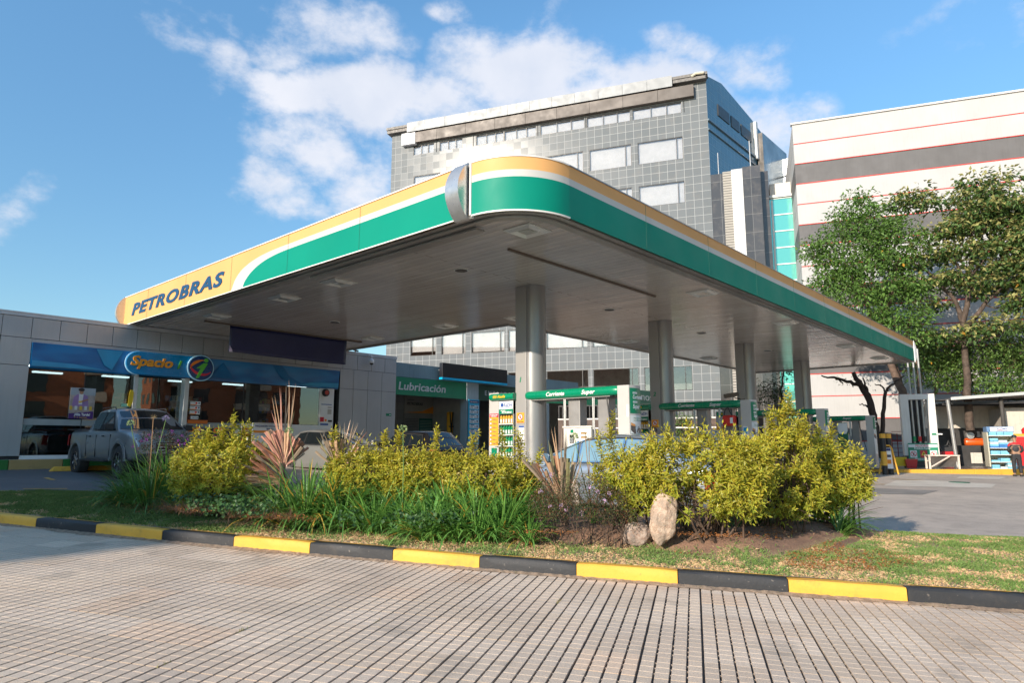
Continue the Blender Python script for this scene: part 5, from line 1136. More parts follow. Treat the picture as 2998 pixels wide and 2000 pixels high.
    mb = MB(); prof = [(x0 + .08 + r*.9*math.cos(a), zc + r*math.sin(a)) for a in np.linspace(PI/2, 3*PI/2, 10)] + [(x0 + .42 + r*.9*math.cos(a), zc + r*math.sin(a)) for a in np.linspace(-PI/2, PI/2, 10)]
    n = len(prof); rows = []
    for y, s in ((10.30, .75), (10.26, .95), (10.18, 1.), (7.86, 1.), (7.74, .97), (7.705, .9)):
        rows += [(x0 + .25 + (x - x0 - .25)*s, Y(y), zc + (z - zc)*s) for x, z in prof]
    mb.add(rows, [(k*n + q, k*n + (q+1) % n, (k+1)*n + (q+1) % n, (k+1)*n + q) for k in range(5) for q in range(n)] + [tuple(range(n))[::-1], tuple(range(5*n, 6*n))]); hd = mb.build('header', m_hd, t, smooth=50)
    for tx, y, w in (('Corriente', 9.62, .52), ('Super', 8.62, .36)):
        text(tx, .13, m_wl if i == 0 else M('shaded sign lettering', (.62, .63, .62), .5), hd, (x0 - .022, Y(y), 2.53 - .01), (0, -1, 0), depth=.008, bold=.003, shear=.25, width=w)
    mb = MB(); mb.box(x0 + .02, x0 + .48, Y(7.9), Y(10.1), 2.44, 2.458); mb.box(x0 + .1, x0 + .4, Y(8.0), Y(8.5), 2.42, 2.438); mb.box(x0 + .1, x0 + .4, Y(9.3), Y(9.9), 2.42, 2.438); mb.build('header_underside', M('grey underside', (.25, .24, .22), .5), hd)
    for y0, y1 in ((9.10, 8.78), (8.30, 8.02)): mb = MB(); mb.box(x0 + .14, x0 + .42, Y(y0), Y(y1), zb + .16, 2.44); mb.build('pillar', M('shaded pillar grey', (.28, .27, .26), .4, .2), t, bevel=.015)
    for y in (9.14, 8.36): mb = MB(); mb.tube([(x0 + .05, Y(y), 1.75), (x0 + .05, Y(y), 2.45)], .022, 8); mb.tube([(x0 + .05, Y(y - .035), 2.44), (x0 + .035, Y(y - .035), 2.0), (x0 + .03, Y(y - .06), 1.5), (x0 - .02, Y(y - .1), 1.0)], .012, 8); mb.build('hose_riser', m_pipe, t)
    mb = MB(); mb.tube([(x0 + .05, Y(8.0), 2.42), (x0 + .02, Y(7.93), 2.0), (x0 + .02, Y(7.82), 1.5), (x0 + .06, Y(7.75), 1.1)], .014, 8); mb.build('hose', m_hose, t, smooth=60)
    # pump between the pillars
    d = thing('fuel_pump', ('cream fuel pump with keypad and two small displays on the nearest island', 'grey fuel pump with a rounded top on the second island', 'grey fuel pump on the third island behind the tall yellow shrub', 'fuel pump with red and green nozzles on the farthest island')[i], 'fuel pump', (x0 + .25, Y(8.75), zb + .16), 'fuel pumps on the islands')
    mcr = M('cream enamel', (.66, .62, .55), .4, var=.05, dirt=.15) if i == 0 else M('grey enamel', (.50, .50, .49), .4, var=.05, dirt=.15)
    mb = MB(); mb.box(x0, x0 + .13, Y(8.39), Y(9.14), zb + .16, 1.79); mb.box(x0 + .14, x0 + .5, Y(8.42), Y(9.12), zb + .16, 1.5); bd = mb.build('cabinet', mcr, d, bevel=.02)
    mb = MB(); mb.box(x0 - .01, x0 + .14, Y(8.37), Y(9.16), 1.792, 1.83); mb.build('cabinet_top', mcr, d, bevel=.008)
    mb = MB(); mb.box(x0 - .004, x0 - .001, Y(8.44), Y(8.72), 1.5, 1.73); f = mb.build('display_panel', m_wht, d)
    mb = MB(); mb.box(x0 - .008, x0 - .0045, Y(8.50), Y(8.66), 1.655, 1.69); mb.box(x0 - .008, x0 - .0045, Y(8.50), Y(8.66), 1.565, 1.60); mb.build('amber_display', M('amber display', (.28, .15, .02), .3), f)
    mb = MB(); mb.box(x0 - .012, x0 - .001, Y(8.85), Y(8.96), 1.46, 1.64); f = mb.build('keypad', m_blk, d); mb = MB()
    for a in range(3):
        for c in range(4): mb.box(x0 - .015, x0 - .0125, Y(8.868 + a*.03), Y(8.888 + a*.03), 1.475 + c*.028, 1.492 + c*.028)
    mb.build('keys', M('grey keys', (.4, .42, .42), .5), f); mb = MB(); mb.box(x0 - .006, x0 - .001, Y(8.86), Y(8.94), 1.68, 1.75); mb.build('green_sticker', m_grn, d)
    if i > 0:
        mb = MB(); pts = [(Y(8.43) + .33*(1 - math.cos(a))/1, 1.72 + .13*math.sin(a)) for a in np.linspace(0, PI, 12)]; mb.slab([(x0 - .06, y, z) for y, z in pts] + [(x0 - .06, Y(9.09), 1.2), (x0 - .06, Y(8.43), 1.2)], (.05, 0, 0)); q = mb.build('rounded_head', mcr, d, bevel=.01)
        mb = MB(); mb.box(x0 - .068, x0 - .061, Y(8.62), Y(8.88), 1.58, 1.72); mb.build('amber_display', MC['amber display'], q)
    if i == 3:
        for y, c in ((9.3, (.0, .15, .07)), (9.18, (.5, .02, .02))): mb = MB(); mb.box(x0 - .03, x0 + .06, Y(y - .05), Y(y + .04), 1.35, 1.75); mb.box(x0 - .04, x0 - .031, Y(y - .04), Y(y + .03), 1.35, 1.42, ); mb.build('nozzle', M('nozzle cover %.1f' % c[0], c, .4), d)
    # oil display cabinet beside the column
    e = thing('oil_display', ('lit cabinet of motor oil beside the nearest column, with orange safety poster', 'motor oil cabinet beside the second column', 'motor oil cabinet behind the red bag', 'small motor oil cabinet at the farthest island')[i], 'display cabinet', (x0 + .2, Y(11.05), zb + .16), 'motor oil display cabinets')
    ye0, ye1 = Y(10.63), Y(11.10)
    mb = MB(); mb.box(x0 - .01, x0 + .42, ye1, Y(11.42), zb + .16, 2.68); mb.box(x0 + .38, x0 + .42, ye0, ye1 - .002, zb + .16, 2.47); mb.box(x0, x0 + .38, ye0, ye0 + .015, zb + .16, 2.47); mb.box(x0, x0 + .42, ye0, ye1 - .002, 2.15, 2.46); mb.box(x0, x0 + .42, ye0, ye1 - .002, zb + .16, .85); mb.build('cabinet', m_pyl, e, bevel=.006)
    mb = MB(); prof = [(x0 - .02 + .09*math.cos(a), 2.565 + .085*math.sin(a)) for a in np.linspace(PI/2, 3*PI/2, 9)] + [(x0 + .3, 2.48), (x0 + .3, 2.65)]; n = len(prof)
    mb.add([(x, y, z) for y in (Y(11.33), Y(10.56)) for x, z in prof], [(q, (q+1) % n, n + (q+1) % n, n + q) for q in range(n)] + [tuple(range(n))[::-1], tuple(range(n, 2*n))]); h = mb.build('header', m_hd, e, smooth=40)
    text('ESS Abadía', .085, M('yellow sign lettering', (.75, .48, .02), .5), h, (x0 - .115, Y(11.2), 2.54), (0, -1, 0), depth=.004, bold=.003, shear=.2, width=.40)
    mb = MB(); mb.box(x0 - .005, x0 - .001, ye0 + .01, ye1 - .01, 2.27, 2.46); s = mb.build('white_sign', m_wht, e); text('ReDH', .13, M('blue print', (.02, .08, .3), .5), s, (x0 - .008, ye1 - .17, 2.32), (0, -1, 0), depth=.002, bold=.002, width=.25)
    mb = MB(); mb.slab([(x0 - .0055, ye1 - .11 + .05*math.cos(a), 2.37 + .05*math.sin(a)) for a in np.linspace(0, 2*PI, 17)[:-1]], (-.002, 0, 0)); mb.build('logo_ball', MC['blue print'], s)
    mb = MB(); mb.box(x0 - .006, x0 - .001, ye0 + .01, ye1 - .01, 2.155, 2.268); s = mb.build('green_sign', m_grn, e); text('PETROBRAS', .065, m_wl, s, (x0 - .009, ye1 - .1, 2.17), (0, -1, 0), depth=.002, bold=.002, shear=.2, width=.32); text('LUBRICANTES', .03, m_wl, s, (x0 - .009, ye1 - .06, 2.225), (0, -1, 0), depth=.002, bold=.001, width=.16)
    mb = MB()
    for z in (1.91, 1.65, 1.385, 1.12): mb.box(x0 + .01, x0 + .375, ye0 + .016, ye1 - .003, z, z + .012); mb.box(x0 + .0, x0 + .008, ye0 + .016, ye1 - .003, z - .01, z + .018)
    mb.build('shelves', M('white shelf', (.6, .6, .58), .4), e)
    mb = MB(); mb.box(x0 - .014, x0 - .0105, ye1 + .005, Y(11.4), 1.40, 2.08); s = mb.build('safety_poster', M('orange poster', (.85, .36, .03), .45), e); mb = MB(); mb.box(x0 - .016, x0 - .0105, ye1 + .005, Y(11.4), 2.082, 2.17); s2 = mb.build('red_heading', M('red poster', (.55, .02, .04), .4), e)
    text('RECOMENDACIONES', .03, m_wl, s2, (x0 - .018, Y(11.38), 2.13), (0, -1, 0), depth=.002, bold=.001, width=.25); text('DE SEGURIDAD', .03, m_wl, s2, (x0 - .018, Y(11.35), 2.095), (0, -1, 0), depth=.002, bold=.001, width=.19)
    if i == 0:
        for k in range(7):
            z = 2.03 - k*.097; mb = MB(); mb.box(x0 - .017, x0 - .0145, Y(11.32), Y(11.385), z - .03, z + .03); q = mb.build('red_square', M('red poster', (.55, .02, .04), .4), s); mb = MB(); mb.slab([(x0 - .0175, Y(11.352) + .024*math.cos(a), z + .024*math.sin(a)) for a in np.linspace(0, 2*PI, 11)[:-1]], (-.001, 0, 0)); mb.build('white_disc', m_wht, q)
            mb = MB(); mb.box(x0 - .017, x0 - .0145, Y(11.20), Y(11.29), z - .002, z + .008); mb.box(x0 - .017, x0 - .0145, Y(11.15), Y(11.29), z - .018, z - .010); mb.build('text_line', M('dark print', (.05, .06, .1), .5), s)
        mb = MB(); mb.box(x0 - .016, x0 - .0105, Y(11.15), Y(11.33), 1.13, 1.34); mb.build('green_badge', m_grn, e)
    # bottles: standing on the shelves, each a thing of its own
    rows = ((1.922, 0), (1.662, 1), (1.397, 1), (1.132, 1)) if i < 2 else ((1.922, 0), (1.662, 1))
    mgold = M('golden oil bottle', (.62, .33, .03), .35, coat=.3); mgb = M('green oil bottle', (.0, .22, .08), .35, coat=.3); mlab = M('pale bottle label', (.62, .64, .60), .5)
    rn = ('top', 'second', 'third', 'lowest')
    for ri, (z, kind) in enumerate(rows):
        for c in range(5):
            y = ye1 - .055 - c*.085; lb = '%s oil bottle, %s on the %s shelf of the %s oil cabinet' % ('golden' if kind == 0 else 'green', ('leftmost', 'second from left', 'middle', 'second from right', 'rightmost')[c], rn[ri], ('nearest', 'second', 'third', 'farthest')[i])
            bt = thing('oil_bottle', lb, 'bottle', (x0 + .06, y, z), 'oil bottles, %s shelf, %s cabinet' % (rn[ri], names[i]))
            mb = MB(); mb.add([(x0 + .02, y - .034, z), (x0 + .11, y - .034, z), (x0 + .11, y + .034, z), (x0 + .02, y + .034, z), (x0 + .02, y - .034, z + .13), (x0 + .11, y - .034, z + .13), (x0 + .11, y + .034, z + .15), (x0 + .02, y + .034, z + .15), (x0 + .04, y - .012, z + .19), (x0 + .09, y - .012, z + .19), (x0 + .09, y + .03, z + .195), (x0 + .04, y + .03, z + .195)],
                [(0, 3, 2, 1), (0, 1, 5, 4), (1, 2, 6, 5), (2, 3, 7, 6), (3, 0, 4, 7), (4, 5, 9, 8), (5, 6, 10, 9), (6, 7, 11, 10), (7, 4, 8, 11), (8, 9, 10, 11)]); mb.build('bottle_body', mgold if kind == 0 else mgb, bt)
            mb = MB(); mb.lathe((x0 + .065, y + .012, z + .196), [(.016, 0), (.016, .025)], 8); mb.build('cap', m_blk if kind == 0 else mgb, bt)
            mb = MB(); mb.box(x0 + .017, x0 + .0195, y - .024, y + .024, z + .02, z + .11); mb.build('bottle_label', mlab, bt)
    return t
isl = [12.0, 18.3, 24.75, 32.3]
for i, x in enumerate(isl): island(i, x, 0 if i < 3 else .3)
# notices on column 1 and 2
for ci, (cx, nm) in enumerate(((12.03, 'the nearest canopy column'), (18.33, 'the second canopy column'))):
    y1 = 10.555; t = thing('no_phone_sign', 'orange sign with crossed-out figure on %s' % nm, 'sign', (cx, 10.43, 2.05)); mb = MB(); mb.box(cx - .008, cx - .002, 10.31, 10.545, 1.93, 2.17); mb.build('plate', M('orange poster', (.85, .36, .03), .45), t)
    picto(t, (cx - .009, 10.43, 2.07), .08, (0, -1, 0), 0); text('Apague el motor', .03, m_blk, t, (cx - .011, 10.53, 1.945), (0, -1, 0), depth=.002, bold=.001, width=.2)
    if ci == 0:
        t = thing('paper_notice', 'white paper notice with a blue heading stuck below the orange sign on the nearest column', 'notice', (cx, 10.4, 1.7)); mb = MB(); mb.box(cx - .006, cx - .002, 10.31, 10.48, 1.46, 1.87); mb.build('paper', m_wht, t); mb = MB(); mb.box(cx - .009, cx - .0065, 10.315, 10.475, 1.82, 1.865); mb.build('heading', M('blue print', (.02, .08, .3), .5), t)
        mb = MB()
        for k in range(9): mb.box(cx - .008, cx - .0065, 10.33 + (k % 3)*.01, 10.46, 1.52 + k*.031, 1.528 + k*.031)
        mb.build('print', M('grey print', (.45, .42, .38), .5), t)
t = thing('red_first_aid_bag', 'red bag with a white emblem hanging from the second fuel island', 'bag', (18.3, 8.0, 2.1)); o_ = PX((1900 + 1110/4.702, 1100 + 620/4.702), 18.25)
mb = MB(); mb.rbox((18.25, o_[1], o_[2]), (.2, .36, .30)); b_ = mb.build('bag_body', M('red nylon', (.55, .03, .02), .55, var=.2, vs=8), t, bevel=.05); mb = MB(); mb.tube([(18.2, o_[1] + .14, o_[2] + .1), (18.2, o_[1] + .1, o_[2] + .3), (18.25, o_[1] + .03, o_[2] + .38), (18.2, o_[1] - .04, o_[2] + .25), (18.2, o_[1] - .1, o_[2] + .12)], .014, 6); mb.build('strap', m_blk, t)
mb = MB(); mb.box(18.145, 18.148, o_[1] - .14, o_[1] - .06, o_[2] - .08, o_[2] + .08); mb.build('emblem', m_wht, t)
o_ = PX((1900 + 1130/4.702, 1100 + 270/4.702), 24.7)
t = thing('box_camera', 'brown box security camera fixed high on the third column', 'camera', tuple(o_)); mb = MB(); mb.rbox(tuple(o_), (.16, .55, .15), ry=0, rx=-.12); mb.build('housing', M('brown housing', (.16, .13, .10), .5), t, bevel=.02); mb = MB(); mb.tube([(o_[0], o_[1] - .1, o_[2] - .08), (o_[0] + .1, o_[1] - .35, o_[2] - .18), (o_[0] + .1, o_[1] - .5, o_[2] - .17)], .02, 6); mb.build('arm', m_blk, t)
# green totem poster at the third / fourth island, sign stand
o_ = PX(z5(1275, 870), 31.0); t = thing('green_banner_stand', 'green upright banner with a gold ring, under the far end of the canopy', 'banner', (31.0, o_[1], GZ(o_[1])))
a_ = PX(z5(1225, 660), 31.); c_ = PX(z5(1325, 660), 31.); mb = MB(); mb.box(30.98, 31.0, a_[1], c_[1], .5, a_[2] + .02); mb.build('panel', M('deep green banner', (.02, .13, .07), .45), t); mb = MB(); mb.slab([(30.975, a_[1], a_[2]), (30.975, a_[1], a_[2] - .34), (30.975, (a_[1]*.85 + c_[1]*.15), a_[2] - .46), (30.975, (a_[1]*.15 + c_[1]*.85), a_[2] - .46), (30.975, c_[1], a_[2] - .34), (30.975, c_[1], a_[2])], (-.003, 0, 0)); mb.build('white_shield', m_wht, t)
mb = MB(); an = np.linspace(0, 2*PI, 21)
for k in range(20): mb.add([(30.972, o_[1] + r*math.cos(a), o_[2] + r*1.4*math.sin(a)) for r, a in ((.17, an[k]), (.17, an[k+1]), (.14, an[k+1]), (.14, an[k]))], [(0, 1, 2, 3)])
mb.build('gold_ring', M('gold print', (.55, .38, .08), .4), t)
# ------------------------------------------------------------------ vehicles
def carpaint(name, col, metal=.5, dirt=.15): return M(name, col, .33, metal, var=.06, vs=1.2, coat=.6)
m_tyre = M('tyre rubber', (.03, .03, .03), .8, var=.25, vs=9, dirt=.3); m_rim = M('alloy rim', (.5, .5, .52), .25, .9); m_cg = M('dark car glass', (.012, .016, .018), .04, spec=1., coat=.6, var=.02); m_trimb = M('black plastic trim', (.025, .025, .027), .5)
def interp(pts, x): return float(np.interp(x, [p[0] for p in pts], [p[1] for p in pts]))
def bool_cut(o, cutters):
    for c in cutters:
        m_ = o.modifiers.new('b', 'BOOLEAN'); m_.operation = 'DIFFERENCE'; m_.object = c; m_.solver = 'EXACT'
    dg = bpy.context.evaluated_depsgraph_get(); me = bpy.data.meshes.new_from_object(o.evaluated_get(dg)); o.modifiers.clear(); o.data = me
    for c in cutters: bpy.data.objects.remove(c)
def car(name, label, cat, loc, rz, L, W, top, sec, cab, wheels, rw, paint_m, glass_m, wspan=.21, bed=None, chrome=False, tail=True, spokes=6):
    """local +x forward. top: (x,z) of body top; cab: dict"""
    t = thing(name, label, cat, (0, 0, 0)); zb = sec['zb']; hw = W/2
    xs = np.unique(np.concatenate([np.linspace(-L/2, L/2, 61), [-L/2 + .03, -L/2 + .1, L/2 - .03, L/2 - .1]])); vs = []; fs = []
    for x in xs:
        u = abs(x)/(L/2); w = hw*(1 - .16*max(0, (u - .72)/.28)**2.2); zt = interp(top, x); e = max(0, (u - .94)/.06); zlow = zb + .10*e + sec.get('rise', .12)*max(0, (u - .8)/.2)
        zt2 = zt - .10*e; h = zt2 - zlow
        cr_ = sec.get('crown', .02); half = [(0, zlow), (w*.86, zlow), (w*.93, zlow + .03*h), (w*.965, zlow + .10*h), (w*.985, zlow + .25*h), (w*.996, zlow + .42*h), (w*1.0, zlow + .56*h), (w*.998, zlow + .68*h), (w*.988, zlow + .80*h), (w*.972, zlow + .88*h), (w*.945, zlow + .945*h), (w*.90, zt2 - .006), (w*.82, zt2 + cr_*.3), (w*.5, zt2 + cr_*.9), (0, zt2 + cr_*1.3)]
        ring = [(x, -a, b_) for a, b_ in half[1:-1]][::1]; ring = [(x, 0, half[0][1])] + ring + [(x, 0, half[-1][1])] + [(x, a, b_) for a, b_ in half[1:-1]][::-1]
        vs += ring; n = len(ring)
    for i in range(len(xs)-1):
        for k in range(n): fs.append((i*n+k, i*n+(k+1) % n, (i+1)*n+(k+1) % n, (i+1)*n+k))
    fs += [tuple(range(n))[::-1], tuple(range((len(xs)-1)*n, len(xs)*n))]; fs = [f[::-1] for f in fs]
    mb = MB(); mb.add(vs, fs); body = mb.build('body', paint_m, t, wc=False)
    import bmesh
    bm = bmesh.new(); bm.from_mesh(body.data); bmesh.ops.recalc_face_normals(bm, faces=bm.faces); bm.to_mesh(body.data); bm.free()
    cut = []
    for wx in wheels:
        for s in (-1, 1):
            mb = MB(); mb.lathe((wx, s*(hw - .12), rw), [(rw*1.17, -.3), (rw*1.17, .3)], 28, 'Y'); c = mb.build('c', m_trimb); bm = bmesh.new(); bm.from_mesh(c.data); bmesh.ops.recalc_face_normals(bm, faces=bm.faces); bm.to_mesh(c.data); bm.free(); cut.append(c)
    if bed:
        mb = MB(); mb.box(bed[0], bed[1], -hw*.84, hw*.84, bed[2], 3); cut.append(mb.build('c', m_trimb))
    bool_cut(body, cut)
    body.data.shade_smooth(); body.data.set_sharp_from_angle(angle=R(38)); 
    if not body.data.materials: body.data.materials.append(paint_m)
    # cabin: planar sides, crowned roof and screens
    xwb, xrf, xrr, xrb, zbelt, zroof = [cab[k] for k in ('wb', 'rf', 'rr', 'rb', 'belt', 'roof')]; wb = hw*.93; wr = hw*.93 - cab.get('tumble', .17)
    pr = [(xrb, zbelt), (xrb + (xrr - xrb)*.5, zbelt + (zroof - zbelt)*.56), (xrr, zroof - .035), (xrr + .18, zroof - .008), ((xrr+xrf)/2, zroof + .012), (xrf - .18, zroof - .008), (xrf, zroof - .04), (xrf + (xwb - xrf)*.5, zbelt + (zroof - zbelt)*.53), (xwb, zbelt)]
    def cabring(x, z, o=0.):
        w = wb - (wb - wr)*max(0, min(1, (z - zbelt)/(zroof - zbelt))) + o; z = z + o*.7
        k = max(0, min(1, (z - zbelt)/(zroof - zbelt)*1.6)); 
        return [(x, -w, z - .045*k), (x, -w*.93, z - .012*k), (x, -w*.5, z + .018*k), (x, 0, z + .028*k), (x, w*.5, z + .018*k), (x, w*.93, z - .012*k), (x, w, z - .045*k)]
    vs = []; fs = []
    for x, z in pr: vs += [(x, -wb, zbelt - .12)] + cabring(x, z) + [(x, wb, zbelt - .12)]
    n = 9
    for i in range(len(pr)-1):
        for k in range(n-1): fs.append((i*n+k, (i+1)*n+k, (i+1)*n+k+1, i*n+k+1))
    fs += [tuple(range(n)), tuple(range((len(pr)-1)*n, len(pr)*n))[::-1]]
    mb = MB(); mb.add(vs, fs); cb = mb.build('cabin', cab.get('paint', paint_m), t, smooth=40, wc=False)
    # screens
    for nm, (xa, xb) in (('windscreen', (xwb, xrf)), ('rear_window', (xrb, xrr))):
        pts = []
        for u in (.07, .5, .93):
            x = xa + (xb - xa)*u; z = zbelt + (zroof - .04 - zbelt)*u*(1.0 if nm == 'windscreen' else 1.03); rg = cabring(x, z + (.02 if u == .5 and nm == 'windscreen' else .018 if u == .5 else 0), .0)
            sgn = 1 if nm == 'windscreen' else -1; pts.append([(p[0] + .012*sgn, p[1]*.94, p[2] + .010) for p in rg])
        mb = MB(); mb.add(pts[0] + pts[1] + pts[2], [(q*7+k, q*7+k+1, (q+1)*7+k+1, (q+1)*7+k) for q in (0, 1) for k in range(6)]); mb.build(nm, glass_m, t, smooth=60, wc=False)
    # side windows: polygons on the tumblehome plane
    def sidept(x, z, s, o=.008): w = wb - (wb - wr)*(z - zbelt)/(zroof - zbelt); return (x, s*(w + o), z)
    for s in (-1, 1):
        for poly in cab['win']:
            mb = MB(); mb.slab([sidept(x, z, s, .001) for x, z in poly], (0, s*.005, .001)); mb.build('side_window', glass_m, t, wc=False)
            c = np.mean(poly, axis=0); big = [(c[0] + (x-c[0])*1.05 + (.012 if x > c[0] else -.012), c[1] + (z-c[1])*1.06 + (.006 if z > c[1] else -.010)) for x, z in poly]
            mb = MB(); mb.slab([sidept(x, z, s, -.004) for x, z in big], (0, s*.006, .001)); mb.build('window_frame', m_chrome if chrome else m_trimb, t, wc=False)
        if chrome: mb = MB(); xs_ = np.linspace(xrb + .15, xwb - .05, 24); mb.tube([(x, s*(wb - (wb - wr)*(interp(pr, x) - .05 - zbelt)/(zroof - zbelt) + .012), interp(pr, x) - .055) for x in xs_], .009, 5); mb.build('chrome_strip', m_chrome, t, wc=False)
    for wx in wheels:
        for s in (-1, 1):
            y = s*(hw - wspan/2 - .015); mb = MB(); h = wspan/2
            mb.lathe((wx, y, rw), [(rw*.62, -h), (rw*.9, -h*1.02), (rw*.985, -h*.8), (rw, -h*.45), (rw, h*.45), (rw*.985, h*.8), (rw*.9, h*1.02), (rw*.62, h)], 30, 'Y', caps=False); wh = mb.build('wheel', m_tyre, t, smooth=35, wc=False)
            mb = MB(); yo = s*h*.72; mb.lathe((wx, y + yo*.2, rw), [(rw*.60, -.02), (rw*.60, .02)], 24, 'Y', 1)
            for k in range(spokes):
                a = 2*PI*k/spokes + .3; mb.rbox((wx + rw*.33*math.cos(a), y + yo, rw + rw*.33*math.sin(a)), (rw*.62, .03, rw*.13), ry=-a, mi=0)
            for k in range(24):
                a = 2*PI*k/24; mb.rbox((wx + rw*.60*math.cos(a), y + yo, rw + rw*.60*math.sin(a)), (.035, .045, rw*.17), ry=-a, mi=0)
            mb.lathe((wx, y + yo, rw), [(rw*.13, -.02), (rw*.13, .03)], 12, 'Y', 0); mb.build('rim', [m_rim, m_trimb], wh, wc=False)
    for s in (-1, 1):
        mx_ = xwb - .28; mb = MB(); mb.rbox((mx_, s*(wb + .14), zbelt + .09), (.14, .22, .16)); mb.rbox((mx_, s*(wb + .02), zbelt + .03), (.05, .12, .04)); mb.build('mirror', cab.get('mirror', paint_m), t, bevel=.03, wc=False)
    for s in (-1, 1):
        fx = L/2; zt = interp(top, fx - .15); mb = MB(); p = [(fx - .07, s*hw*.45, zt - .16), (fx - .15, s*hw*.80, zt - .13), (fx - .42, s*hw*.935, zt - .07), (fx - .42, s*hw*.94, zt - .16), (fx - .15, s*hw*.83, zt - .27), (fx - .05, s*hw*.5, zt - .26)]
        mb.slab([(a + .015, b_ + s*.01, c) for a, b_, c in p], (-.05, -s*.03, 0)); mb.build('headlight', M('headlight glass', (.45, .5, .52), .08, .6, spec=1, var=.3, vs=14), t, wc=False)
        fx = -L/2; zt = interp(top, fx + .15); mb = MB(); mb.slab([(fx + .02, s*hw*.80, zt - .12), (fx + .14, s*hw*.93, zt - .10), (fx + .22, s*hw*.965, zt - .12), (fx + .2, s*hw*.975, zt - .40), (fx + .1, s*hw*.93, zt - .42), (fx + .01, s*hw*.82, zt - .40)], (-.012, s*.015, 0)); mb.build('tail_light', M('red tail lens', (.4, .01, .01), .12, coat=.8), t, wc=False)
    fx = L/2; zt = interp(top, fx - .1); mb = MB(); mb.box(fx - .06, fx + .012, -hw*.42, hw*.42, zt - .34, zt - .12); g = mb.build('grille', m_trimb, t, bevel=.02, wc=False)
    mb = MB()
    for k in range(3): mb.box(fx + .013, fx + .022, -hw*.38, hw*.38, zt - .31 + k*.07, zt - .295 + k*.07)
    mb.build('grille_bar', m_chrome, g, wc=False)
    t.location = loc; t.rotation_euler = (0, 0, rz); return t
# grey pickup: nose towards the planting, tail towards the shop
pu = car('pickup_truck', 'dusty grey double cab pickup with dark windows parked beside the shop', 'pickup', (6.78, 19.63, .60), -PI/2, 5.1, 1.78,
    [(-2.55, 1.21), (-.75, 1.21), (-.7, 1.18), (.85, 1.17), (1.2, 1.18), (1.9, 1.14), (2.35, 1.06), (2.5, .96), (2.55, .88)], dict(zb=.43, rise=.08, crown=.03),
    dict(wb=1.35, rf=.52, rr=-.66, rb=-.86, belt=1.17, roof=1.75, tumble=.20, mirror=m_trimb, win=[[(-.52, 1.23), (.0, 1.22), (.0, 1.65), (-.50, 1.65), (-.68, 1.44)], [(.09, 1.22), (.98, 1.20), (.50, 1.64), (.09, 1.65)]]),
    (-1.62, 1.60), .40, carpaint('dusty grey paint', (.26, .28, .29), .45, .35), m_cg, .26, bed=(-2.47, -.86, .62))
def on(par, mb, nm, mat, **k): o = mb.build(nm, mat, par, wc=False, **k); return o
mb = MB()
for s in (-1, 1): mb.box(-2.5, -.9, s*.80, s*.88, 1.215, 1.245)
mb.box(-2.52, -2.46, -.80, .80, 1.215, 1.245); on(pu, mb, 'bed_rail', m_trimb, bevel=.01)
mb = MB(); mb.box(-2.4, -.9, -.74, .74, 1.17, 1.20); on(pu, mb, 'bed_cover', m_trimb)
for s in (-1, 1):
    mb = MB(); mb.box(-.95, 1.0, s*.84, s*.99, .40, .45); on(pu, mb, 'side_step', m_trimb, bevel=.015)
    mb = MB(); mb.tube([(-.6, s*.62, 1.73), (-.55, s*.62, 1.785), (.38, s*.62, 1.785), (.46, s*.62, 1.72)], .014, 6); on(pu, mb, 'roof_rail', m_trimb)
    for x in (-.45, .55): mb = MB(); mb.box(x - .09, x + .06, s*.893, s*.915, 1.02, 1.055); on(pu, mb, 'door_handle', m_trimb, bevel=.008)
    for x in (-.02, 1.02, -.76): mb = MB(); mb.box(x, x + .008, s*.872, s*.8935, .50, 1.07); on(pu, mb, 'door_gap', m_blk)
    for wx in (-1.62, 1.60):       # flared wheel arches
        mb = MB(); an = np.linspace(.02*PI, .98*PI, 18); vs = []
        for a in an:
            for r, yy in ((.455, .80), (.455, .90), (.50, .915), (.57, .885)): vs.append((wx + r*math.cos(a), s*yy, .40 + r*math.sin(a)))
        mb.add(vs, [(4*i+q, 4*i+q+1, 4*i+4+q+1, 4*i+4+q) for i in range(17) for q in range(3)]); on(pu, mb, 'wheel_arch', MC['dusty grey paint'], smooth=60)
mb = MB(); mb.box(2.5, 2.60, -.72, .72, .40, .58); on(pu, mb, 'bumper', m_trimb, bevel=.03)
m_tg2 = M('pale reflecting car glass', (.34, .50, .50), .06, .55, spec=1., coat=.5, var=.25, vs=.8)  # brightness of these windows painted in as a pale teal base
sd_top = [(-2.25, .86), (-2.1, .95), (-1.4, .98), (1.0, .92), (1.9, .80), (2.2, .70), (2.25, .6)]
sd_cab = dict(wb=1.45, rf=.38, rr=-1.0, rb=-1.75, belt=.93, roof=1.43, tumble=.20, win=[[(-.45, .98), (.42, .96), (.42, 1.33), (-.45, 1.36)], [(.50, .96), (1.22, .95), (.55, 1.32)], [(-.53, .98), (-1.18, 1.01), (-.92, 1.32), (-.53, 1.36)]])
car('silver_sedan', 'silver sedan with pale reflecting windows waiting at the nearest fuel island', 'car', (10.95, 6.95, GZ(7)), PI/2, 4.5, 1.74, sd_top, dict(zb=.2), sd_cab, (-1.32, 1.36), .31, carpaint('silver blue paint', (.40, .46, .52), .75, .05), m_tg2, chrome=True)
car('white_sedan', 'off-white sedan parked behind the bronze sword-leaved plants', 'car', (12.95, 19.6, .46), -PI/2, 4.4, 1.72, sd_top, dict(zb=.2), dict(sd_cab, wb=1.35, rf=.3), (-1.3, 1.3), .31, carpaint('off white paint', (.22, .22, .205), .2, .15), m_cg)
hb_top = [(-1.95, .88), (-1.8, .95), (.9, .95), (1.7, .84), (1.95, .7)]
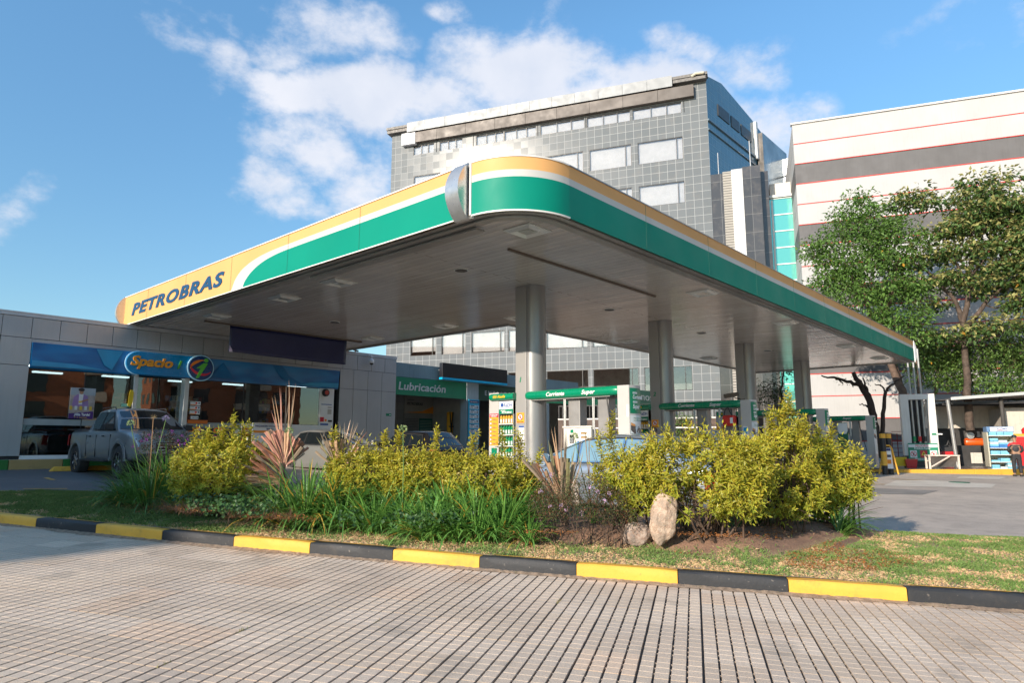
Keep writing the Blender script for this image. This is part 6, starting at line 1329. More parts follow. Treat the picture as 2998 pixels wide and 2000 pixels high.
car('black_hatchback', 'black hatchback with its blue-tinted rear window facing the planting', 'car', (16.2, 19.2, .40), PI/2, 3.9, 1.68, hb_top, dict(zb=.2), dict(wb=1.15, rf=.3, rr=-1.35, rb=-1.78, belt=.93, roof=1.47, tumble=.19, win=[[(-.55, .98), (.25, .97), (.25, 1.36), (-.55, 1.38)], [(.33, .97), (.95, .96), (.42, 1.34)], [(-.63, .99), (-1.3, 1.04), (-1.15, 1.34), (-.63, 1.38)]]), (-1.2, 1.2), .3, carpaint('black paint', (.012, .012, .014), .2, .05), m_cg)
# ------------------------------------------------------------------ right side: raised walk, shed, tank vents, people
PLZ = .13
def plat(px, py): return GP((px, py), PLZ)
k0 = Vector(GP((2620, 1384))[:2]); k1 = Vector(GP((2972, 1391))[:2]); kd = (k1 - k0).normalized(); kn = Vector((-kd.y, kd.x)); 
if kn.x < 0: kn = -kn
zpl = .30
mb = MB(); a0 = k0 - kd*3.0; a1 = k1 + kd*7
mb.add([(p.x, p.y, z) for z in (-.3, zpl) for p in (a0, a1, a1 + kn*30, a0 + kn*30)], [(0, 3, 2, 1), (4, 5, 6, 7), (0, 1, 5, 4), (1, 2, 6, 5), (2, 3, 7, 6), (3, 0, 4, 7)])
tag(mb.build('raised_walk', M('dark wet concrete', (.13, .12, .11), .35, var=.25, vs=1.)), kind='structure')
mb = MB(); L_ = (a1 - a0).length; n = int(L_//1.1)
for i in range(n):
    p = a0 + kd*(i*1.1); q = a0 + kd*(i*1.1 + 1.09); w = .2
    mb.add([(v.x, v.y, z) for z, ww in ((-.2, 0), (zpl + .012, .02)) for v in (p - kn*(.16 - ww), q - kn*(.16 - ww), q + kn*.06, p + kn*.06)], [(0, 3, 2, 1), (4, 5, 6, 7), (0, 1, 5, 4), (1, 2, 6, 5), (2, 3, 7, 6), (3, 0, 4, 7)])
tag(mb.build('yellow_kerb', m_ky, bevel=.015), kind='structure')
ZW = zpl
def W(px, py): # ground point on the raised walk
    d = _ray(px, py); return _C + d*((ZW - CH)/d[2])
def dep(px, depth, z=ZW):   # point at horizontal distance depth in pixel column px
    d = _ray(px, 1299); h = math.hypot(d[0], d[1]); return Vector((d[0]/h*depth, d[1]/h*depth, z))
ux = Vector((EXV[1]*-1*-1, 0, 0))  # placeholder replaced below
FY = Vector((math.sin(R(21.97)), -math.cos(R(21.97)), 0))      # to the right along the facades
FN = Vector((-math.cos(R(21.97)), -math.sin(R(21.97)), 0))     # out of the facades towards the street
def frame(px, depth): o = dep(px, depth); return o
class Fr:   # local facade frame: right, out, up
    def __init__(s, px, depth, z=ZW): s.o = dep(px, depth, z); s.M = Matrix((FY, -FN, Vector((0, 0, 1)))).transposed().to_4x4(); s.M.translation = s.o
    def px2(s, px, py):
        d = _ray(px, py); n = np.array(FN); o = np.array(s.o); p = _C + d*((o - _C)@n/(d@n)); v = Vector(p) - s.o; return v.dot(FY), v.z
def fmesh(fr, mb, nm, mat, par, **k):
    mb.v = [tuple(fr.M @ Vector(v)) for v in mb.v]; return mb.build(nm, mat, par, **k)
# tank vent structure with the danger board
f = Fr(2655, 39.0)
x0, _ = f.px2(*zP(290, 1150)); x1, _ = f.px2(*zP(885, 1150)); _, zt = f.px2(*zP(250, 30)); _, zi = f.px2(*zP(400, 118)); xi0 = f.px2(*zP(380, 600))[0]; xi1 = f.px2(*zP(700, 600))[0]
t = thing('vent_pipe_enclosure', 'tall white frame around fuel vent pipes at the station edge', 'enclosure', tuple(f.o))
m_ww = M('sunlit white wall paint', (.68, .66, .62), .7, var=.05, vs=1.2, streak=.2); m_wd = M('black wall base', (.06, .055, .05), .7, dirt=.3)
for a, b_, z0, z1 in ((x0, xi0, .55, zt), (xi1, x1, .55, zt), (xi0 + .001, xi1 - .001, zi, zt)): mb = MB(); mb.box(a, b_, -.05, .35, z0, z1); fmesh(f, mb, 'wall', m_ww, t)
mb = MB(); mb.box(x0 - .02, x1 + .02, -.08, .38, 0, .55); fmesh(f, mb, 'wall_base', m_wd, t)
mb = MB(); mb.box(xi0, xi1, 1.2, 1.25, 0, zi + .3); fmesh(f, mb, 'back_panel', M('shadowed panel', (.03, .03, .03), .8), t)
for k, (c, nm) in enumerate((((.0, .25, .08), 'Corriente'), ((.6, .02, .02), 'Super'), ((.03, .03, .03), 'ACPM'))):
    xx = f.px2(*zP((445, 540, 630)[k], 600))[0]; _, zt2 = f.px2(*zP(400, 30)); mb = MB(); mb.tube([(xx, .15, .5), (xx, .15, zt + 2.6 - .15*k)], .05, 8); p = fmesh(f, mb, 'vent_pipe', M('grey steel pipe', (.38, .38, .37), .35, .5), t, smooth=50)
    za, zb = f.px2(*zP(460, 745))[1], f.px2(*zP(460, 830))[1]; mb = MB(); mb.lathe((xx, .15, zb), [(.075, 0), (.075, za - zb)], 12); fmesh(f, mb, 'pipe_marker', M('marker %s' % nm, c, .4), p)
t = thing('danger_sign', 'green and white danger board reading PELIGRO Prohibido Fumar with three pictograms', 'sign', tuple(f.o))
xa, za = f.px2(*zP(325, 860)); xb, zb = f.px2(*zP(855, 1168)); w = xb - xa
mb = MB(); mb.box(xa, xb, -.13, -.09, zb, za); bd = fmesh(f, mb, 'board', M('danger board green', (.0, .22, .12), .4), t)
h = za - zb; mb = MB(); mb.box(xa + .01, xb - .01, -.135, -.131, za - .235*h, za - .07*h); fmesh(f, mb, 'white_band', m_wht, bd)
def ft(s, size, mat, x, z, wd, par, y=-.14, **k): return text(s, size, mat, par, tuple(f.M @ Vector((x, y, z))), FY, depth=.004, width=wd, **k)
ft('PELIGRO', .17, M('red print', (.65, .04, .03), .5), xa + .25*w, za - .205*h, .43*w, bd); ft('Prohibido Fumar', .14, m_wl, xa + .2*w, za - .345*h, .55*w, bd, bold=.003); ft('Descargue de Combustible', .07, m_wl, xa + .2*w, za - .875*h, .58*w, bd, bold=.002); ft('Area de Almacenamiento', .07, m_wl, xa + .23*w, za - .945*h, .52*w, bd, bold=.002)
for k, xx in enumerate((.05, .395, .73)):
    mb = MB(); mb.box(xa + xx*w, xa + (xx + .235)*w, -.137, -.131, zb + .19*h, zb + .60*h); q = fmesh(f, mb, 'pictogram', m_wht if k != 1 else M('red poster', (.55, .02, .04), .4), bd); c = f.M @ Vector((xa + (xx + .1175)*w, -.138, zb + .405*h))
    if k != 1: picto(q, c, .105*w, FY, 0)
    else: mb = MB(); mb.slab([(xa + (xx + .03)*w, -.14, zb + .32*h), (xa + (xx + .205)*w, -.14, zb + .32*h), (xa + (xx + .1175)*w, -.14, zb + .56*h)], (0, -.003, 0)); fmesh(f, mb, 'warning_triangle', M('yellow warning', (.8, .55, .03), .4), q); mb = MB(); mb.slab([(xa + (xx + .09)*w, -.146, zb + .36*h), (xa + (xx + .145)*w, -.146, zb + .36*h), (xa + (xx + .1175)*w, -.146, zb + .50*h)], (0, -.003, 0)); fmesh(f, mb, 'flame_mark', m_blk, q)
t = thing('exit_sign', 'tiny green arrow sign on the white post right of the vent pipes', 'sign', tuple(f.o)); a_, c_ = f.px2(*zP(737, 690)), f.px2(*zP(850, 722)); mb = MB(); mb.box(a_[0], c_[0], -.07, -.055, c_[1], a_[1]); fmesh(f, mb, 'plate', m_grn, t); mb = MB(); mb.box(a_[0] + .45, c_[0] - .08, -.075, -.071, (a_[1]+c_[1])/2 - .03, (a_[1]+c_[1])/2 + .03); fmesh(f, mb, 'arrow', m_wl, t)
# workshop shed
fs_ = Fr(2750, 41.0)
t = thing('open_shed', 'cream walled shed with a corrugated lean-to roof on a grey post', 'shed', tuple(fs_.o)); F2 = lambda x, y: fs_.px2(*zP(x, y))
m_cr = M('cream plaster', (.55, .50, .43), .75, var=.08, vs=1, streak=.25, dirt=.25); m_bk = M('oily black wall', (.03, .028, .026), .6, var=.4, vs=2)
xl = F2(830, 700)[0]; xr = F2(2400, 700)[0] + 3.5; ztw = F2(1300, 130)[1]
mb = MB(); mb.box(xl, xr, 3.0, 3.2, 0, ztw); fmesh(fs_, mb, 'rear_wall', m_cr, t)
mb = MB(); mb.box(xl, xl + .15, .2, 3.0, F2(860, 590)[1], F2(860, 380)[1]); fmesh(fs_, mb, 'side_board', m_cr, t)
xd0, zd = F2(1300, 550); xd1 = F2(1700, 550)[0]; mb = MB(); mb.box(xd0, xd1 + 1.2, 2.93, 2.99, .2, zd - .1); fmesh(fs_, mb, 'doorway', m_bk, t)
xw = F2(2060, 500)[0]; mb = MB(); mb.box(xw, xr, .6, 3.0, 0, F2(2060, 250)[1]); fmesh(fs_, mb, 'right_room', m_cr, t)
xp = F2(1020, 700)[0]; zr0 = F2(1100, 150)[1]; xe = xr + .5
mb = MB(); mb.add([(xl - .1, 3.3, ztw + .15), (xe, 3.3, ztw + .15), (xe, -.9, zr0 + .55), (xl + .6, -.9, zr0 + .1), (xl - .1, 3.3, ztw + .11), (xe, 3.3, ztw + .11), (xe, -.9, zr0 + .51), (xl + .6, -.9, zr0 + .06)], [(0, 1, 2, 3), (7, 6, 5, 4), (0, 3, 7, 4), (3, 2, 6, 7), (2, 1, 5, 6), (1, 0, 4, 5)]); fmesh(fs_, mb, 'lean_to_roof', M('weathered roofing', (.20, .19, .18), .6, .2, dirt=.3), t)
mb = MB(); mb.add([(xl + .55, -.95, zr0 + .02), (xe, -.95, zr0 + .47), (xe, -.95, zr0 + .62), (xl + .55, -.95, zr0 + .17), (xl + .55, -.9, zr0 + .02), (xe, -.9, zr0 + .47), (xe, -.9, zr0 + .62), (xl + .55, -.9, zr0 + .17)], [(0, 1, 2, 3), (7, 6, 5, 4), (3, 2, 6, 7), (0, 4, 5, 1), (0, 3, 7, 4), (1, 5, 6, 2)]); fmesh(fs_, mb, 'roof_gutter', M('pale gutter', (.5, .5, .48), .4, .3), t)
mb = MB()
for k in range(4): y = -.3 + k*.85; z = zr0 - .05 + (ztw - zr0)*(y + .9)/4.2; mb.box(xl + .5, xe, y, y + .08, z - .12, z)
fmesh(fs_, mb, 'rafters', m_blk, t)
mb = MB(); mb.tube([(xp - .02, -.6, zr0 + .05), (F2(1105, 1050)[0], -.6, 0)], .09, 10); fmesh(fs_, mb, 'post', M('grey steel pipe', (.38, .38, .37), .35, .5), t, smooth=50)
x3 = F2(1890, 300)[0]; mb = MB(); mb.tube([(x3, -.4, 0), (x3, -.4, zr0 + .2)], .09, 10); fmesh(fs_, mb, 'post', m_wd, t, smooth=50)
mb = MB(); xa, xb = F2(1340, 900)[0], F2(1700, 900)[0]; mb.box(xa, xb, 1.2, 2.9, 0, F2(1500, 900)[1]); fmesh(fs_, mb, 'black_counter', m_bk, t); mb = MB(); mb.box(F2(1415, 0)[0], F2(1610, 0)[0], 1.17, 1.199, F2(0, 1200)[1], F2(0, 1020)[1]); fmesh(fs_, mb, 'bare_patch', m_cr, t)
def sthing(name, label, cat, group=None): return thing(name, label, cat, tuple(fs_.o), group)
t = sthing('air_compressor', 'orange air compressor with a silver motor on the black counter', 'compressor'); ax, az = F2(1610, 840); mb = MB(); mb.lathe((ax - .42, 1.5, az), [(.03, 0), (.18, .03), (.21, .1), (.21, .78), (.18, .85), (.03, .88)], 20, 'X'); fmesh(fs_, mb, 'tank', M('orange tank', (.75, .11, .01), .35, coat=.3), t, smooth=40); mx, mz = F2(1525, 725)
mb = MB(); mb.lathe((mx, 1.2, mz), [(.17, 0), (.19, .03), (.19, .25), (.06, .3)], 20, 'Y'); mb.lathe((mx, 1.15, mz), [(.09, 0), (.09, .05)], 16, 'Y'); fmesh(fs_, mb, 'motor', M('cast aluminium', (.4, .39, .37), .4, .6), t, smooth=40); mb = MB(); mb.lathe((mx + .38, 1.3, mz), [(.1, 0), (.13, .03), (.13, .2), (.05, .25)], 16, 'Y'); mb.rbox((mx + .38, 1.35, mz + .14), (.12, .12, .14)); fmesh(fs_, mb, 'pump_head', m_blk, t, smooth=40)
mb = MB(); mb.rbox((mx + .2, 1.4, mz - .2), (.8, .3, .04)); fmesh(fs_, mb, 'mounting_plate', MC['orange tank'], t)
t = sthing('tool_cabinet', 'red cabinet with a black tray top behind the steel table', 'cabinet'); xa, zc_ = F2(905, 1000); xb = F2(1125, 1000)[0]; mb = MB(); mb.box(xa, xb, -.2, .5, .1, zc_); fmesh(fs_, mb, 'body', M('red cabinet', (.55, .015, .02), .35, coat=.3), t, bevel=.02); mb = MB(); mb.box(xa - .02, xb + .02, -.22, .52, zc_ + .002, zc_ + .32); mb.tube([(xa + .2, -.3, zc_ + .3), (xa + .3, -.3, zc_ + .55), (xb - .3, -.3, zc_ + .55), (xb - .2, -.3, zc_ + .3)], .03, 6); fmesh(fs_, mb, 'tray', m_blk, t, bevel=.02)
t = sthing('hose_reel', 'black coats and hoses hanging on the shed wall', 'hose'); cx_, cz_ = F2(1200, 880); mb = MB(); mb.rbox((cx_, 2.6, cz_), (.95, .35, 1.7)); fmesh(fs_, mb, 'dark_cover', m_bk, t, bevel=.12); mb = MB(); mb.tube([(F2(1270, 745)[0], 2.3, F2(0, 745)[1]), (F2(1320, 800)[0], 2.3, F2(0, 790)[1]), (F2(1325, 900)[0], 2.3, F2(0, 900)[1]), (F2(1300, 1030)[0], 2.3, F2(0, 1030)[1]), (F2(1230, 1030)[0], 2.3, F2(0, 1035)[1])], .035, 8); fmesh(fs_, mb, 'hose_loop', m_hose, t, smooth=60)
# steel work table standing on the walk
ft_ = Fr(2760, 36.3); F3 = lambda x, y: ft_.px2(*zP(x, y)); t = thing('work_table', 'rusty white steel work table with a cross brace on the raised walk', 'table', tuple(ft_.o))
xa, xb, zt = F3(700, 1065)[0], F3(1195, 1065)[0], F3(700, 1060)[1]; mrs = M('rusty white steel', (.60, .52, .45), .5, var=.12, vs=4, dirt=.5)
mb = MB(); mb.box(xa - .05, xb + .05, -.05, .75, zt - .05, zt); fmesh(ft_, mb, 'table_top', mrs, t); mb = MB(); mb.add([(xa, .05, zt - .06), (xb, .05, zt - .06), (xb - .1, .35, zt - .55), (xa + .1, .35, zt - .55)], [(0, 1, 2, 3)]); fmesh(ft_, mb, 'trough', M('tarnished steel', (.22, .20, .19), .35, .5, var=.3), t)
for xx in (xa, xb):
    for y in (0, .68): mb = MB(); mb.box(xx - .04, xx + .04, y, y + .07, 0, zt - .051); fmesh(ft_, mb, 'leg', mrs, t)
mb = MB(); mb.tube([(xa + .05, -.02, .1), (xb*.4 + xa*.6 + .35, -.02, zt - .05)], .035, 6); mb.tube([(xb - .4, .3, .55), (xb, .3, .35)], .03, 6); mb.tube([(xa, .7, .35), (xb, .7, .35)], .03, 6); fmesh(ft_, mb, 'brace', mrs, t)
# rack of blue boxes
fr_ = Fr(2940, 38.0); F4 = lambda x, y: fr_.px2(*zP(x, y)); t = thing('filter_rack', 'tall cream rack with a blue top sign and rows of pale blue boxes', 'rack', tuple(fr_.o))
xa, xb = F4(1690, 900)[0], F4(2150, 900)[0]; zt = F4(1800, 580)[1]; z2 = F4(1800, 670)[1]; mrk = M('cream rack', (.52, .49, .38), .5, dirt=.2)
mb = MB(); mb.box(xa, xa + .05, -.05, .55, .1, z2); mb.box(xb - .05, xb, -.05, .55, .1, z2); mb.box(xa + .051, xb - .051, .5, .54, .1, z2); fmesh(fr_, mb, 'rack_frame', mrk, t); mb = MB(); mb.box(xa, xb, -.12, .4, z2 + .002, zt); s = fmesh(fr_, mb, 'top_sign', M('pale blue header', (.12, .22, .38), .4), t)
mb = MB(); mb.box(xa + .13*(xb-xa), xb - .02, -.128, -.121, z2 + .1*(zt-z2), zt - .1*(zt-z2)); fmesh(fr_, mb, 'white_panel', m_wht, s); hs = zt - z2; ws = xb - xa; text('ACDelco', hs*.5, M('blue print', (.02, .08, .3), .5), s, tuple(fr_.M @ Vector((xa + .36*ws, -.135, z2 + .45*hs))), FY, depth=.004, bold=.003, shear=.3, width=.42*ws); mb = MB(); mb.box(xa + .36*ws, xa + .78*ws, -.14, -.13, z2 + .2*hs, z2 + .28*hs); fmesh(fr_, mb, 'blue_rule', MC['blue print'], s); mb = MB(); mb.box(xa + .34*ws, xa + .6*ws, -.14, -.13, z2 + .36*hs, z2 + .39*hs); fmesh(fr_, mb, 'red_rule', M('red print', (.65, .04, .03), .5), s)
rs = random.Random(8); mbx = [M('pale blue box', (.20, .50, .68), .5, var=.15, vs=6), M('white blue box', (.55, .66, .70), .5, var=.15, vs=6), M('deep blue box', (.05, .20, .48), .5)]
for si, py in enumerate((730, 840, 940, 1052, 1178, 1290)):
    z = F4(1900, py)[1]; mb = MB(); mb.box(xa + .052, xb - .052, -.15, .49, z - .03, z); fmesh(fr_, mb, 'shelf', M('white shelf', (.6, .6, .58), .4), t); x = xa + .08; k = 0
    while x < xb - .35:
        w = rs.uniform(.26, .42)
        for lv in range(rs.choice((1, 2, 2, 3) if si != 2 else (3, 4))):
            b_ = tag(fmesh(fr_, MB().box(x, x + w - .02, -.12, .3, z + .002 + lv*.085, z + .08 + lv*.085), 'filter_box', mbx[rs.choice((0, 0, 1, 2 if si == 2 else 0))], None), '%s cardboard box in the %s stack from the left, %s rack shelf' % (('bottom', 'next to bottom', 'third up', 'fourth up')[lv], ('first', 'second', 'third', 'fourth', 'fifth', 'sixth', 'seventh', 'eighth')[k], ('top', 'second', 'third', 'fourth', 'fifth', 'lowest')[si]), 'box', 'boxes on rack shelf %s' % ('one', 'two', 'three', 'four', 'five', 'six')[si])
        x += w; k += 1
# buckets, cage rack, bollards
for px, lab, mt, dd in ((zP(182, 0), 'yellow mop bucket on wheels left of the vent enclosure', M('yellow bucket', (.72, .50, .01), .4, dirt=.2), 37.5), (zP(360, 0), 'red plastic crate at the foot of the danger board', M('red cabinet', (.55, .015, .02), .35), 37.3)):
    fb = Fr(px[0], dd); t = thing('bucket' if 'bucket' in lab else 'crate', lab, 'bucket' if 'bucket' in lab else 'crate', tuple(fb.o)); z0 = .08 if 'yellow' in lab else .0; h = .42; w0, w1 = .19, .25
    mb = MB(); mb.add([(-w0, -.16, z0), (w0, -.16, z0), (w0, .16, z0), (-w0, .16, z0), (-w1, -.2, z0 + h), (w1, -.2, z0 + h), (w1, .2, z0 + h), (-w1, .2, z0 + h), (-w1 + .03, -.17, z0 + h), (w1 - .03, -.17, z0 + h), (w1 - .03, .17, z0 + h), (-w1 + .03, .17, z0 + h), (-w0, -.12, z0 + .06), (w0, -.12, z0 + .06), (w0, .12, z0 + .06), (-w0, .12, z0 + .06)],
        [(0, 3, 2, 1), (0, 1, 5, 4), (1, 2, 6, 5), (2, 3, 7, 6), (3, 0, 4, 7), (4, 5, 9, 8), (5, 6, 10, 9), (6, 7, 11, 10), (7, 4, 8, 11), (8, 9, 13, 12), (9, 10, 14, 13), (10, 11, 15, 14), (11, 8, 12, 15), (12, 13, 14, 15)]); fmesh(fb, mb, 'tub', mt, t)
    mb = MB()
    if 'yellow' in lab:
        for a in (-.16, .16): mb.lathe((a, -.12, .045), [(.045, -.02), (.045, .02)], 10, 'X')
    else: mb.box(-.26, .26, -.22, -.201, h - .05, h)
    fmesh(fb, mb, 'wheels' if 'yellow' in lab else 'rim', m_blk if 'yellow' in lab else mt, t)
fc = Fr(2628, 42.5); t = thing('cylinder_cage', 'thin red wire rack in the dark corner left of the vent enclosure', 'rack', tuple(fc.o)); mb = MB(); w = fc.px2(*zP(255, 0))[0] - fc.px2(*zP(70, 0))[0]; zc_ = fc.px2(*zP(70, 695))[1]; m_rw = M('dark red wire', (.22, .02, .015), .5)
for k in range(8): mb.box(-w/2, w/2, 0, .03, zc_*k/7.5 + .2, zc_*k/7.5 + .23)
for k in range(3): mb.box(-w/2 + w*k/2 - .02, -w/2 + w*k/2 + .02, -.01, .04, 0, zc_)
fmesh(fc, mb, 'wire_frame', m_rw, t)
for k, (px, lab) in enumerate(((zP(55, 0), 'right'), (z6(322, 0), 'left'))):
    p = GP((px[0], 1391 if k else 1390)); t = thing('bollard', 'black and yellow bollard beside the farthest fuel island, %s one of the pair' % lab, 'bollard', tuple(p), 'yellow and black bollards at the farthest island'); z = p[2]
    mb = MB(); mb.lathe(tuple(p), [(.11, 0), (.11, .38)], 16); mb.build('black_base', m_blk, t, smooth=40); mb = MB(); mb.lathe(tuple(p), [(.115, .38), (.115, .95)], 16); mb.build('yellow_band', m_ky, t, smooth=40); mb = MB(); mb.lathe(tuple(p), [(.11, .95), (.11, 1.5)], 16); mb.build('black_band', m_blk, t, smooth=40); mb = MB(); mb.lathe(tuple(p), [(.115, 1.5), (.115, 1.68), (.03, 1.69)], 16); mb.build('yellow_cap', m_ky, t, smooth=40)
p = GP((2604, 1391)); t = thing('folding_sign', 'yellow framed folding floor sign between the two bollards', 'sign', tuple(p)); r_ = Vector((math.sin(AZ), -math.cos(AZ), 0)); P = Vector(p)
mb = MB(); mb.tube([P - r_*.15 + Vector((0, 0, 1.2)), P + r_*.10 + Vector((0, 0, 1.2)), P + r_*.18 + Vector((0, 0, 1.1)), P + r_*.38 + Vector((0, 0, .02))], .035, 8); mb.tube([P - r_*.12 + Vector((0, 0, 1.2)), P - r_*.42 + Vector((0, 0, .02))], .035, 8); mb.build('frame', m_ky, t, smooth=60)
mb = MB(); mb.slab([P - r_*.14 + Vector((0, 0, .25)), P + r_*.2 + Vector((0, 0, .25)), P + r_*.14 + Vector((0, 0, 1.1)), P - r_*.12 + Vector((0, 0, 1.1))], (.02, .02, 0)); b_ = mb.build('panel', m_wht, t); fwv = Vector((-math.cos(AZ), -math.sin(AZ), 0))
for z0, z1, mt in ((.98, 1.08, M('navy print', (.02, .03, .12), .5)), (.45, .62, M('orange print', (.75, .25, .02), .5)), (.72, .82, M('dark print', (.05, .06, .1), .5))): mb = MB(); mb.slab([P - r_*.10 + Vector((0, 0, z0)) + fwv*.012, P + r_*.12 + Vector((0, 0, z0)) + fwv*.012, P + r_*.12 + Vector((0, 0, z1)) + fwv*.012, P - r_*.10 + Vector((0, 0, z1)) + fwv*.012], tuple(fwv*.004)); mb.build('print', mt, b_)
p = GP(z6(1075, 1268)); mb = MB(); mb.lathe((p[0], p[1], p[2] + .004), [(.32, 0), (.32, .02), (.05, .025)], 20); tag(mb.build('manhole_cover', M('green manhole', (.04, .13, .09), .6)), 'green round manhole cover on the sunlit forecourt', 'manhole cover')
f9 = Fr(2985, 40.); t = thing('tyre_stand', 'display of yellow and red packages at the right edge behind the attendant', 'display', tuple(f9.o)); a_ = f9.px2(*zP(2170, 700)); c_ = f9.px2(*zP(2400, 740)); mb = MB(); mb.box(a_[0], c_[0], .3, .5, c_[1], a_[1]); fmesh(f9, mb, 'yellow_header', M('yellow bag', (.75, .35, .02), .6), t); mb = MB(); mb.box(a_[0], c_[0], .35, .6, .1, c_[1] - .02); fmesh(f9, mb, 'panel', M('red cabinet', (.55, .015, .02), .35), t); mb = MB(); mb.lathe((a_[0] + .5, .4, a_[1]), [(.12, 0), (.14, .2), (.05, .3)], 12); fmesh(f9, mb, 'red_lamp', M('red cabinet', (.55, .015, .02), .35), t)
# ------------------------------------------------------------------ people
def skin_body(name, joints, edges, mat, par, sub=2):
    me = bpy.data.meshes.new(name); me.from_pydata([j[0] for j in joints], edges, []); o = link(name, me, par, False)
    o.modifiers.new('sk', 'SKIN'); me.materials.append(mat)
    if not me.skin_vertices: pass
    for i, j in enumerate(joints): me.skin_vertices[0].data[i].radius = (j[1], j[2] if len(j) > 2 else j[1])
    me.skin_vertices[0].data[0].use_root = True
    s = o.modifiers.new('ss', 'SUBSURF'); s.levels = sub; s.render_levels = sub
    dg = bpy.context.evaluated_depsgraph_get(); me2 = bpy.data.meshes.new_from_object(o.evaluated_get(dg)); o.modifiers.clear(); o.data = me2; me2.shade_smooth()
    if not me2.materials: me2.materials.append(mat)
    return o
def add_skin_layer(me): pass
def person(label, loc, rz, H=1.72):
    t = thing('person', label, 'person', (0, 0, 0)); k = H/1.75
    m_sk = M('skin', (.32, .18, .11), .55, var=.05); m_tr = M('black work trousers', (.025, .025, .028), .8, var=.3, vs=6); m_jk = M('black jacket cloth', (.03, .03, .034), .75, var=.3, vs=6); m_rd = M('red jacket yoke', (.55, .02, .025), .65, var=.15, vs=6); m_sh = M('black boots', (.02, .02, .02), .5)
    def mk(nm, J, E, mat, par):
        me = bpy.data.meshes.new(nm); me.from_pydata([tuple(Vector(j[0])*k) for j in J], E, []); o = bpy.data.objects.new(nm, me); scene.collection.objects.link(o); o.parent = par
        o.modifiers.new('sk', 'SKIN')
        if len(me.skin_vertices) == 0:
            import bmesh; bm = bmesh.new(); bm.from_mesh(me); bm.verts.layers.skin.verify(); bm.to_mesh(me); bm.free()
        for i, j in enumerate(J): me.skin_vertices[0].data[i].radius = (j[1]*k, j[2]*k)
        me.skin_vertices[0].data[0].use_root = True
        s = o.modifiers.new('ss', 'SUBSURF'); s.levels = 2; s.render_levels = 2
        dg = bpy.context.evaluated_depsgraph_get(); m2 = bpy.data.meshes.new_from_object(o.evaluated_get(dg)); o.modifiers.clear(); o.data = m2; m2.materials.clear(); m2.materials.append(mat); m2.shade_smooth(); return o
    # facing +x; y left
    bodyJ = [((0, 0, .95), .13, .15), ((0, 0, 1.15), .12, .14), ((.01, 0, 1.35), .12, .17), ((0, 0, 1.46), .07, .08), ((.01, 0, 1.53), .05, .05), ((.03, 0, 1.62), .085, .075), ((.025, 0, 1.70), .09, .08),
        ((0, .19, 1.41), .055, .055), ((.03, .25, 1.15), .042, .042), ((.20, .17, 1.02), .034, .034), ((0, -.19, 1.41), .055, .055), ((.03, -.25, 1.15), .042, .042), ((.20, -.17, 1.02), .034, .034),
        ((0, .09, .88), .09, .09), ((.01, .11, .48), .06, .06), ((-.01, .12, .09), .045, .045), ((.12, .13, .04), .04, .035), ((0, -.09, .88), .09, .09), ((.02, -.11, .48), .06, .06), ((0, -.12, .09), .045, .045), ((.13, -.13, .04), .04, .035)]
    E = [(0, 1), (1, 2), (2, 3), (3, 4), (4, 5), (5, 6), (2, 7), (7, 8), (8, 9), (2, 10), (10, 11), (11, 12), (0, 13), (13, 14), (14, 15), (15, 16), (0, 17), (17, 18), (18, 19), (19, 20)]
    b = mk('body', bodyJ, E, m_sk, t)
    for s in (1, -1):     # hands with fingers
        hx, hy, hz = .20, s*.17, 1.02; J = [((hx, hy, hz), .025, .03), ((hx + .05, hy - s*.02, hz - .01), .022, .036), ((hx + .08, hy - s*.03, hz - .015), .018, .036)]; EE = [(0, 1), (1, 2)]
        for q in range(4): o_ = (q - 1.5)*.018; n = len(J); J += [((hx + .105, hy - s*.03 + o_, hz - .02), .009, .009), ((hx + .13, hy - s*.03 + o_, hz - .045 - .003*q), .008, .008), ((hx + .135, hy - s*.03 + o_, hz - .065), .007, .007)]; EE += [(2, n), (n, n+1), (n+1, n+2)]
        n = len(J); J += [((hx + .06, hy - s*.06, hz + .01), .011, .011), ((hx + .085, hy - s*.075, hz - .005), .009, .009)]; EE += [(1, n), (n, n+1)]
        mk('hand', J, EE, m_sk, b)
    mb = MB(); mb.lathe((.125*k, 0, 1.625*k), [(.001, .0), (.012, .004), (.006, .02)], 8, 'X'); mb.build('nose', m_sk, b, wc=False)
    for s in (1, -1): mb = MB(); mb.rbox((.02*k, s*.082*k, 1.63*k), (.03, .014, .05)); mb.build('ear', m_sk, b, bevel=.006, wc=False); mb = MB(); mb.lathe((.108*k, s*.032*k, 1.645*k), [(.009, 0), (.004, .006)], 8, 'X'); mb.build('eye', m_blk, b, wc=False)
    mb = MB(); mb.rbox((.108*k, 0, 1.585*k), (.008, .045, .01)); mb.build('mouth', M('lips', (.25, .08, .06), .5), b, wc=False)
    mk('trousers', [((0, 0, .93), .145, .165), ((0, 0, 1.04), .13, .15), ((0, .095, .84), .105, .105), ((.01, .115, .48), .078, .078), ((0, .12, .12), .07, .07), ((0, -.095, .84), .105, .105), ((.02, -.115, .48), .078, .078), ((0, -.12, .12), .07, .07)], [(0, 1), (0, 2), (2, 3), (3, 4), (0, 5), (5, 6), (6, 7)], m_tr, b)
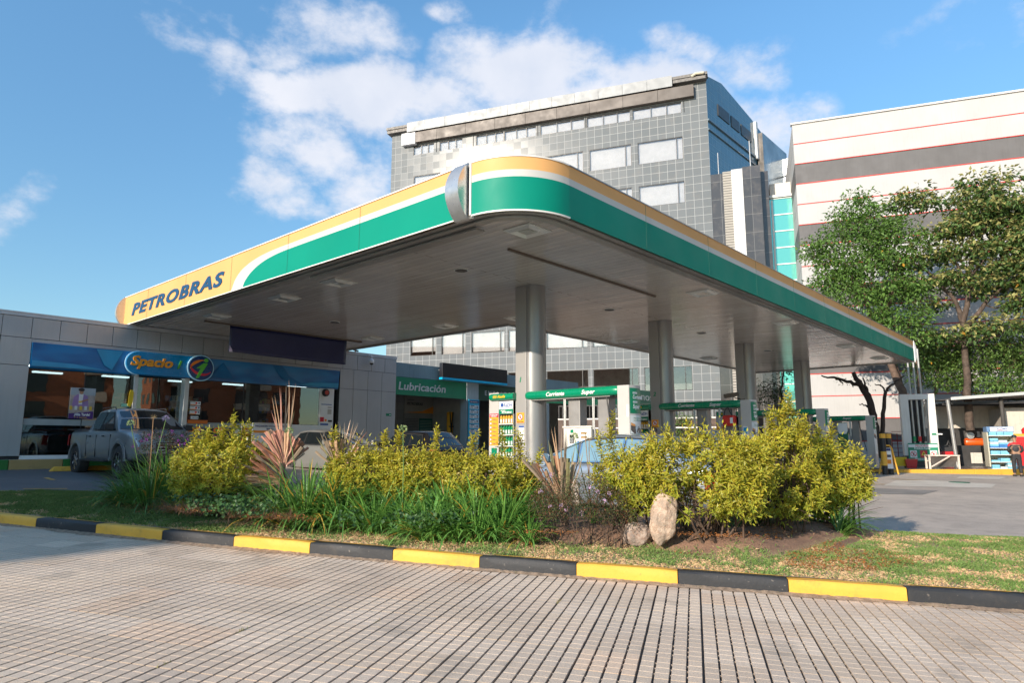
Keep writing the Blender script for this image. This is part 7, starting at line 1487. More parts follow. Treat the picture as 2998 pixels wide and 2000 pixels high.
    mk('jacket', [((0, 0, 1.0), .14, .16), ((0, 0, 1.2), .14, .165), ((.0, 0, 1.30), .13, .17), ((.0, 0, 1.32), .13, .17), ((0, .235, 1.22), .06, .06), ((.035, .265, 1.12), .058, .058), ((.17, .185, 1.03), .045, .045), ((0, -.235, 1.22), .06, .06), ((.035, -.265, 1.12), .058, .058), ((.17, -.185, 1.03), .045, .045), ((0, .205, 1.35), .062, .062), ((0, -.205, 1.35), .062, .062)], [(0, 1), (1, 2), (2, 3), (3, 10), (10, 4), (4, 5), (5, 6), (3, 11), (11, 7), (7, 8), (8, 9)], m_jk, b)
    mk('red_yoke', [((0, 0, 1.34), .135, .175), ((0, 0, 1.44), .105, .125), ((0, .19, 1.405), .075, .07), ((.01, .232, 1.27), .068, .065), ((0, -.19, 1.405), .075, .07), ((.01, -.232, 1.27), .068, .065), ((0, 0, 1.49), .07, .07)], [(0, 1), (0, 2), (2, 3), (0, 4), (4, 5), (1, 6)], m_rd, b)
    mb = MB(); mb.lathe((.02*k, 0, 1.685*k), [(.098, 0), (.102, .02), (.095, .06), (.06, .10), (.01, .115)], 18); mb.rbox((.13*k, 0, 1.69*k), (.09, .13, .014)); mb.build('cap', m_blk, b, smooth=40, wc=False)
    for s in (1, -1): mb = MB(); mb.rbox((.05, s*.125*k, .045), (.27, .10, .09)); mb.build('boot', m_sh, b, bevel=.03, wc=False)
    t.location = loc; t.rotation_euler = (0, 0, rz); return t
pp = GP((2982, 1396)); person('attendant in black and red jacket, black cap and dark trousers standing by the box rack', tuple(pp), AZ + R(-25))
# attendant behind the sedan: cap and shoulders show between the pylon and column 2
pq = PX((1600 + 985/3.137, 1000 + 800/3.137), 16.6); person('attendant whose pale green cap shows above the silver sedan, beside the second column', (16.6, float(pq[1]), GZ(pq[1]) - .0), R(200), 1.60)
# ------------------------------------------------------------------ plants
def SP(p, dz=.3):
    d = _ray(*D(*p)); z = .45
    for _ in range(12): q = _C + d*((z - CH)/d[2]); z = .5*z + .5*float(LZ(q[0], q[1]))
    return float(q[0]), float(q[1]), float(LZ(q[0], q[1]))
def hdist(p): return math.hypot(p[0], p[1])
def unit(a): return a/np.maximum(1e-9, np.linalg.norm(a, axis=-1, keepdims=True))
def leaves(P, A, U, Ln, Wd, ce, cm, fold=.25, droop=.0):
    """pointed leaves, 5 verts each: edge colour ce, midrib colour cm"""
    n = len(P); A = unit(A); S = unit(np.cross(A, U)); Nn = np.cross(S, A)
    Ln = Ln[:, None]; Wd = Wd[:, None]; V = np.zeros((n, 5, 3))
    V[:, 0] = P; V[:, 1] = P + A*Ln*.42 - S*Wd*.5 + Nn*Wd*fold*.5; V[:, 2] = P + A*Ln*.42 + S*Wd*.5 + Nn*Wd*fold*.5
    V[:, 3] = P + A*Ln - Nn*Ln*droop; V[:, 4] = P + A*Ln*.5 - Nn*Wd*fold*.3 - Nn*Ln*droop*.2
    F = (np.arange(n)[:, None, None]*5 + np.array([(0, 2, 4), (2, 3, 4), (3, 1, 4), (1, 0, 4)])[None]).reshape(-1, 3)
    C = np.zeros((n, 5, 3)); C[:, 0] = (ce + cm)/2; C[:, 1] = ce; C[:, 2] = ce; C[:, 3] = ce; C[:, 4] = cm
    return V.reshape(-1, 3), F, C.reshape(-1, 3)
m_leafy = vcol('variegated leaves', .42, .36); m_strap = vcol('strap leaves', .38, .18, .5); m_tl = vcol('tree leaves', .5, .25); m_dry = vcol('dry leaves', .8, .2)
m_twig = M('brown twig', (.10, .065, .045), .85, var=.3, vs=20)
def sphere_dirs(rs, n, lo=-.45):
    z = rs.uniform(lo, 1, n); a = rs.uniform(0, 2*PI, n); r = np.sqrt(1 - z*z); return np.stack([r*np.cos(a), r*np.sin(a), z], 1)
def pxlobe(l, hd):
    x, y, rx, ry = l[:4]; dd = l[4] if len(l) > 4 else 0; h = hd + dd; c = AT(D(x, y), h); k = 1.2757/FPX*h*1.0
    return np.array(c), np.array([rx*k, (l[5] if len(l) > 5 else rx*.85)*k, ry*k])
def yellow_shrub(label, base, lobes, dens, seed, green=0., sprigs=()):
    rs = np.random.RandomState(seed); b = SP(base); hd = hdist(b)
    t = thing('golden_duranta_shrub', label, 'shrub', b, 'yellow-leaved shrubs of the planting island')
    PV, PF, PC = [], [], []; off = 0; st = MB(); rt = np.array([math.sin(AZ), -math.cos(AZ), 0]); fwd = np.array([math.cos(AZ), math.sin(AZ), 0])
    L = [pxlobe(l, hd) for l in lobes]; shoots = []
    for c, r in L:
        area = (r[0]*r[1] + r[0]*r[2] + r[1]*r[2])*4.2; n = int(area*dens); u = sphere_dirs(rs, n, -.75)
        bump = 1 + .30*(fbm(u[:, 0]*3 + seed, u[:, 2]*3 + u[:, 1]*2, seed) - .5)*2
        p = c + (rt*(u[:, :1]*r[0]) + fwd*(u[:, 1:2]*r[1]) + np.array([0, 0, 1])*(u[:, 2:]*r[2]))*(bump*rs.uniform(.72, 1.02, n)**.7)[:, None]
        nrm = rt*u[:, :1]/r[0] + fwd*u[:, 1:2]/r[1] + np.array([0, 0, 1])*u[:, 2:]/r[2]; nrm = unit(nrm)
        # skip points buried in another lobe
        keep = np.ones(n, bool)
        for c2, r2 in L:
            if c2 is c: continue
            d = p - c2; q = ((d@rt)/r2[0])**2 + ((d@fwd)/r2[1])**2 + (d[:, 2]/r2[2])**2; keep &= q > .5
        p = p[keep]; nrm = nrm[keep]; z = np.array([LZ(a, b_) for a, b_ in p[:, :2]]) if len(p) < 1 else LZ(p[:, 0], p[:, 1]); k2 = p[:, 2] > z + .06; p = p[k2]; nrm = nrm[k2]
        holes = fbm(p[:, 0]*4.2 + 9, p[:, 2]*4.2 + p[:, 1]*4.2, seed + 5) > .34; p = p[holes]; nrm = nrm[holes]
        shoots.append((p, nrm, rs.uniform(.05, .14, len(p))*(1 + 1.1*np.clip(nrm[:, 2], 0, 1)*(rs.uniform(0, 1, len(p)) > .7))))
    for (sx, sy0, sy1) in sprigs:      # tall single shoots
        a0 = np.array(AT(D(sx, sy0), hd)); a1 = np.array(AT(D(sx + rs.uniform(-6, 6), sy1), hd)); m_ = 9
        pts = np.array([a0 + (a1 - a0)*k/m_ + rs.normal(0, .012, 3) for k in range(m_+1)]); st.tube([tuple(q) for q in pts], .005, 5)
        shoots.append((pts, unit(np.tile((a1 - a0), (m_+1, 1)) + rs.normal(0, .02, (m_+1, 3))), np.full(m_+1, .10)))
    P = np.concatenate([s[0] for s in shoots]); Nm = np.concatenate([s[1] for s in shoots]); SL = np.concatenate([s[2] for s in shoots])*1.15; n = len(P)
    dirn = unit(Nm*.75 + np.array([0, 0, .62]) + rs.normal(0, .28, (n, 3)))
    k = 9; base_ = []; ax = []; up = []; ln = []; tipf = []
    side = unit(np.cross(dirn, rs.normal(0, 1, (n, 3)))); side2 = np.cross(dirn, side)
    for j in range(k):
        f = (j//2 + .5)/((k+1)/2); a = (0 if (j//2) % 2 == 0 else PI/2) + (PI if j % 2 else 0) + rs.normal(0, .3, n)
        sv = side*np.cos(a)[:, None] + side2*np.sin(a)[:, None]
        if j == k-1: sv = dirn; f = 1.
        base_.append(P + dirn*(SL*f)[:, None]); spread = 1.15 - .55*f
        ax.append(sv*spread + dirn*(.35 + .5*f) + np.array([0, 0, -.15])); up.append(dirn + rs.normal(0, .15, (n, 3))); ln.append(rs.uniform(.048, .082, n)*(1.08 - .35*f)*(hd/8.)**.5); tipf.append(np.full(n, f))
    B_ = np.concatenate(base_); A_ = np.concatenate(ax); U_ = np.concatenate(up); Ln = np.concatenate(ln); T_ = np.concatenate(tipf)[:, None]
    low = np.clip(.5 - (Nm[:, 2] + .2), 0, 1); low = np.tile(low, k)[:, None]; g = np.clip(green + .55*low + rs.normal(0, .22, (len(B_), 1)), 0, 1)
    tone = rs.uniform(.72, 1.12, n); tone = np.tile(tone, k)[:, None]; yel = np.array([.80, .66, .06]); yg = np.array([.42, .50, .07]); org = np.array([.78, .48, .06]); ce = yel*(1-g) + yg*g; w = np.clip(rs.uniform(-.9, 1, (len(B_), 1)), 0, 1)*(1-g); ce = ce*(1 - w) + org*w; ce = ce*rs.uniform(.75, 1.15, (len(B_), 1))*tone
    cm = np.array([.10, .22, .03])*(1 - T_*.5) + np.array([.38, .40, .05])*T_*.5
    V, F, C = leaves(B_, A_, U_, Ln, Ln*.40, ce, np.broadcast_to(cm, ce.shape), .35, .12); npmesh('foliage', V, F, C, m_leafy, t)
    for c, r in L:                      # stems from the ground into every lobe
        for q in range(5):
            a = np.array([b[0], b[1], 0]) + rt*rs.uniform(-.6, .6)*r[0]*.6 + fwd*rs.uniform(-.2, .3); a = a*.4 + .6*np.array([c[0], c[1], 0]) + rt*rs.normal(0, .12); a[2] = LZ(a[0], a[1]) - .02
            e = c + rt*rs.uniform(-.8, .8)*r[0] + np.array([0, 0, rs.uniform(-.1, .5)*r[2]]); m_ = (a + e)/2 + rs.normal(0, .05, 3); st.tube([tuple(a), tuple(m_), tuple(e)], [.016, .011, .005], 5)
            for w in range(5):
                s = m_ + (e - m_)*rs.uniform(0, .9); st.tube([tuple(s), tuple(s + rs.normal(0, .16, 3) + np.array([0, 0, .1]))], [.005, .002], 4)
    st.build('stems', m_twig, t); return t
YS_ = yellow_shrub
YS_('rounded yellow shrub left of the bronze sword-leaved plant, just behind the grey pickup nose', (505, 1168), [(500, 1088, 80, 60), (545, 1068, 52, 46, .2), (470, 1105, 48, 45, -.1), (510, 1120, 60, 34, -.2), (448, 1125, 34, 34, -.1), (590, 1110, 34, 44, .1)], 226, 1, .12, ((542, 1010, 965), (512, 1020, 990), (560, 1020, 985), (448, 1040, 1000), (575, 1030, 985), (480, 1030, 1000)))
YS_('low yellow hedge shrub in front of the off-white sedan', (850, 1172), [(815, 1082, 58, 32), (870, 1080, 50, 30, .2), (840, 1085, 60, 34, -.1), (820, 1120, 60, 34, -.1), (870, 1130, 55, 34, 0)], 241, 2, .03, ((770, 1030, 1000), (880, 1030, 1005)))
YS_('low yellow hedge shrub in front of the black hatchback', (980, 1180), [(930, 1084, 55, 32), (985, 1082, 52, 34, .1), (955, 1090, 60, 34, -.1), (940, 1125, 60, 36, -.1), (1000, 1130, 55, 34, 0)], 241, 3, .0, ((915, 1030, 1005), (1000, 1030, 995)))
YS_('yellow hedge shrub below the nearest oil cabinet, one tall shoot before the nearest column', (1140, 1190), [(1060, 1088, 50, 32, .1), (1120, 1092, 55, 32), (1180, 1095, 45, 32, .1), (1110, 1105, 85, 34, -.1), (1070, 1130, 60, 32, 0), (1150, 1135, 70, 34, -.1), (1205, 1120, 35, 30)], 241, 4, .0, ((1190, 1070, 1000), (1196, 1060, 1010), (1085, 1040, 1008), (1150, 1045, 1005), (1235, 1080, 1050)))
YS_('loose yellow shrub between the spiky plants and the upright boulder', (1440, 1225), [(1425, 1085, 50, 44), (1465, 1095, 50, 58, -.1), (1400, 1110, 38, 42, .2), (1465, 1150, 34, 38, -.1)], 226, 5, .1, ((1408, 1030, 965), (1400, 1035, 985), (1380, 1050, 1010)))
YS_('broad yellow shrub overhanging the upright boulder', (1610, 1225), [(1540, 1085, 90, 62), (1640, 1078, 85, 66, .1), (1700, 1100, 60, 70, .1), (1570, 1130, 72, 50, -.15), (1640, 1140, 70, 46, -.1), (1600, 1165, 60, 30, -.3), (1680, 1160, 55, 34, -.1)], 226, 6, .06, ((1535, 1030, 1000), (1590, 1030, 985), (1500, 1040, 1010)))
YS_('tallest yellow shrub with a pointed top rising before the third fuel island', (1790, 1210), [(1745, 1090, 75, 72), (1805, 1060, 50, 62, .05), (1810, 1000, 20, 52, .05), (1740, 1140, 64, 44, -.1), (1820, 1130, 60, 50, -.1), (1780, 1165, 60, 28, -.1)], 226, 7, .08, ((1812, 960, 915), (1800, 985, 935), (1775, 1010, 965), (1845, 1010, 975), (1768, 1000, 955)))
YS_('yellow shrub forming the right end of the planting, above the dark strap leaves', (1900, 1200), [(1875, 1085, 64, 62), (1925, 1100, 56, 58), (1900, 1120, 55, 42, -.1), (1955, 1120, 32, 34), (1880, 1150, 50, 34, 0)], 226, 8, .12, ((1905, 1030, 985), (1880, 1030, 990), (1965, 1100, 1068)))
# strap-leaved clumps
def ribbons(P, az, el, ln, wd, bend, ce, cm, seg=7, fold=.25, cut=None, side=0.):
    n = len(P); s = np.linspace(0, 1, seg+1); V = np.zeros((n, seg+1, 3, 3)); C = np.zeros((n, seg+1, 3, 3)); p = P.copy(); h = np.stack([np.cos(az), np.sin(az), np.zeros(n)], 1); sd = np.stack([-np.sin(az), np.cos(az), np.zeros(n)], 1)
    for k in range(seg+1):
        u = s[k]; e = el - bend*u**1.3; d = h*np.cos(e)[:, None] + np.array([0, 0, 1])*np.sin(e)[:, None]; nn = -h*np.sin(e)[:, None] + np.array([0, 0, 1])*np.cos(e)[:, None]
        prof = (1 - u)**.55*min(1, .55 + u*3)*1. if cut is None else np.where(cut, 1.0, (1-u)**.55)*min(1, .6 + u*3)
        w = (wd*prof)[:, None]; 
        V[:, k, 0] = p - sd*w*.5 + nn*w*fold; V[:, k, 1] = p - nn*w*.0; V[:, k, 2] = p + sd*w*.5 + nn*w*fold
        C[:, k, 0] = ce; C[:, k, 1] = cm; C[:, k, 2] = ce
        p = p + d*(ln/seg)[:, None] + sd*(side*u*ln/seg)[:, None] if side else p + d*(ln/seg)[:, None]
    idx = np.arange(n*(seg+1)*3).reshape(n, seg+1, 3); F = np.concatenate([np.stack([idx[:, :-1, q], idx[:, :-1, q+1], idx[:, 1:, q+1], idx[:, 1:, q]], -1).reshape(-1, 4) for q in (0, 1)])
    return V.reshape(-1, 3), F, C.reshape(-1, 3)
def strap_clump(label, base, nl, ln, seed, spread=.08, dark=1., flowers=(), droop=1., dry=.5, azr=None, hdoff=0., wd=.024, grp='green strap-leaved clumps of the planting island', nm='agapanthus_clump'):
    rs = np.random.RandomState(seed); b = SP(base); 
    if hdoff: q = AT(D(*base), hdist(b) + hdoff); b = (float(q[0]), float(q[1]), float(LZ(q[0], q[1])))
    t = thing(nm, label, 'plant', b, grp); n = nl; az = rs.uniform(0, 2*PI, n) if azr is None else rs.uniform(azr[0], azr[1], n)
    r = rs.uniform(0, 1, n)**.5*spread; P = np.stack([b[0] + np.cos(az)*r, b[1] + np.sin(az)*r, LZ(b[0] + np.cos(az)*r, b[1] + np.sin(az)*r)], 1)
    el = rs.uniform(.55, 1.5, n); L_ = ln*rs.uniform(.55, 1.1, n); bend = rs.uniform(.6, 2.1, n)*droop*(1.55 - el*.45)
    g = rs.uniform(0, 1, (n, 1)); cm = (np.array([.085, .21, .04])*(1-g) + np.array([.17, .34, .07])*g)*dark; ce = cm*1.15
    yl = (rs.uniform(0, 1, (n, 1)) > .95); cm = np.where(yl, np.array([.5, .36, .05]), cm); ce = np.where(yl, np.array([.5, .30, .05]), ce)
    V, F, C = ribbons(P, az, el, L_, wd*rs.uniform(.75, 1.2, n), bend, ce, cm); npmesh('leaves', V, F, C, m_strap, t)
    if dry > 0:
        n = int(nl*dry); az = rs.uniform(0, 2*PI, n); P = np.stack([b[0] + np.cos(az)*spread, b[1] + np.sin(az)*spread, LZ(b[0] + np.cos(az)*spread, b[1] + np.sin(az)*spread) + rs.uniform(.02, .12, n)], 1)
        u = rs.uniform(0, 1, (n, 1)); c = np.array([.42, .24, .10])*u + np.array([.26, .14, .07])*(1-u)
        V, F, C = ribbons(P, az, rs.uniform(-.2, .9, n), rs.uniform(.12, .3, n), .010*rs.uniform(.7, 1.3, n), rs.uniform(.8, 2.2, n), c, c, 5); npmesh('dry_leaves', V, F, C, m_dry, t)
    for fl in flowers:
        sx, sy, kind = fl; top = np.array(AT(D(sx, sy), hdist(b))); st = MB(); a0 = np.array(b) + np.array([rs.normal(0, .03), rs.normal(0, .03), .05]); mid = (a0*.45 + top*.55) + rs.normal(0, .015, 3)
        st.tube([tuple(a0), tuple(mid), tuple(top)], [.007, .006, .005], 6); o = st.build('flower_stalk', M('green stalk', (.13, .22, .06), .6) if kind != 'dry' else M('dry stalk', (.33, .19, .09), .7), t)
        n = 60 if kind != 'dry' else 34; d = sphere_dirs(rs, n, -.5); rad = .055; P = top + d*rad*(.6 if kind != 'dry' else .1); col = {'green': (.34, .40, .20), 'violet': (.28, .22, .42), 'dry': (.42, .28, .15)}[kind]; c = np.array(col)*rs.uniform(.7, 1.3, (n, 1))
        V, F, C = leaves(P, d + rs.normal(0, .3, (n, 3)), rs.normal(0, 1, (n, 3)), np.full(n, .034 if kind != 'dry' else .06), np.full(n, .014 if kind != 'dry' else .004), c, c*np.array([.8, 1., .7])); npmesh('flower_head', V, F, C, m_dry, o)
    return t
SC = strap_clump
SC('large dark green strap-leaved clump at the left end of the planting, before the pickup wheel', (345, 1170), 300, .85, 11, .3, .75, ((300, 972, 'green'), (352, 958, 'dry'), (381, 962, 'violet')), .8, .3, hdoff=.2)
SC('dark strap-leaved clump with broad upright leaves beside the purple flowers', (385, 1160), 220, .95, 12, .24, .75, (), .6, .2, hdoff=.6, wd=.042)
SC('big glossy green clump in front of the bronze sword-leaved plant', (700, 1212), 280, 1.02, 13, .26, .9, ((664, 990, 'green'),), 1., .25, wd=.036)
SC('green clump between the bronze plant and the first hedge shrub', (790, 1215), 240, .9, 14, .22, 1., (), 1., .3, wd=.034)
for k, (bx_, by_, lb) in enumerate(((860, 1222, 'bright green clump below the off-white sedan'), (925, 1224, 'bright green clump with a tall green flower head before the black hatchback'), (985, 1240, 'bright green clump with dry brown base, nearest the kerb left of centre'), (1045, 1232, 'fine green clump below the black billboard'),
        (1095, 1242, 'green clump with splayed leaves below the motor oil cabinet'), (1150, 1238, 'green clump directly below the nearest column'), (1172, 1205, 'green clump behind the others below the tall shoot'), (905, 1200, 'green clump set back under the hedge, left'), (1020, 1205, 'green clump set back under the hedge, centre'), (1100, 1205, 'green clump set back under the hedge, right'))):
    SC(lb, (bx_, by_), 210, (.66 if k < 6 else .70), 20 + k, .15, 1.15, ((925, 985, 'green'),) if k == 1 else (), .8, .12, wd=.036)
SC('separate star-shaped green clump standing forward on the bare soil', (1215, 1252), 80, .52, 40, .05, 1.05, (), 1., .6, wd=.026)
SC('dark green clump with long leaves arching right over the forecourt edge', (1925, 1222), 70, .62, 41, .10, .75, (), 1.25, .2, azr=(-2.2, .9), wd=.032)
SC('small green clump with two dry flower heads left of the loose yellow shrub', (1360, 1215), 26, .30, 42, .05, .9, ((1343, 1000, 'dry'), (1352, 1008, 'dry'), (1318, 1003, 'green')), 1., .5, hdoff=.5)
SC('glossy green clump spreading at the foot of the tall bronze plant', (640, 1198), 220, .85, 15, .22, .8, (), 1., .3, wd=.034)
SC('glossy green clump between the bronze plant and the kerb, right of it', (748, 1210), 240, .85, 16, .22, .9, (), 1., .3, wd=.034)
SC('dark drooping clump at the extreme left end of the planting', (300, 1158), 200, .7, 17, .22, .7, (), 1.2, .2, wd=.03)
SC('grassy dark clump between the purple flowers and the first yellow shrub', (435, 1172), 240, .55, 18, .24, .7, (), 1.1, .3, wd=.014)
# bronze sword-leaved plants
def sword_plant(label, fans, seed, broken=.4):
    rs = np.random.RandomState(seed); b = SP(fans[0][0]); t = thing('bronze_flax', label, 'plant', b, 'bronze sword-leaved plants'); rt = np.array([math.sin(AZ), -math.cos(AZ), 0])
    for (bp, sp) in fans:
        hd = hdist(SP(bp)) + .2; 
        for (x0, y0, n, specs) in sp:
            o = np.array(AT(D(x0, y0), hd)); Vs = []; Fs = []; Cs = []; off = 0
            for (x1, y1, w, c, ct) in [(a + rs.normal(0, 9)*r_, b_ + abs(rs.normal(0, 14))*r_, w_*(1.25 - .2*r_), c_, ct_) for r_ in ((0, 1, 1, 1) if specs[0][4] else (0, 1)) for a, b_, w_, c_, ct_ in specs]:
                e = np.array(AT(D(x1, y1), hd + rs.uniform(-.1, .1))); s0 = o + rt*rs.normal(0, .02) + np.array([0, 0, rs.normal(0, .02)]); seg = 6; d = e - s0; L_ = np.linalg.norm(d); d = d/L_; sd = unit(np.cross(d, np.array([math.cos(AZ), math.sin(AZ), 0]) + rs.normal(0, .5, 3))[None])[0]; nn = np.cross(sd, d)
                col = np.array(c)*rs.uniform(.8, 1.15)
                for k in range(seg+1):
                    u = k/seg; pr = min(1, .5 + 2*u)*((1 - u)**.6 if not ct else 1.); p = s0 + d*L_*u + nn*.03*math.sin(PI*u)*rs.uniform(.5, 1) - np.array([0, 0, 1])*(.05*u*u*abs(d[0]*rt[0] + d[1]*rt[1])*L_)
                    Vs += [p - sd*w*.5*pr + nn*w*.25*pr, p, p + sd*w*.5*pr + nn*w*.25*pr]; Cs += [col*1.1, col*.8, col*1.1]
                for k in range(seg):
                    for q in (0, 1): Fs.append((off + 3*k+q, off + 3*k+q+1, off + 3*k+3+q+1, off + 3*k+3+q))
                off += 3*(seg+1)
            npmesh(n, np.array(Vs), np.array(Fs), np.array(Cs), m_strap, t)
    q = SP(fans[0][0]); mb = MB(); hd = hdist(q) + .2; x0, y0 = fans[0][1][0][:2]; o = AT(D(x0, y0), hd); mb.tube([(o[0], o[1], float(LZ(o[0], o[1])) - .05), tuple(o)], [.05, .035], 8); mb.build('trunk', m_twig, t)
pk_ = (.62, .31, .23); br = (.38, .17, .10); ol = (.27, .25, .12); tn = (.60, .38, .23); gy = (.36, .27, .19)
rs_ = np.random.RandomState(3)
fanA = [(645, 945, .03, pk_, 0), (630, 905, .022, tn, 0), (622, 940, .02, pk_, 0), (663, 870, .026, tn, 0), (657, 880, .02, gy, 0), (641, 885, .022, pk_, 0), (668, 895, .022, gy, 0), (676, 940, .03, ol, 0)]
fanB = [(x, y, .04, c, 1) for x, y, c in ((598, 1000, pk_), (608, 990, pk_), (618, 985, tn), (628, 988, pk_), (638, 985, pk_), (648, 990, pk_), (658, 992, tn), (590, 1012, br), (668, 1000, pk_), (678, 1010, pk_), (686, 1004, br), (695, 1012, br), (692, 1024, gy))]
fanC = [(x, y, .035, c, 1) for x, y, c in ((560, 1065, tn), (548, 1083, br), (556, 1095, br), (566, 1105, tn), (575, 1050, br), (583, 1030, br), (590, 1045, gy), (590, 1010, ol), (585, 1075, ol), (545, 1112, ol), (600, 1060, br), (562, 1088, tn))]
sword_plant('tall bronze and pink sword-leaved plant with broken leaves and thin upright spikes', [((655, 1195), [(648, 1062, 'upright_leaves', fanA), (650, 1072, 'broken_leaves', fanB), (660, 1110, 'fallen_leaves', fanC)])], 51)
fanD = [(x, y, w, c, 0) for x, y, w, c in ((738, 985, .03, gy), (770, 970, .03, gy), (782, 975, .03, ol), (790, 965, .025, gy), (805, 960, .03, tn), (812, 965, .03, gy), (823, 968, .025, gy), (838, 978, .03, gy), (845, 985, .028, br), (725, 1000, .03, ol))] + [(x, y, .042, c, 1) for x, y, c in ((745, 1012, gy), (758, 1010, tn), (772, 1010, tn), (786, 1008, tn), (798, 1020, ol), (735, 1025, gy), (815, 1020, br))]
sword_plant('lower bronze sword-leaved clump of squared-off leaves in front of the off-white sedan', [((780, 1200), [(778, 1085, 'sword_leaves', fanD)])], 52)
fanE = [(x, y, w, c, ct) for x, y, w, c, ct in ((1258, 1005, .05, ol, 0), (1272, 975, .035, tn, 0), (1290, 970, .03, gy, 0), (1300, 985, .03, gy, 0), (1320, 1020, .03, ol, 0), (1245, 1040, .035, tn, 1), (1262, 1060, .05, tn, 1), (1275, 1045, .05, (.45, .2, .1), 1), (1290, 1050, .04, gy, 1), (1305, 1052, .045, ol, 1), (1318, 1060, .04, gy, 1), (1340, 1030, .03, gy, 0), (1232, 1060, .03, br, 1), (1215, 1040, .03, br, 0), (1200, 1050, .035, gy, 1), (1222, 1062, .04, (.2, .14, .1), 1))]
sword_plant('tan and olive sword-leaved plant in front of the silver sedan', [((1300, 1215), [(1296, 1165, 'sword_leaves', fanE)])], 53)
# small-leaved shrub, purple shrub, ivy, grass tufts, litter
def small_shrub(name, label, base, lobes, dens, seed, cols, size, flowers=None, hdoff=0., kind=None, wfac=.5):
    rs = np.random.RandomState(seed); b = SP(base); hd = hdist(b) + hdoff; t = thing(name, label, 'shrub', b); rt = np.array([math.sin(AZ), -math.cos(AZ), 0]); fwd = np.array([math.cos(AZ), math.sin(AZ), 0]); PP = []; NN = []; st = MB()
    for l in lobes:
        c, r = pxlobe(l, hd); n = int((r[0]*r[1] + r[0]*r[2] + r[1]*r[2])*4.2*dens); u = sphere_dirs(rs, n, -.6); p = c + (rt*(u[:, :1]*r[0]) + fwd*(u[:, 1:2]*r[1]) + np.array([0, 0, 1])*(u[:, 2:]*r[2]))*rs.uniform(.55, 1.08, (n, 1)); p = p[p[:, 2] > LZ(p[:, 0], p[:, 1])]; PP.append(p); NN.append(unit(p - c))
        for q in range(7): e = c + rt*rs.uniform(-.8, .8)*r[0] + np.array([0, 0, rs.uniform(0, .8)*r[2]]); a = np.array([c[0], c[1], LZ(c[0], c[1])]) + rs.normal(0, .05, 3)*np.array([1, 1, 0]); st.tube([tuple(a), tuple((a+e)/2 + rs.normal(0, .03, 3)), tuple(e)], [.006, .004, .002], 4)
    P = np.concatenate(PP); Nm = np.concatenate(NN); n = len(P); ci = rs.choice(len(cols), n); c = np.array(cols)[ci]*rs.uniform(.7, 1.25, (n, 1)); Ln = size*rs.uniform(.7, 1.3, n)
    V, F, C = leaves(P, Nm + rs.normal(0, .8, (n, 3)), rs.normal(0, .5, (n, 3)) + np.array([0, 0, 1]), Ln, Ln*wfac, c, c*.85); npmesh('foliage', V, F, C, m_tl, t); st.build('stems', m_twig, t)
    if flowers:
        fx, fcol, fs = flowers; fp = []
        for (x, y) in fx:
         fp = np.array(AT(D(x, y), hd - .25)) + rs.normal(0, .012, (22, 3)); m_ = len(fp); c = np.array(fcol)*rs.uniform(.8, 1.2, (m_, 1)); V, F, C = leaves(fp, rs.normal(0, 1, (m_, 3)), rs.normal(0, 1, (m_, 3)), np.full(m_, fs), np.full(m_, fs*.8), c, c); npmesh('flower', V, F, C, m_dry, t)
    return t
small_shrub('lantana_shrub', 'low dull green shrub with tiny pale pink flowers around the white stone', (1300, 1235), [(1275, 1135, 48, 48, .1), (1350, 1140, 55, 50), (1310, 1170, 80, 38, -.1), (1395, 1160, 40, 44), (1250, 1165, 40, 40), (1420, 1190, 45, 26)], 2100, 61, [(.09, .12, .04), (.14, .10, .05), (.07, .10, .035), (.20, .09, .045)], .022, ([(1240, 1128), (1262, 1163), (1288, 1160), (1300, 1172), (1388, 1148), (1372, 1128), (1400, 1135), (1265, 1090), (1335, 1180), (1355, 1118)], (.60, .40, .58), .014))
small_shrub('purple_flowering_shrub', 'dark reddish shrub with small violet flowers between the pickup and the first yellow shrub', (380, 1165), [(365, 1020, 42, 30, .2), (415, 1030, 35, 32, .2)], 900, 62, [(.09, .03, .03), (.06, .05, .03), (.05, .08, .03)], .035, ([(305, 1025), (326, 1012), (343, 998), (370, 1003), (408, 1012), (417, 1000), (424, 1018), (395, 990), (335, 1008), (430, 1010), (413, 1020)], (.30, .05, .33), .016), .5)
def ground_mass(name, label, cat, region, n, seed, fn):
    rs = np.random.RandomState(seed); x, y = [], []
    P = []
    for (cx, cy, rx, ry) in region:
        m_ = int(n*rx*ry/sum(a[2]*a[3] for a in region)); a = rs.uniform(0, 2*PI, m_); r = rs.uniform(0, 1, m_)**.5
        for k in range(m_):
            px, py = cx + rx*r[k]*math.cos(a[k]), cy + ry*r[k]*math.sin(a[k]); dz = .3; d = _ray(*D(px, py)); tt = None
            q = _C + d*((.17 + GZ(8) - CH)/d[2]) if d[2] < 0 else None
            if q is None: continue
            for _ in range(3): zz = float(LZ(q[0], q[1])); q = _C + d*((zz - CH)/d[2])
            P.append((q[0], q[1], zz))
    P = np.array(P); V, F, C = fn(rs, P); tag(npmesh(name, V, F, C, m_tl if name != 'dry_litter' else m_dry), label, cat, kind='stuff')
def ivy(rs, P):
    n = len(P); P = P + np.stack([np.zeros(n), np.zeros(n), rs.uniform(.01, .16, n)], 1); A = rs.normal(0, 1, (n, 3)) + np.array([-.6, -.5, -.2]); U = rs.normal(0, .45, (n, 3)) + np.array([-.5, -.4, .8]); g = rs.uniform(0, 1, (n, 1)); c = np.array([.02, .055, .018])*(1-g) + np.array([.06, .135, .03])*g
    L_ = rs.uniform(.035, .06, n); return leaves(P, A, U, L_, L_*1.05, c, c*1.3, .15)
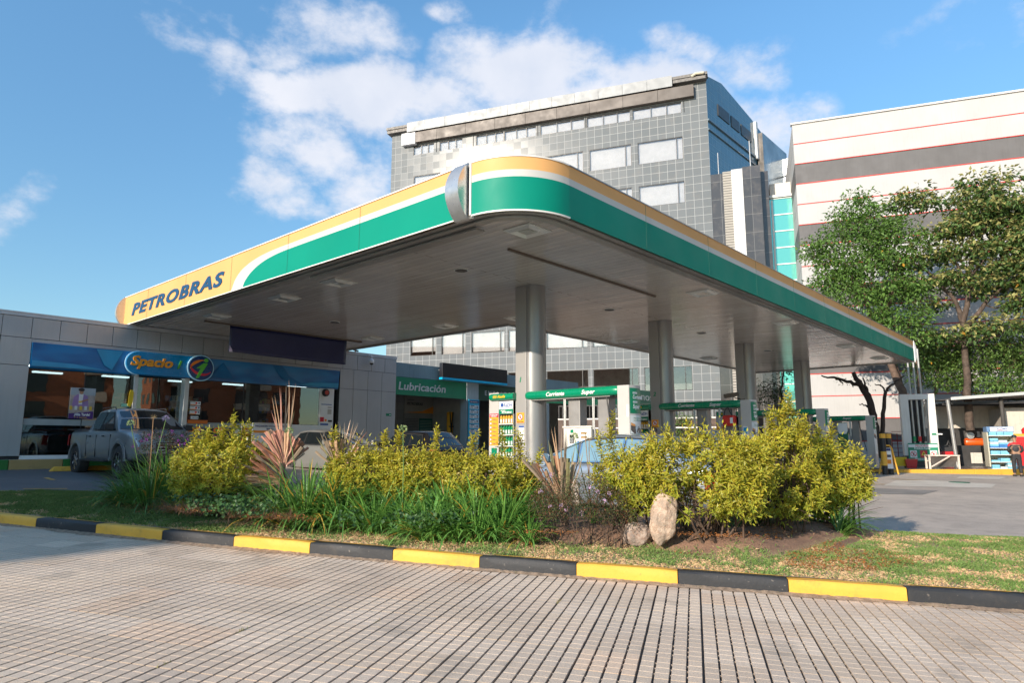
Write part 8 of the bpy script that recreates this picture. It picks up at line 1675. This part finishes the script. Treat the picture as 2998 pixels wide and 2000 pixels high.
ground_mass('ivy_ground_cover', 'dark ivy creeping over the soil below the yellow shrubs', 'ivy', [(500, 1168, 75, 24), (580, 1165, 60, 30), (630, 1150, 45, 26), (340, 1135, 60, 28), (415, 1140, 40, 26), (800, 1208, 36, 12), (1000, 1205, 120, 8), (1640, 1205, 110, 10), (1840, 1200, 60, 10), (1420, 1195, 40, 12)], 3200, 71, ivy)
def tuft(rs, P):
    n = len(P); az = rs.uniform(0, 2*PI, n); g = rs.uniform(0, 1, (n, 1)); c = (np.array([.045, .10, .03])*(1-g) + np.array([.10, .18, .05])*g)
    return ribbons(P, az, rs.uniform(.9, 1.5, n), rs.uniform(.16, .34, n), np.full(n, .004), rs.uniform(.3, 1.3, n), c, c, 4)
ground_mass('long_grass', 'long dark grass growing among the left plants', 'grass', [(400, 1130, 55, 30), (330, 1150, 50, 20), (440, 1140, 30, 30), (1300, 1180, 60, 16), (1700, 1205, 120, 6)], 2600, 72, tuft)
def litter(rs, P):
    n = len(P); P = P + np.stack([np.zeros(n), np.zeros(n), rs.uniform(.003, .03, n)], 1); g = rs.uniform(0, 1, (n, 1)); c = np.array([.45, .17, .04])*g + np.array([.26, .13, .06])*(1-g); L_ = rs.uniform(.018, .042, n)
    return leaves(P, rs.normal(0, 1, (n, 3))*np.array([1, 1, .35]), rs.normal(0, .5, (n, 3)) + np.array([0, 0, 1]), L_, L_*rs.uniform(.2, .6, n), c, c*.8, .5)
ground_mass('dry_litter', 'orange and brown dead leaves scattered over the bare soil', 'dead leaves', [(1600, 1232, 90, 8), (1800, 1230, 110, 12), (1880, 1260, 60, 16), (1700, 1272, 150, 6), (1240, 1235, 120, 14), (620, 1195, 110, 12), (400, 1172, 110, 10), (1480, 1255, 60, 10), (1950, 1290, 160, 25)], 5200, 73, litter)
def roots(rs, P):
    n = len(P); az = rs.uniform(0, 2*PI, n); c = np.array([.24, .13, .08])*rs.uniform(.6, 1.5, (n, 1)); return ribbons(P, az, rs.uniform(-.1, .9, n), rs.uniform(.08, .22, n), np.full(n, .006), rs.uniform(-1., 2.2, n), c, c, 5)
ground_mass('tangled_roots', 'tangle of bare brown roots and stalks under the left plants', 'roots', [(350, 1160, 75, 14), (440, 1172, 50, 8), (600, 1188, 90, 8), (1750, 1195, 130, 16)], 1900, 74, roots)
# stones
def stone(label, cx, cy, rx, ry, seed, col, tilt=0., base=None):
    b = SP(base or (cx, cy + ry)); hd = hdist(b); c, r = pxlobe((cx, cy, rx, ry), hd); rs = np.random.RandomState(seed); import bmesh
    bm = bmesh.new(); bmesh.ops.create_icosphere(bm, subdivisions=5, radius=1.); 
    from mathutils import noise as mn
    for v in bm.verts:
        p = v.co.copy(); f = 1 + .20*(mn.noise(p*1.3 + Vector((seed, 0, 0)))) + .09*mn.noise(p*3.2 + Vector((seed, 3, 0))) + .035*mn.noise(p*9 + Vector((seed, 3, 0))) - .05*abs(mn.noise(Vector((p.x*4, p.y*4, p.z*1.2)) + Vector((seed, 9, 0))))
        q = Vector((max(-.86, min(.86, p.x)), max(-.8, min(.85, p.y)), p.z))*f; v.co = Vector((q.x*r[0]*1.05, q.y*r[0]*.8, q.z*r[2]*1.08))
    bm.transform(Matrix.Rotation(tilt, 4, 'Y')); bm.transform(Matrix.Rotation(AZ - PI/2, 4, 'Z')); bm.transform(Matrix.Translation(tuple(c))); me = bpy.data.meshes.new('garden_stone'); bm.to_mesh(me); bm.free(); me.shade_smooth()
    m, N, L, bs = NT('stone %d' % seed); tc = N.new('ShaderNodeTexCoord').outputs['Object']; n1 = noise(N, L, tc, 9, 8, .7); n2 = noise(N, L, tc, 28, 6, .7)
    cc = mixn(N, L, rng(N, L, n1, .4, .62), col, tuple(x*.62 for x in col)); cr = rng(N, L, mathn(N, L, 'ABSOLUTE', mathn(N, L, 'SUBTRACT', n1, .5)), 0, .018, 1, 0); cc = mixn(N, L, mathn(N, L, 'MULTIPLY', cr, .7), cc, (.30, .12, .06)); L.new(cc, bs.inputs['Base Color']); bs.inputs['Roughness'].default_value = .9
    bn = N.new('ShaderNodeBump'); bn.inputs['Strength'].default_value = .8; bn.inputs['Distance'].default_value = .02; L.new(mathn(N, L, 'ADD', n2, n1), bn.inputs['Height']); L.new(bn.outputs[0], bs.inputs['Normal']); me.materials.append(m)
    tag(link('garden_stone', me), label, 'rock', 'stones in the planting')
stone('upright cream boulder standing under the broad yellow shrub', 1522, 1188, 29, 56, 1, (.58, .44, .33), .12)
stone('low pinkish grey stone lying left of the upright boulder', 1461, 1226, 32, 26, 2, (.42, .33, .27), -.1)
stone('small white stone half hidden behind the low flowering shrub', 1319, 1135, 13, 30, 3, (.62, .54, .46), 0., (1319, 1185))
# ------------------------------------------------------------------ trees
m_barkt = M('grey brown bark', (.085, .06, .045), .9, var=.5, vs=5, bump=.8, bs=12)
m_bark = M('brown bark', (.13, .085, .06), .9, var=.35, vs=4, bump=.8, bs=12); m_barkd = M('dark bark', (.05, .035, .028), .9, var=.35, vs=4, bump=.8, bs=12)
def tree(name, label, hd, trunk, lobes, ncl, nleaf, lsize, seed, cols, tip=None, bark=None, flat=.55, crad=.5, wfac=.5, droop=.2, ground=True):
    rs = np.random.RandomState(seed); bark = bark or m_bark; rt = np.array([math.sin(AZ), -math.cos(AZ), 0]); fwd = np.array([math.cos(AZ), math.sin(AZ), 0])
    b = AT(D(*trunk[0][0][:2]), hd); t = thing(name, label, 'tree', tuple(b)); mb = MB(); nodes = []
    for path in trunk:
        pts = [np.array(AT(D(p[0], p[1]), hd + (p[3] if len(p) > 3 else 0))) for p in path]; rr = [p[2] for p in path]; sp = []; rad = []
        for i in range(len(pts)-1):
            for k in range(4): u = k/4; sp.append(pts[i]*(1-u) + pts[i+1]*u + rs.normal(0, .03, 3)); rad.append(rr[i]*(1-u) + rr[i+1]*u)
        sp.append(pts[-1]); rad.append(rr[-1]); mb.tube([tuple(q) for q in sp], rad, 8); nodes += list(zip(sp, rad))
    mb.build('trunk', bark, t, smooth=60)
    Ls = [pxlobe(l, hd) for l in lobes]; cl = []; wts = np.array([r[0]*r[2] for c, r in Ls]); wts = wts/wts.sum()
    for (c, r), w in zip(Ls, wts):
        n = max(2, int(ncl*w)); u = sphere_dirs(rs, n, -.8)*(rs.uniform(0.25, 1, (n, 1))**.45); cl += [(c + rt*q[0]*r[0] + fwd*q[1]*r[1] + np.array([0, 0, 1])*q[2]*r[2]) for q in u]
    cl = np.array(cl); br = MB(); NP = [n[0] for n in nodes]; NR = [n[1] for n in nodes]
    order = np.argsort([min(np.linalg.norm(c - n) for n in NP) for c in cl]) if len(NP) else []
    for oi in order:
        c = cl[oi]; A = np.array(NP); d = np.linalg.norm(A - c, axis=1) + np.where(A[:, 2] > c[2] + .3, 1.2, 0); j = int(np.argmin(d)); a = A[j]; r0 = min(NR[j]*.62, .05); r0 = max(r0, .014)
        m_ = (a + c)/2 + rs.normal(0, .08, 3) - np.array([0, 0, .08]); br.tube([tuple(a), tuple(m_), tuple(c)], [r0, r0*.75, r0*.5], 5, caps=False); NP += [m_, c]; NR += [r0*.75, r0*.55]
    if len(cl) > 20: br.build('branches', bark, t, smooth=60)
    n = len(cl)*nleaf; ci = np.repeat(np.arange(len(cl)), nleaf); off = rs.normal(0, 1, (n, 3)); off = off/np.maximum(1, np.linalg.norm(off, axis=1, keepdims=True)*.8); off[:, 2] *= flat; csz = rs.uniform(.65, 1.25, len(cl))*crad
    P = cl[ci] + off*csz[ci][:, None]; A = off + rs.normal(0, .5, (n, 3)); A[:, 2] -= droop; U = rs.normal(0, .45, (n, 3)) + np.array([0, 0, 1.]); g = rs.uniform(0, 1, (n, 1)); hfac = np.clip(off[:, 2:3]/flat*.5 + .5, 0, 1); tone = rs.uniform(.75, 1.2, len(cl))[ci][:, None]
    c = (np.array(cols[0])*(1-g) + np.array(cols[1])*g)*tone
    if tip is not None: m_ = (hfac + rs.normal(0, .2, (n, 1)) > .62); c = np.where(m_, np.array(tip)*rs.uniform(.8, 1.2, (n, 1)), c)
    sp_ = rs.uniform(0, 1, (n, 1)) > .9985; c = np.where(sp_, np.array([.55, .28, .03]), c)
    Ln = lsize*rs.uniform(.65, 1.25, n); V, F, C = leaves(P, A, U, Ln, Ln*wfac, c, c*.9, .3, .15); npmesh('crown', V, F, C, m_tl, t); return t
tree('tall_green_tree', 'tall dense green tree left of the lighter one, rising behind the canopy end', 40.5, [[(2080, 960, .22), (2070, 900, .20), (2040, 830, .17), (2010, 760, .14), (1985, 690, .10), (1970, 600, .06)], [(2010, 760, .12), (2050, 680, .08), (2060, 600, .05)], [(1985, 690, .08), (1930, 640, .05), (1900, 590, .03)], [(2000, 730, .08), (1950, 720, .05), (1890, 690, .03)], [(2040, 830, .1), (2080, 770, .07), (2090, 720, .04)]],
    [(1975, 480, 40, 38), (1930, 520, 38, 30), (2000, 520, 60, 40), (1960, 580, 85, 50), (2050, 560, 60, 55), (1900, 575, 50, 32), (1910, 630, 55, 40), (2020, 640, 85, 55), (1955, 690, 70, 42), (2060, 700, 65, 50), (2075, 765, 55, 40), (2020, 745, 45, 28), (1885, 655, 35, 22)], 640, 30, .21, 81, [(.08, .17, .035), (.17, .30, .06)], None, None, .6, .42, .5)
tree('broad_pale_tree', 'spreading tree with layered olive and yellowish leaf clusters at the right edge', 42, [[(2225, 990, .2), (2222, 900, .18), (2215, 800, .15), (2212, 740, .14), (2190, 690, .10), (2150, 640, .08), (2110, 610, .05)], [(2212, 740, .15), (2225, 660, .11), (2230, 560, .07), (2235, 470, .04)], [(2215, 760, .14), (2260, 700, .1), (2300, 660, .07), (2345, 640, .04)], [(2225, 660, .08), (2180, 580, .05), (2150, 520, .035)], [(2225, 640, .08), (2280, 570, .05), (2320, 520, .03)], [(2215, 790, .1), (2160, 770, .06), (2120, 760, .04)], [(2215, 790, .1), (2290, 770, .06), (2350, 740, .04)]],
    [(2270, 410, 45, 16), (2300, 440, 38, 16), (2100, 450, 34, 16), (2075, 470, 30, 14), (2130, 465, 30, 14), (2225, 460, 48, 20), (2270, 480, 55, 20), (2320, 490, 50, 20), (2200, 515, 50, 20), (2140, 540, 45, 16), (2265, 530, 60, 20), (2330, 545, 45, 22), (2200, 575, 50, 18), (2290, 590, 60, 20), (2130, 590, 50, 18), (2070, 610, 42, 14), (2240, 625, 60, 16), (2340, 620, 40, 20), (2180, 650, 55, 14), (2110, 650, 45, 14), (2300, 660, 55, 16), (2160, 775, 45, 18), (2230, 770, 45, 16), (2300, 750, 55, 18), (2350, 700, 40, 20), (2130, 700, 30, 12), (2390, 520, 50, 80), (2395, 640, 50, 60)], 560, 34, .27, 82, [(.065, .13, .035), (.12, .20, .05)], (.38, .36, .13), m_barkt, .38, .55, .55, .35)
tree('bare_dark_tree', 'dark leaning leafless tree trunk under the far end of the canopy', 38.5, [[(2012, 1050, .2), (2008, 980, .19), (2000, 930, .17), (1975, 885, .14), (1958, 855, .10)], [(1975, 885, .12), (1945, 875, .08), (1915, 868, .06), (1885, 862, .03)], [(2000, 930, .12), (1992, 900, .08), (1985, 880, .05), (1980, 868, .03)], [(1915, 868, .05), (1935, 880, .03)], [(2000, 940, .06), (1985, 930, .04), (1972, 928, .02)], [(2025, 1050, .12), (2027, 950, .10), (2032, 900, .08), (2050, 880, .05), (2075, 862, .03)], [(2032, 900, .05), (2020, 885, .035), (2008, 882, .02)]], [(1945, 872, 10, 3), (1990, 880, 8, 3)], 6, 10, .12, 83, [(.05, .1, .03), (.08, .14, .04)], None, m_barkd)
tree('slim_trunk_tree', 'slim brown tree trunk leaning left beside the vent pipes', 41.5, [[(2085, 960, .16), (2075, 905, .15), (2062, 865, .13), (2048, 810, .10)], [(2110, 940, .14), (2108, 880, .12), (2105, 820, .1), (2100, 760, .08)]], [(2115, 830, 20, 22), (2105, 870, 16, 18)], 16, 26, .17, 84, [(.05, .12, .03), (.11, .2, .04)])
tree('wall_creeper', 'pale green creeper and young trees spreading over the white wall above the shed', 43.5, [[(2140, 920, .05), (2150, 870, .04), (2160, 820, .03)], [(2210, 910, .06), (2230, 860, .04), (2260, 820, .03)], [(2300, 900, .05), (2310, 850, .04), (2330, 800, .03)]],
    [(2150, 815, 38, 24), (2130, 850, 28, 24), (2170, 870, 40, 20), (2230, 850, 45, 22), (2290, 830, 50, 26), (2340, 850, 40, 24), (2260, 885, 50, 16), (2200, 890, 40, 14), (2330, 890, 40, 16), (2180, 830, 30, 20), (2120, 800, 26, 30), (2250, 800, 60, 20), (2330, 800, 50, 24)], 420, 26, .19, 85, [(.08, .16, .035), (.17, .27, .06)], None, None, .6, .45, .5)
tree('dark_hanging_tree', 'dark sparse tree with hanging twigs behind column 4', 38.5, [[(1790, 1010, .10), (1792, 950, .08), (1795, 880, .05), (1800, 840, .03)], [(1795, 890, .03), (1770, 880, .02), (1752, 890, .015)], [(1798, 850, .03), (1815, 845, .02), (1830, 860, .012), (1822, 900, .01)]], [(1765, 885, 22, 12), (1780, 905, 20, 16), (1760, 910, 14, 14), (1800, 850, 16, 10), (1815, 865, 12, 12), (1790, 930, 14, 10)], 40, 20, .15, 86, [(.03, .06, .02), (.06, .11, .03)], None, m_barkd)
# boundary wall, bar fence and creeper behind the second island
fb = Fr(1960, 36., GZ(20)); fb.M.translation = fb.o
def bx2(px, py): return fb.px2(px, py)
xa = bx2(*z4(1100, 700))[0]; xb = bx2(*z4(1700, 700))[0] + 1.5; z1_, z2_, z3_ = bx2(*z4(1400, 625))[1], bx2(*z4(1400, 705))[1], bx2(*z4(1400, 790))[1]
t = thing('boundary_wall', 'low brown wall topped by dark upright bars behind the second fuel island', 'wall', tuple(fb.o)); mb = MB(); mb.box(xa - 6, xb, .5, .7, 0, z2_); fmesh(fb, mb, 'wall', M('brown boundary wall', (.12, .085, .07), .8, var=.2), t)
mb = MB(); mb.box(xa - 6, xb, .48, .72, z2_ + .002, z2_ + .08); fmesh(fb, mb, 'coping', M('pale coping', (.65, .63, .6), .6), t)
mb = MB(); x = xa - 6
while x < xb: mb.box(x, x + .05, .58, .63, z2_ + .082, z1_ + .3); x += .22
mb.box(xa - 6, xb, .575, .635, z1_ + .301, z1_ + .36); fmesh(fb, mb, 'bars', m_blk, t)
t = thing('mesh_fence', 'chain-link fence with a white top rail, creeper growing through it', 'fence', tuple(fb.o)); mb = MB(); mb.box(xa - 5, xb, -.05, .0, z3_ - .03, z3_ + .03); fmesh(fb, mb, 'top_rail', m_wht, t); mb = MB(); x = xa - 5; k = 0; dz_ = z3_ - .03
n_ = int((xb - xa + 5)/.16)
for k in range(n_):
    x = xa - 5 + k*.16; mb.tube([fb.M @ Vector((x, -.02, .0)), fb.M @ Vector((x + dz_*.8, -.02, dz_))], .007, 3, caps=False); mb.tube([fb.M @ Vector((x, -.025, dz_)), fb.M @ Vector((x + dz_*.8, -.025, 0))], .007, 3, caps=False)
mb.build('wire_mesh', M('galvanised wire', (.30, .29, .27), .5, .3), t)
tree('fence_creeper', 'bright green creeper climbing the chain-link fence behind column 2', 36.3, [[(1560, 1040, .03), (1562, 1000, .02), (1558, 965, .015)], [(1610, 1030, .02), (1612, 985, .015), (1610, 955, .01)]], [(1560, 965, 18, 16), (1558, 1000, 18, 22), (1572, 1030, 14, 14), (1612, 962, 10, 10)], 60, 26, .10, 87, [(.08, .18, .03), (.16, .28, .05)], None, None, .9, .25)
